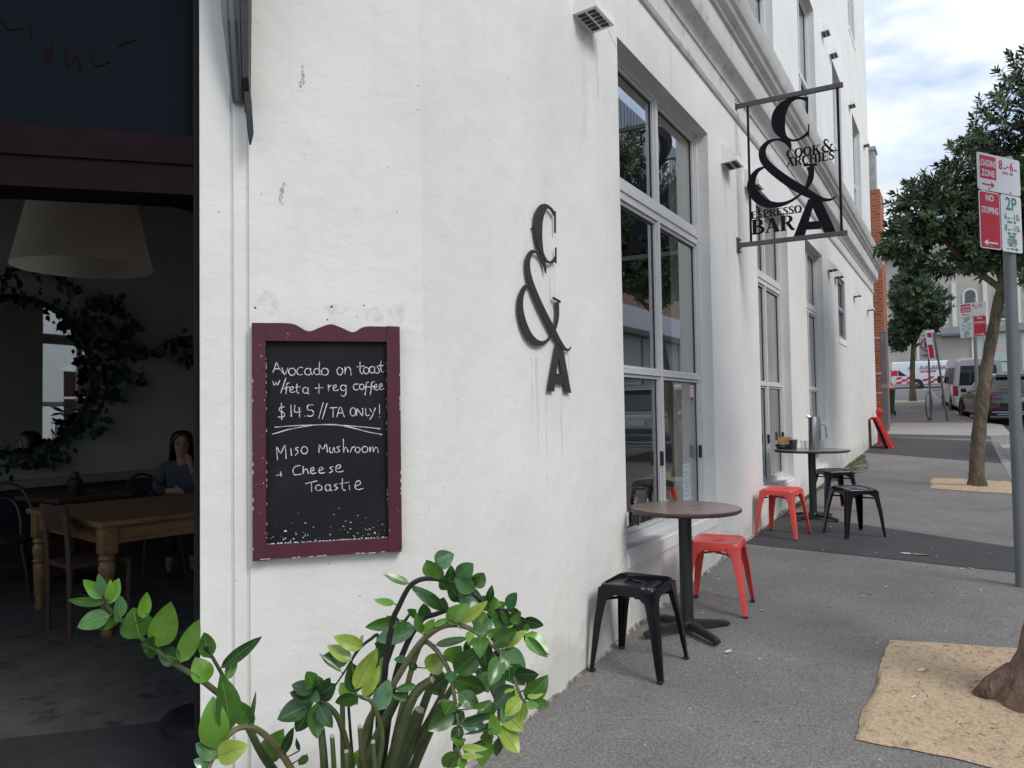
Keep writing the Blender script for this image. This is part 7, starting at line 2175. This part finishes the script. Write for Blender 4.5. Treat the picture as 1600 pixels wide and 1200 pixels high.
def suv(label, loc, rz, paint, rx, plate=True, name='parked_suv'):
    c = thing(name, label, 'car', loc, rz, rx=rx)
    L_ = 4.66
    mb = MB()
    st = [(0.0, .78, .42, .92, .10), (.06, .90, .34, 1.00, .12), (.22, .935, .30, 1.06, .12), (1.0, .945, .28, 1.05, .10), (2.6, .945, .28, 1.03, .10), (3.3, .94, .28, 1.01, .12), (4.1, .92, .30, .95, .16), (4.5, .86, .34, .84, .16), (4.64, .76, .42, .72, .14)]
    mb.loft([section(hw, z0, z1, y, rt) for y, hw, z0, z1, rt in st], paint)
    body = mb.build('body', None, c, True, angle=50)
    # greenhouse
    A = [(-.84, .12, 1.02), (.84, .12, 1.02), (.86, 3.25, 1.0), (-.86, 3.25, 1.0)]
    B = [(-.64, .52, 1.56), (.64, .52, 1.56), (.66, 2.35, 1.58), (-.66, 2.35, 1.58)]
    mb = MB()
    mb.loft([A, B, [(x*.80, .60 if y < 1 else 2.15, 1.635) for x, y, z in B]], paint)
    gh = mb.build('cabin', None, c)
    bv = gh.modifiers.new('Bevel', 'BEVEL'); bv.width = .05; bv.segments = 3
    for p in gh.data.polygons:
        p.use_smooth = True
    q = [A[0], A[1], B[1], B[0]]
    mb = MB(); inset(mb, q, .07, .93, .10, .93, .008, M['carglass']); rw = mb.build('rear_window', None, c)
    mb = MB()
    mb.tube([face_pt(q, .5, .12, .014), face_pt(q, .16, .24, .016)], .008, M['trim'], 6)
    mb.build('wiper', None, rw)
    for sx in (-1, 1):
        qq = [A[3], A[0], B[0], B[3]] if sx < 0 else [A[1], A[2], B[2], B[1]]
        mb = MB()
        rngs = ((.16, .44), (.46, .70), (.72, .90)) if sx < 0 else ((.10, .28), (.30, .54), (.56, .84))
        for a, b in rngs:
            inset(mb, qq, a, b, .12, .88, .008, M['carglass'])
        mb.build('side_window', None, c)
        mb = MB()
        e = [face_pt(qq, .05, .10, .012), face_pt(qq, .95, .10, .012)]
        mb.tube(e, .009, M['chrome'], 6)
        mb.build('window_trim', None, c)
        mb = MB()
        mb.tube([(sx*.66, .65, 1.66), (sx*.66, .75, 1.69), (sx*.67, 2.1, 1.69), (sx*.67, 2.2, 1.66)], .016, M['chrome'], 6)
        mb.build('roof_rail', None, c)
        mb = MB()
        mb.box((sx*.92, 2.95, .98), (sx*1.08, 3.10, 1.13), bev=.04)
        mb.build('wing_mirror', M['trim'], c)
        mb = MB()
        mb.prism([(0, 0), (.30, .02), (.42, .06), (.40, .10), (.0, .15)], Vector((0, .10, 0)), M['tail'], (sx*.915, -.008 if False else .01, .86), (-sx, 0, 0), Z)
        mb.prism([(0, 0), (.26, 0), (.26, .15), (0, .15)], Vector((-sx*.02, 0, 0)), M['tail'], (sx*.958, .06, .86), (0, 1, 0), Z)
        mb.build('tail_light', None, c, angle=40)
        mb = MB()
        mb.box((sx*.96, .95, .28), (sx*.90, 3.55, .36), M['trim'], bev=.01)
        mb.box((sx*.975, 1.05, .335), (sx*.95, 3.45, .36), M['chrome'])
        mb.build('sill_trim', None, c)
        for yw in (.88, 3.72):
            mb = MB()
            Mx = Matrix.Translation((sx*.945, yw, .38)) @ Matrix.Rotation(R(90*sx), 4, 'Y')
            mb.lathe([(.365, -.10), (.42, -.02), (.42, .018), (.365, .022)], M['trim'], 28, M=Mx)
            mb.lathe([(.365, .0), (.0001, .0)], M['trim'], 28, M=Mx)
            mb.build('wheel_arch', None, c, True)
            wheel(c, sx*.86, yw, .36, .24)
    mb = MB()
    mb.box((-.78, -.035, .36), (.78, .08, .56), M['trim'], bev=.03)
    mb.box((-.80, -.045, .40), (.80, -.02, .445), M['chrome'], bev=.008)
    mb.box((-.66, -.05, .335), (.66, .02, .37), M['chrome'], bev=.01)
    mb.build('rear_bumper', None, c)
    mb = MB()
    for sx in (-1, 1):
        mb.box((sx*.60, -.048, .57), (sx*.84, -.02, .61), M['tail'])
    mb.build('reflector', None, c)
    mb = MB()
    mb.box((-.56, -.02, .60), (.56, .06, .72), M['trim'], bev=.02)
    mb.build('tailgate_panel', None, c)
    if plate:
        mb = MB()
        mb.box((-.19, -.034, .765), (.19, -.012, .875), M['s_white'], bev=.004)
        mb.build('number_plate', None, c)
    mb = MB()
    mb.box((-.55, .50, 1.575), (.55, .36, 1.60), paint, bev=.012)
    mb.build('spoiler', None, c)
    return c
P_GREY = mat('dark_grey_car_paint', (.060, .062, .062), .25, metal=.5, coat=.8)
P_SILVER = mat('silver_car_paint', (.30, .31, .32), .25, metal=.5, coat=.8)
P_BLACK = mat('black_car_paint', (.016, .017, .019), .22, metal=.4, coat=.8)
suv('dark grey parked car seen from behind between the mottled tree and the grey pole', (3.36, 29.0, gz(29.0)-.135), R(10.5), P_GREY, .043)
suv('silver grey parked car just outside the right edge, mirrored in the first window', (3.98, 15.6, gz(15.6)-.135), R(0), P_SILVER, .03)

def van(label, loc, rz, rx, L_, hw, H, name, logo_side=False):
    c = thing(name, label, 'van', loc, rz, rx=rx)
    pw = mat('white_van_paint', (.66, .67, .68), .28, coat=.5)
    mb = MB()
    def sec(y, z1, w0, w1, z0=.30):
        p = [(w0-.06, z0), (w0, z0+.08), (w0+.015, 1.05), (w1+.02, z1-.32), (w1-.03, z1-.10), (w1-.16, z1-.02), (w1-.40, z1)]
        return [(x, y, z) for x, z in p]+[(-x, y, z) for x, z in reversed(p)]
    st = [(0, H-.06, hw-.03, hw-.14), (.06, H, hw, hw-.10), (1.5, H+.02, hw, hw-.10), (L_-1.5, H, hw, hw-.11), (L_-1.05, H-.12, hw, hw-.15), (L_-.45, 1.35, hw-.02, hw-.12), (L_-.1, 1.08, hw-.08, hw-.15), (L_, .95, hw-.16, hw-.22)]
    mb.loft([sec(*s_) for s_ in st], pw)
    mb.build('body', None, c, True, angle=30)
    q = [(-hw+.10, -.001, 1.02), (hw-.10, -.001, 1.02), (hw-.2, .0, H-.22), (-hw+.2, .0, H-.22)]
    mb = MB(); inset(mb, q, .05, .95, .12, .92, .008, M['carglass'])
    rw = mb.build('rear_window', None, c)
    mb = MB()
    mb.tube([(-.30, -.014, 1.25), (-.27, -.02, 1.72)], .012, M['s_grey'], 6)
    mb.build('wiper', None, rw)
    mb = MB()
    mb.box((-hw+.04, -.07, .32), (hw-.04, .06, .56), M['trim'] if logo_side else pw, bev=.04)
    mb.build('rear_bumper', None, c)
    mb = MB()
    mb.box((-.25, -.012, .72), (.25, .01, .84), M['s_white'])
    mb.build('number_plate', None, c)
    for sx in (-1, 1):
        mb = MB()
        x0 = sx*(hw-.015)
        if logo_side:
            mb.box((x0+sx*.022, -.012, .95), (x0-sx*.10, .05, 1.45), M['tail'], bev=.01)
        else:
            mb.box((x0+sx*.022, -.014, .72), (x0-sx*.14, .06, 1.12), M['tail'], bev=.015)
            mb.box((x0+sx*.020, -.013, .60), (x0-sx*.13, .06, .72), M['s_white'], bev=.01)
        mb.build('tail_light', None, c)
        mb = MB()
        ysp = [(.15, 1.15), (1.25, 2.3), (2.5, 3.5)] if not logo_side else [(L_-1.9, L_-1.0)]
        for a, b in ysp:
            qq = [(sx*(hw+.012), a, 1.12), (sx*(hw+.012), b, 1.12), (sx*(hw-.085), b, H-.34), (sx*(hw-.085), a, H-.34)]
            if sx < 0:
                qq = [qq[1], qq[0], qq[3], qq[2]]
            inset(mb, qq, .03, .97, .06, .94, .012, M['carglass'])
        mb.build('side_window', None, c)
        mb = MB()
        mb.box((sx*(hw+.02), L_-1.15, 1.15), (sx*(hw+.22), L_-1.0, 1.45), bev=.04)
        mb.build('wing_mirror', M['trim'], c)
        for yw in (1.05 if not logo_side else 1.62, L_-.85):
            mb = MB()
            Mx = Matrix.Translation((sx*(hw+.004), yw, .36)) @ Matrix.Rotation(R(90*sx), 4, 'Y')
            mb.lathe([(.40, .0), (.40, .008), (.0001, .008)], M['trim'], 26, M=Mx)
            mb.build('wheel_arch', None, c)
            wheel(c, sx*(hw-.075), yw, .335, .22)
    mb = MB()
    qf = [(hw-.16, L_-.44, 1.37), (-hw+.16, L_-.44, 1.37), (-hw+.22, L_-1.03, H-.16), (hw-.22, L_-1.03, H-.16)]
    inset(mb, qf, .03, .97, .05, .95, .01, M['carglass'])
    mb.build('windscreen', None, c)
    return c, pw
van('white parked minibus seen from behind, in front of the dark grey car', (2.36, 35.4, gz(35.4)-.13), R(6), .05, 5.1, .86, 2.2, 'parked_minibus')
VX, VY = -2.55, 62.6
v2, pw = van('white work van with red checks and roof rack at the street end', (VX, VY+.95, gz(VY)-.10), R(-90), 0.0, 5.4, .95, 2.02, 'work_van', True)
# livery on the side that faces the camera (local +x side)
xs_ = .95+.020
mb = MB()
for j in range(3):
    for i in range(13):
        if (i+j) % 2 == 0:
            y0 = .25+i*.34
            if abs(y0+.17-1.62) < .5 or y0 > 4.9:
                continue
            z0 = .42+j*.16
            dz_ = .0
            mb.add([(xs_, y0, z0+dz_), (xs_, y0+.34, z0+dz_), (xs_, y0+.46, z0+.16), (xs_, y0+.12, z0+.16), (xs_-.06, y0, z0), (xs_-.06, y0+.34, z0), (xs_-.06, y0+.46, z0+.16), (xs_-.06, y0+.12, z0+.16)], [(0, 1, 2, 3), (7, 6, 5, 4), (0, 4, 5, 1), (1, 5, 6, 2), (2, 6, 7, 3), (3, 7, 4, 0)], M['s_red'])
mb.prism([(.45, .98), (1.0, .98), (.45, 1.42)], Vector((-.06, 0, 0)), M['trim'], (xs_+.002, 0, 0), (0, 1, 0), Z)
mb.prism([(.02, 1.0), (.40, 1.0), (.40, 1.35), (.25, 1.42), (.12, 1.35), (.02, 1.35)], Vector((-.06, 0, 0)), M['s_red'], (xs_+.002, 0, 0), (0, 1, 0), Z)
for pts in ([(1.25, 1.42), (1.15, 1.5), (1.2, 1.62), (1.35, 1.66)], [(1.32, 1.40), (1.48, 1.44), (1.5, 1.56), (1.42, 1.66)]):
    mb.ribbon([(a, b, .06) for a, b in pts], .05, M['s_red'], (xs_-.045, 0, 0), (0, 1, 0), Z, (1, 0, 0), 3)
mb.build('checked_stripe', None, v2)
mb = MB()
M['van_ink'] = mat('van_lettering', (.16, .16, .20), .5)
xt = xs_-.035
for st, sz, z, m in (('FUTURE SAFE', .34, 1.42, M['van_ink']), ('FIRE SERVICES', .17, 1.20, M['s_red'])):
    text(st, sz, m, None, Vector((xt, 1.85, z)), (0, 1, 0), Vector((-.07, 0, 1)), mb=mb, depth=.03, bold=.004, sx=.95)
mb.build('lettering', None, v2)
mb = MB()
for x in (-.6, .6):
    mb.box((x-.02, .4, 2.08), (x+.02, 3.9, 2.12))
for y in frange(.5, 3.8, 6):
    mb.box((-.7, y-.02, 2.03), (.7, y+.02, 2.08))
mb.build('roof_rack', mat('rack_blue', (.16, .34, .45), .5), v2)

# ------------------------------------------------------------------ buildings at the end of the street and across the road
def facade_building(name, label, x0, x1, y0, y1, z0, z1, wall, face, wins, extra=None, glassm=None, frame=None, cat='building'):
    """box building; face '-y' or '-x' carries windows (u0,u1,z0,z1,arched)"""
    b = thing(name, label, cat, ((x0+x1)/2, (y0+y1)/2, z0))
    mb = MB()
    mb.box((x0, y0, z0-.6), (x1, y1, z1))
    wb(mb, 'wall', b, wall)
    gm, fm = glassm or M['carglass'], frame or M['sill']
    for u0, u1, a, c, arch in wins:
        if face == '-y':
            O, U, Nn = Vector((0, y0, 0)), Vector((1, 0, 0)), Vector((0, -1, 0))
        else:
            O, U, Nn = Vector((x0, 0, 0)), Vector((0, 1, 0)), Vector((-1, 0, 0))
        w = u1-u0
        def outline(g):
            p = [(u0-g, a-g), (u1+g, a-g), (u1+g, c)]
            if arch:
                p += [((u0+u1)/2+(w/2+g)*math.cos(t), c+(w/2+g)*math.sin(t)) for t in [math.pi*k/10 for k in range(1, 10)]]
                p += [(u0-g, c)]
            else:
                p[2] = (u1+g, c+g)
                p += [(u0-g, c+g)]
            return p
        mb = MB()
        mb.prism(outline(.16 if arch else .07), Nn*.07, fm, O+Nn*.002, U, Z)
        f = wb(mb, 'window', b)
        mb = MB()
        mb.prism(outline(0), Nn*.006, gm, O+Nn*.073, U, Z)
        k1 = (a+c)/2
        mb.prism([(u0, k1-.04), (u1, k1-.04), (u1, k1+.04), (u0, k1+.04)], Nn*.02, fm, O+Nn*.0795, U, Z)
        mb.build('pane', None, f)
    return b
wallm = mat('stone_grey_facade', (.40, .37, .32), .85, var=.08, vscale=.8)
wallm2 = mat('taupe_facade', (.36, .32, .27), .85, var=.06, vscale=.6)
cream = mat('cream_trim', (.62, .60, .54), .7)
EB = facade_building('terrace_building', 'taupe two storey shop terrace with cream arched windows facing down the street', -6.5, 14, 80.4, 92, 2.9, 15.5, wallm, '-y',
    [(4.75, 5.60, 8.9, 11.2, True), (2.35, 3.2, 8.9, 11.2, True), (0, .85, 8.9, 11.2, True), (-2.4, -1.55, 8.9, 11.2, True), (7.2, 8.05, 8.9, 11.2, True), (-5, -4.1, 8.9, 11.2, True)], frame=cream)
mb = MB()
mb.box((-6.6, 80.0, 7.75), (14.1, 80.398, 8.15)); mb.box((-6.6, 79.9, 15.2), (14.1, 80.398, 15.7))
mb.box((-6.55, 80.2, 8.16), (14.05, 80.397, 8.35))
wb(mb, 'string_course', EB, mat('grey_band', (.26, .25, .24), .8))
mb = MB()
for x in (-6.3, -1.6, 2.75, 3.75, 6.0, 9.5):
    mb = MB()
    mb.box((x, 80.2, 2.9), (x+.22, 80.398, 7.74))
    wb(mb, 'pilaster', EB, cream)
for x in (1.35, 3.75, 6.2):
    mb = MB()
    mb.box((x, 80.25, 8.4), (x+.35, 80.396, 12.4))
    wb(mb, 'pilaster', EB, cream)
mb = MB()
mb.box((-1.35, 80.33, 3.0), (2.72, 80.396, 7.4))
sh = wb(mb, 'roller_shutter', EB, wallm2)
mb = MB()
mb.box((4.35, 80.30, 4.2), (5.75, 80.396, 7.55))
pw_ = wb(mb, 'shop_window', EB, mat('pale_green_window', (.36, .46, .40), .3))
mb = MB()
random.seed(8)
for z in (6.7, 6.35, 6.0):
    for k in range(4):
        x = 4.6+k*.24
        mb.box((x, 80.285, z), (x+.17, 80.299, z+.2), mat('pink_print', (.62, .36, .40), .6) if z == 6.7 and k == 0 else bpy.data.materials['pink_print'])
mb.box((4.9, 80.285, 5.05), (5.4, 80.299, 5.12), M['s_ink'])
mb.lathe([(.16, 0), (.12, .02), (.0001, .03)], M['s_red'], 10, M=Matrix.Translation((4.6, 80.299, 5.0)) @ Matrix.Rotation(R(90), 4, 'X'))
mb.build('poster_print', None, pw_)
mb = MB()
mb.box((3.0, 80.30, 4.2), (3.72, 80.396, 7.55))
wb(mb, 'display_window', EB, mat('grey_green_window', (.42, .47, .46), .3))
mb = MB()
mb.box((6.5, 80.30, 4.2), (9.3, 80.396, 7.4))
wb(mb, 'display_window', EB, bpy.data.materials['grey_green_window'])
mb = MB()
mb.box((.4, 79.6, 7.55), (3.4, 80.396, 7.745))
wb(mb, 'folded_awning', EB, mat('slate_awning', (.12, .13, .15), .7))
mb = MB()
mb.box((-3.4, 80.5, 15.7), (-2.3, 81.5, 18.5)); mb.box((-3.5, 80.4, 18.5), (-2.2, 81.6, 18.8))
wb(mb, 'chimney', EB, M['brick_dark'])
EB2 = facade_building('shop_building', 'pale pink and white shop building at the far left end of the street', -22, -6.6, 80.4, 92, 2.9, 19.5, mat('pale_pink_facade', (.50, .42, .38), .85), '-y',
    [(-9.2, -8.0, 9.5, 12.5, False), (-12.2, -11, 9.5, 12.5, False), (-9.2, -8.0, 14.2, 16.8, False), (-12.2, -11, 14.2, 16.8, False)], frame=cream)
mb = MB()
mb.box((-21, 80.3, 3.0), (-7.2, 80.396, 6.4))
wb(mb, 'shopfront', EB2, M['carglass'])
SB = thing('shop_sign_post', 'tall white and red shop sign on a post at the street end', 'street sign', (-4.35, 76.9, 2.98))
mb = MB()
mb.tube([(0, 0, 0), (0, 0, 1.6)], .07, n=10)
mb.build('post', M['galv'], SB, True)
mb = MB()
mb.box((-.42, -.08, 1.2), (.42, .08, 4.6), M['s_white'])
p = mb.build('panel', None, SB)
mb = MB()
mb.box((-.40, -.09, 1.22), (-.02, -.081, 2.6), mat('dull_red_panel', (.42, .12, .14), .6))
mb.box((-.3, -.09, 4.0), (.3, -.081, 4.15), M['s_ink']); mb.box((-.3, -.09, 2.75), (.1, -.081, 2.95), M['s_ink'])
mb.build('print', None, p)
RBd = facade_building('rear_building', 'grey apartment building rising behind the shop terrace at the street end', -1, 16, 100, 115, 3, 27, mat('grey_tower', (.40, .40, .41), .8), '-y', [(x, x+1.2, z, z+1.5, False) for x in (0, 3, 6, 9, 12) for z in (17, 20.5, 24)])

# across the road (seen mirrored in the windows)
clad = mat('grey_standing_seam', (.36, .385, .43), .5, metal=.3, var=.05, vscale=2)
OB1 = facade_building('office_building', 'grey rendered office building across the road, out of frame', 13.0, 22, -10, 22, 0, 7.6, mat('office_render', (.82, .82, .80), .8, var=.05, vscale=1), '-x',
    [(y, y+1.7, z, z+1.9, False) for y in (-7, -3.5, 0, 3.5, 7, 10.5, 14, 17.5) for z in (1.2, 4.6)])
OB2 = facade_building('shopfront_building', 'brick and metal clad building with a white awning across the road, mirrored in the windows', 12.2, 22, 22.5, 50, .8, 12.3, M['brick_dark'], '-x',
    [(y, y+1.3, 8.2, 10.6, False) for y in (24, 27.5, 31, 34.5, 38, 41.5, 45)])
mb = MB()
mb.box((11.0, 22.8, 5.2), (12.198, 49.8, 6.2))
wb(mb, 'awning', OB2, M['s_white'])
M['shop_glass'] = mat('shop_glass', (.42, .52, .51), .1)
for k in range(9):
    mb = MB()
    mb.box((12.12, 23+k*3, 1.6), (12.196, 23+k*3+2.7, 5.1))
    wb(mb, 'shop_window', OB2, M['shop_glass'])
mb = MB()
mb.box((12.08, 23, 1.9), (12.118, 49, 2.6))
wb(mb, 'poster_band', OB2, M['s_white'])
mb = MB()
mb.box((11.75, 22.3, 12.31), (12.6, 50.2, 12.8)); mb.box((11.9, 22.4, 12.0), (12.198, 50.1, 12.3))
wb(mb, 'cornice', OB2, cream)
mb = MB()
mb.box((12.5, 22.5, 12.81), (22, 50, 17.2))
k = 22.6
while k < 50:
    mb.box((12.46, k, 12.82), (12.499, k+.05, 17.1))
    k += .45
wb(mb, 'metal_clad_storey', OB2, clad)
for y in (25, 29.5, 34, 38.5, 43):
    mb = MB()
    mb.box((12.43, y, 13.6), (12.455, y+.9, 16))
    wb(mb, 'upper_window', OB2, M['s_white'])

# ------------------------------------------------------------------ small litter on the footpath
random.seed(12)
lm = [mat('dry_leaf', (.36, .20, .09), .9, var=.3, vscale=60), mat('paper_scrap', (.60, .56, .50), .9), mat('cigarette_paper', (.62, .60, .56), .8)]
def scrap(x, y, r, m, nm, lab, cat, grp=None, z=0.004, rot=None):
    mb = MB()
    a0 = random.uniform(0, 6.28) if rot is None else rot
    up_, dn = [], []
    for k in range(9):
        a = 2*math.pi*k/9
        q = random.uniform(.6, 1.1)
        px, py = r*q*math.cos(a), r*.45*q*math.sin(a)
        up_.append((px*math.cos(a0)-py*math.sin(a0), px*math.sin(a0)+py*math.cos(a0), random.uniform(.002, .010)))
    dn = [(p[0], p[1], p[2]-.0015) for p in up_]
    mb.loft([dn, up_], m)
    tag(mb.build(nm, loc=(x, y, gz(y)+z)), lab, cat, grp)
scrap(1.41, 7.11, .085, lm[0], 'fallen_leaf', 'large curled tan leaf lying on the dark asphalt strip', 'leaf', rot=.2)
scrap(1.30, 7.12, .05, lm[1], 'paper_scrap', 'white torn paper scrap beside the curled leaf on the dark strip', 'litter', rot=.4)
scrap(.60, 4.22, .035, lm[1], 'paper_scrap', 'pale paper scrap at the foot of the nearer table base', 'litter')
for x, y, lab in ((1.52, 4.30, 'cigarette butt near the far edge of the near soil square'), (1.50, 3.95, 'cigarette butt in the middle of the near soil square'), (1.80, 6.1, 'cigarette butt on the asphalt near the foot of the thick grey pole'), (1.75, 6.75, 'cigarette butt on the near edge of the dark strip')):
    mb = MB()
    a = random.uniform(0, 3)
    d = Vector((math.cos(a), math.sin(a), 0))
    mb.tube([d*-.025, d*.012], .0042, lm[2], 8)
    mb.tube([d*.0121, d*.032], .0043, lm[0], 8)
    zz0 = .024 if y < 5 else .005
    tag(mb.build('cigarette_butt', loc=(x, y, gz(y)+zz0)), lab, 'cigarette butt', 'cigarette butts on the ground')
mb = MB()
for k in range(260):
    x, y = random.uniform(.05, 2.25), random.uniform(2.5, 16)
    if 1.3 < x and (3.4 < y < 4.9 or 11.4 < y < 12.7):
        continue
    r = random.choice((.003, .004, .005, .007, .011))
    mb.prism([(x+r*math.cos(a)*random.uniform(.5, 1.2), y+r*math.sin(a)*random.uniform(.5, 1.2)) for a in (0, 1.2, 2.5, 3.7, 5)], (0, 0, .003), random.choice(lm[:3]), (0, 0, gz(y)+.0045), (1, 0, 0), (0, 1, 0))
for k in range(420):
    u, v = 1-random.random()**1.6, random.random()
    x, y = 1.36+u*.9, 3.5+v*1.3
    L_ = random.uniform(.006, .028)
    a = random.uniform(0, 3.1)
    mb.tube([(x, y, gz(y)+.022), (x+L_*math.cos(a), y+L_*math.sin(a), gz(y)+.026)], random.uniform(.0007, .0018), random.choice([lm[0], M['dark_wood'], M['brown_wood'], lm[0]]), 4)
tag(mb.build('ground_debris'), kind='stuff')
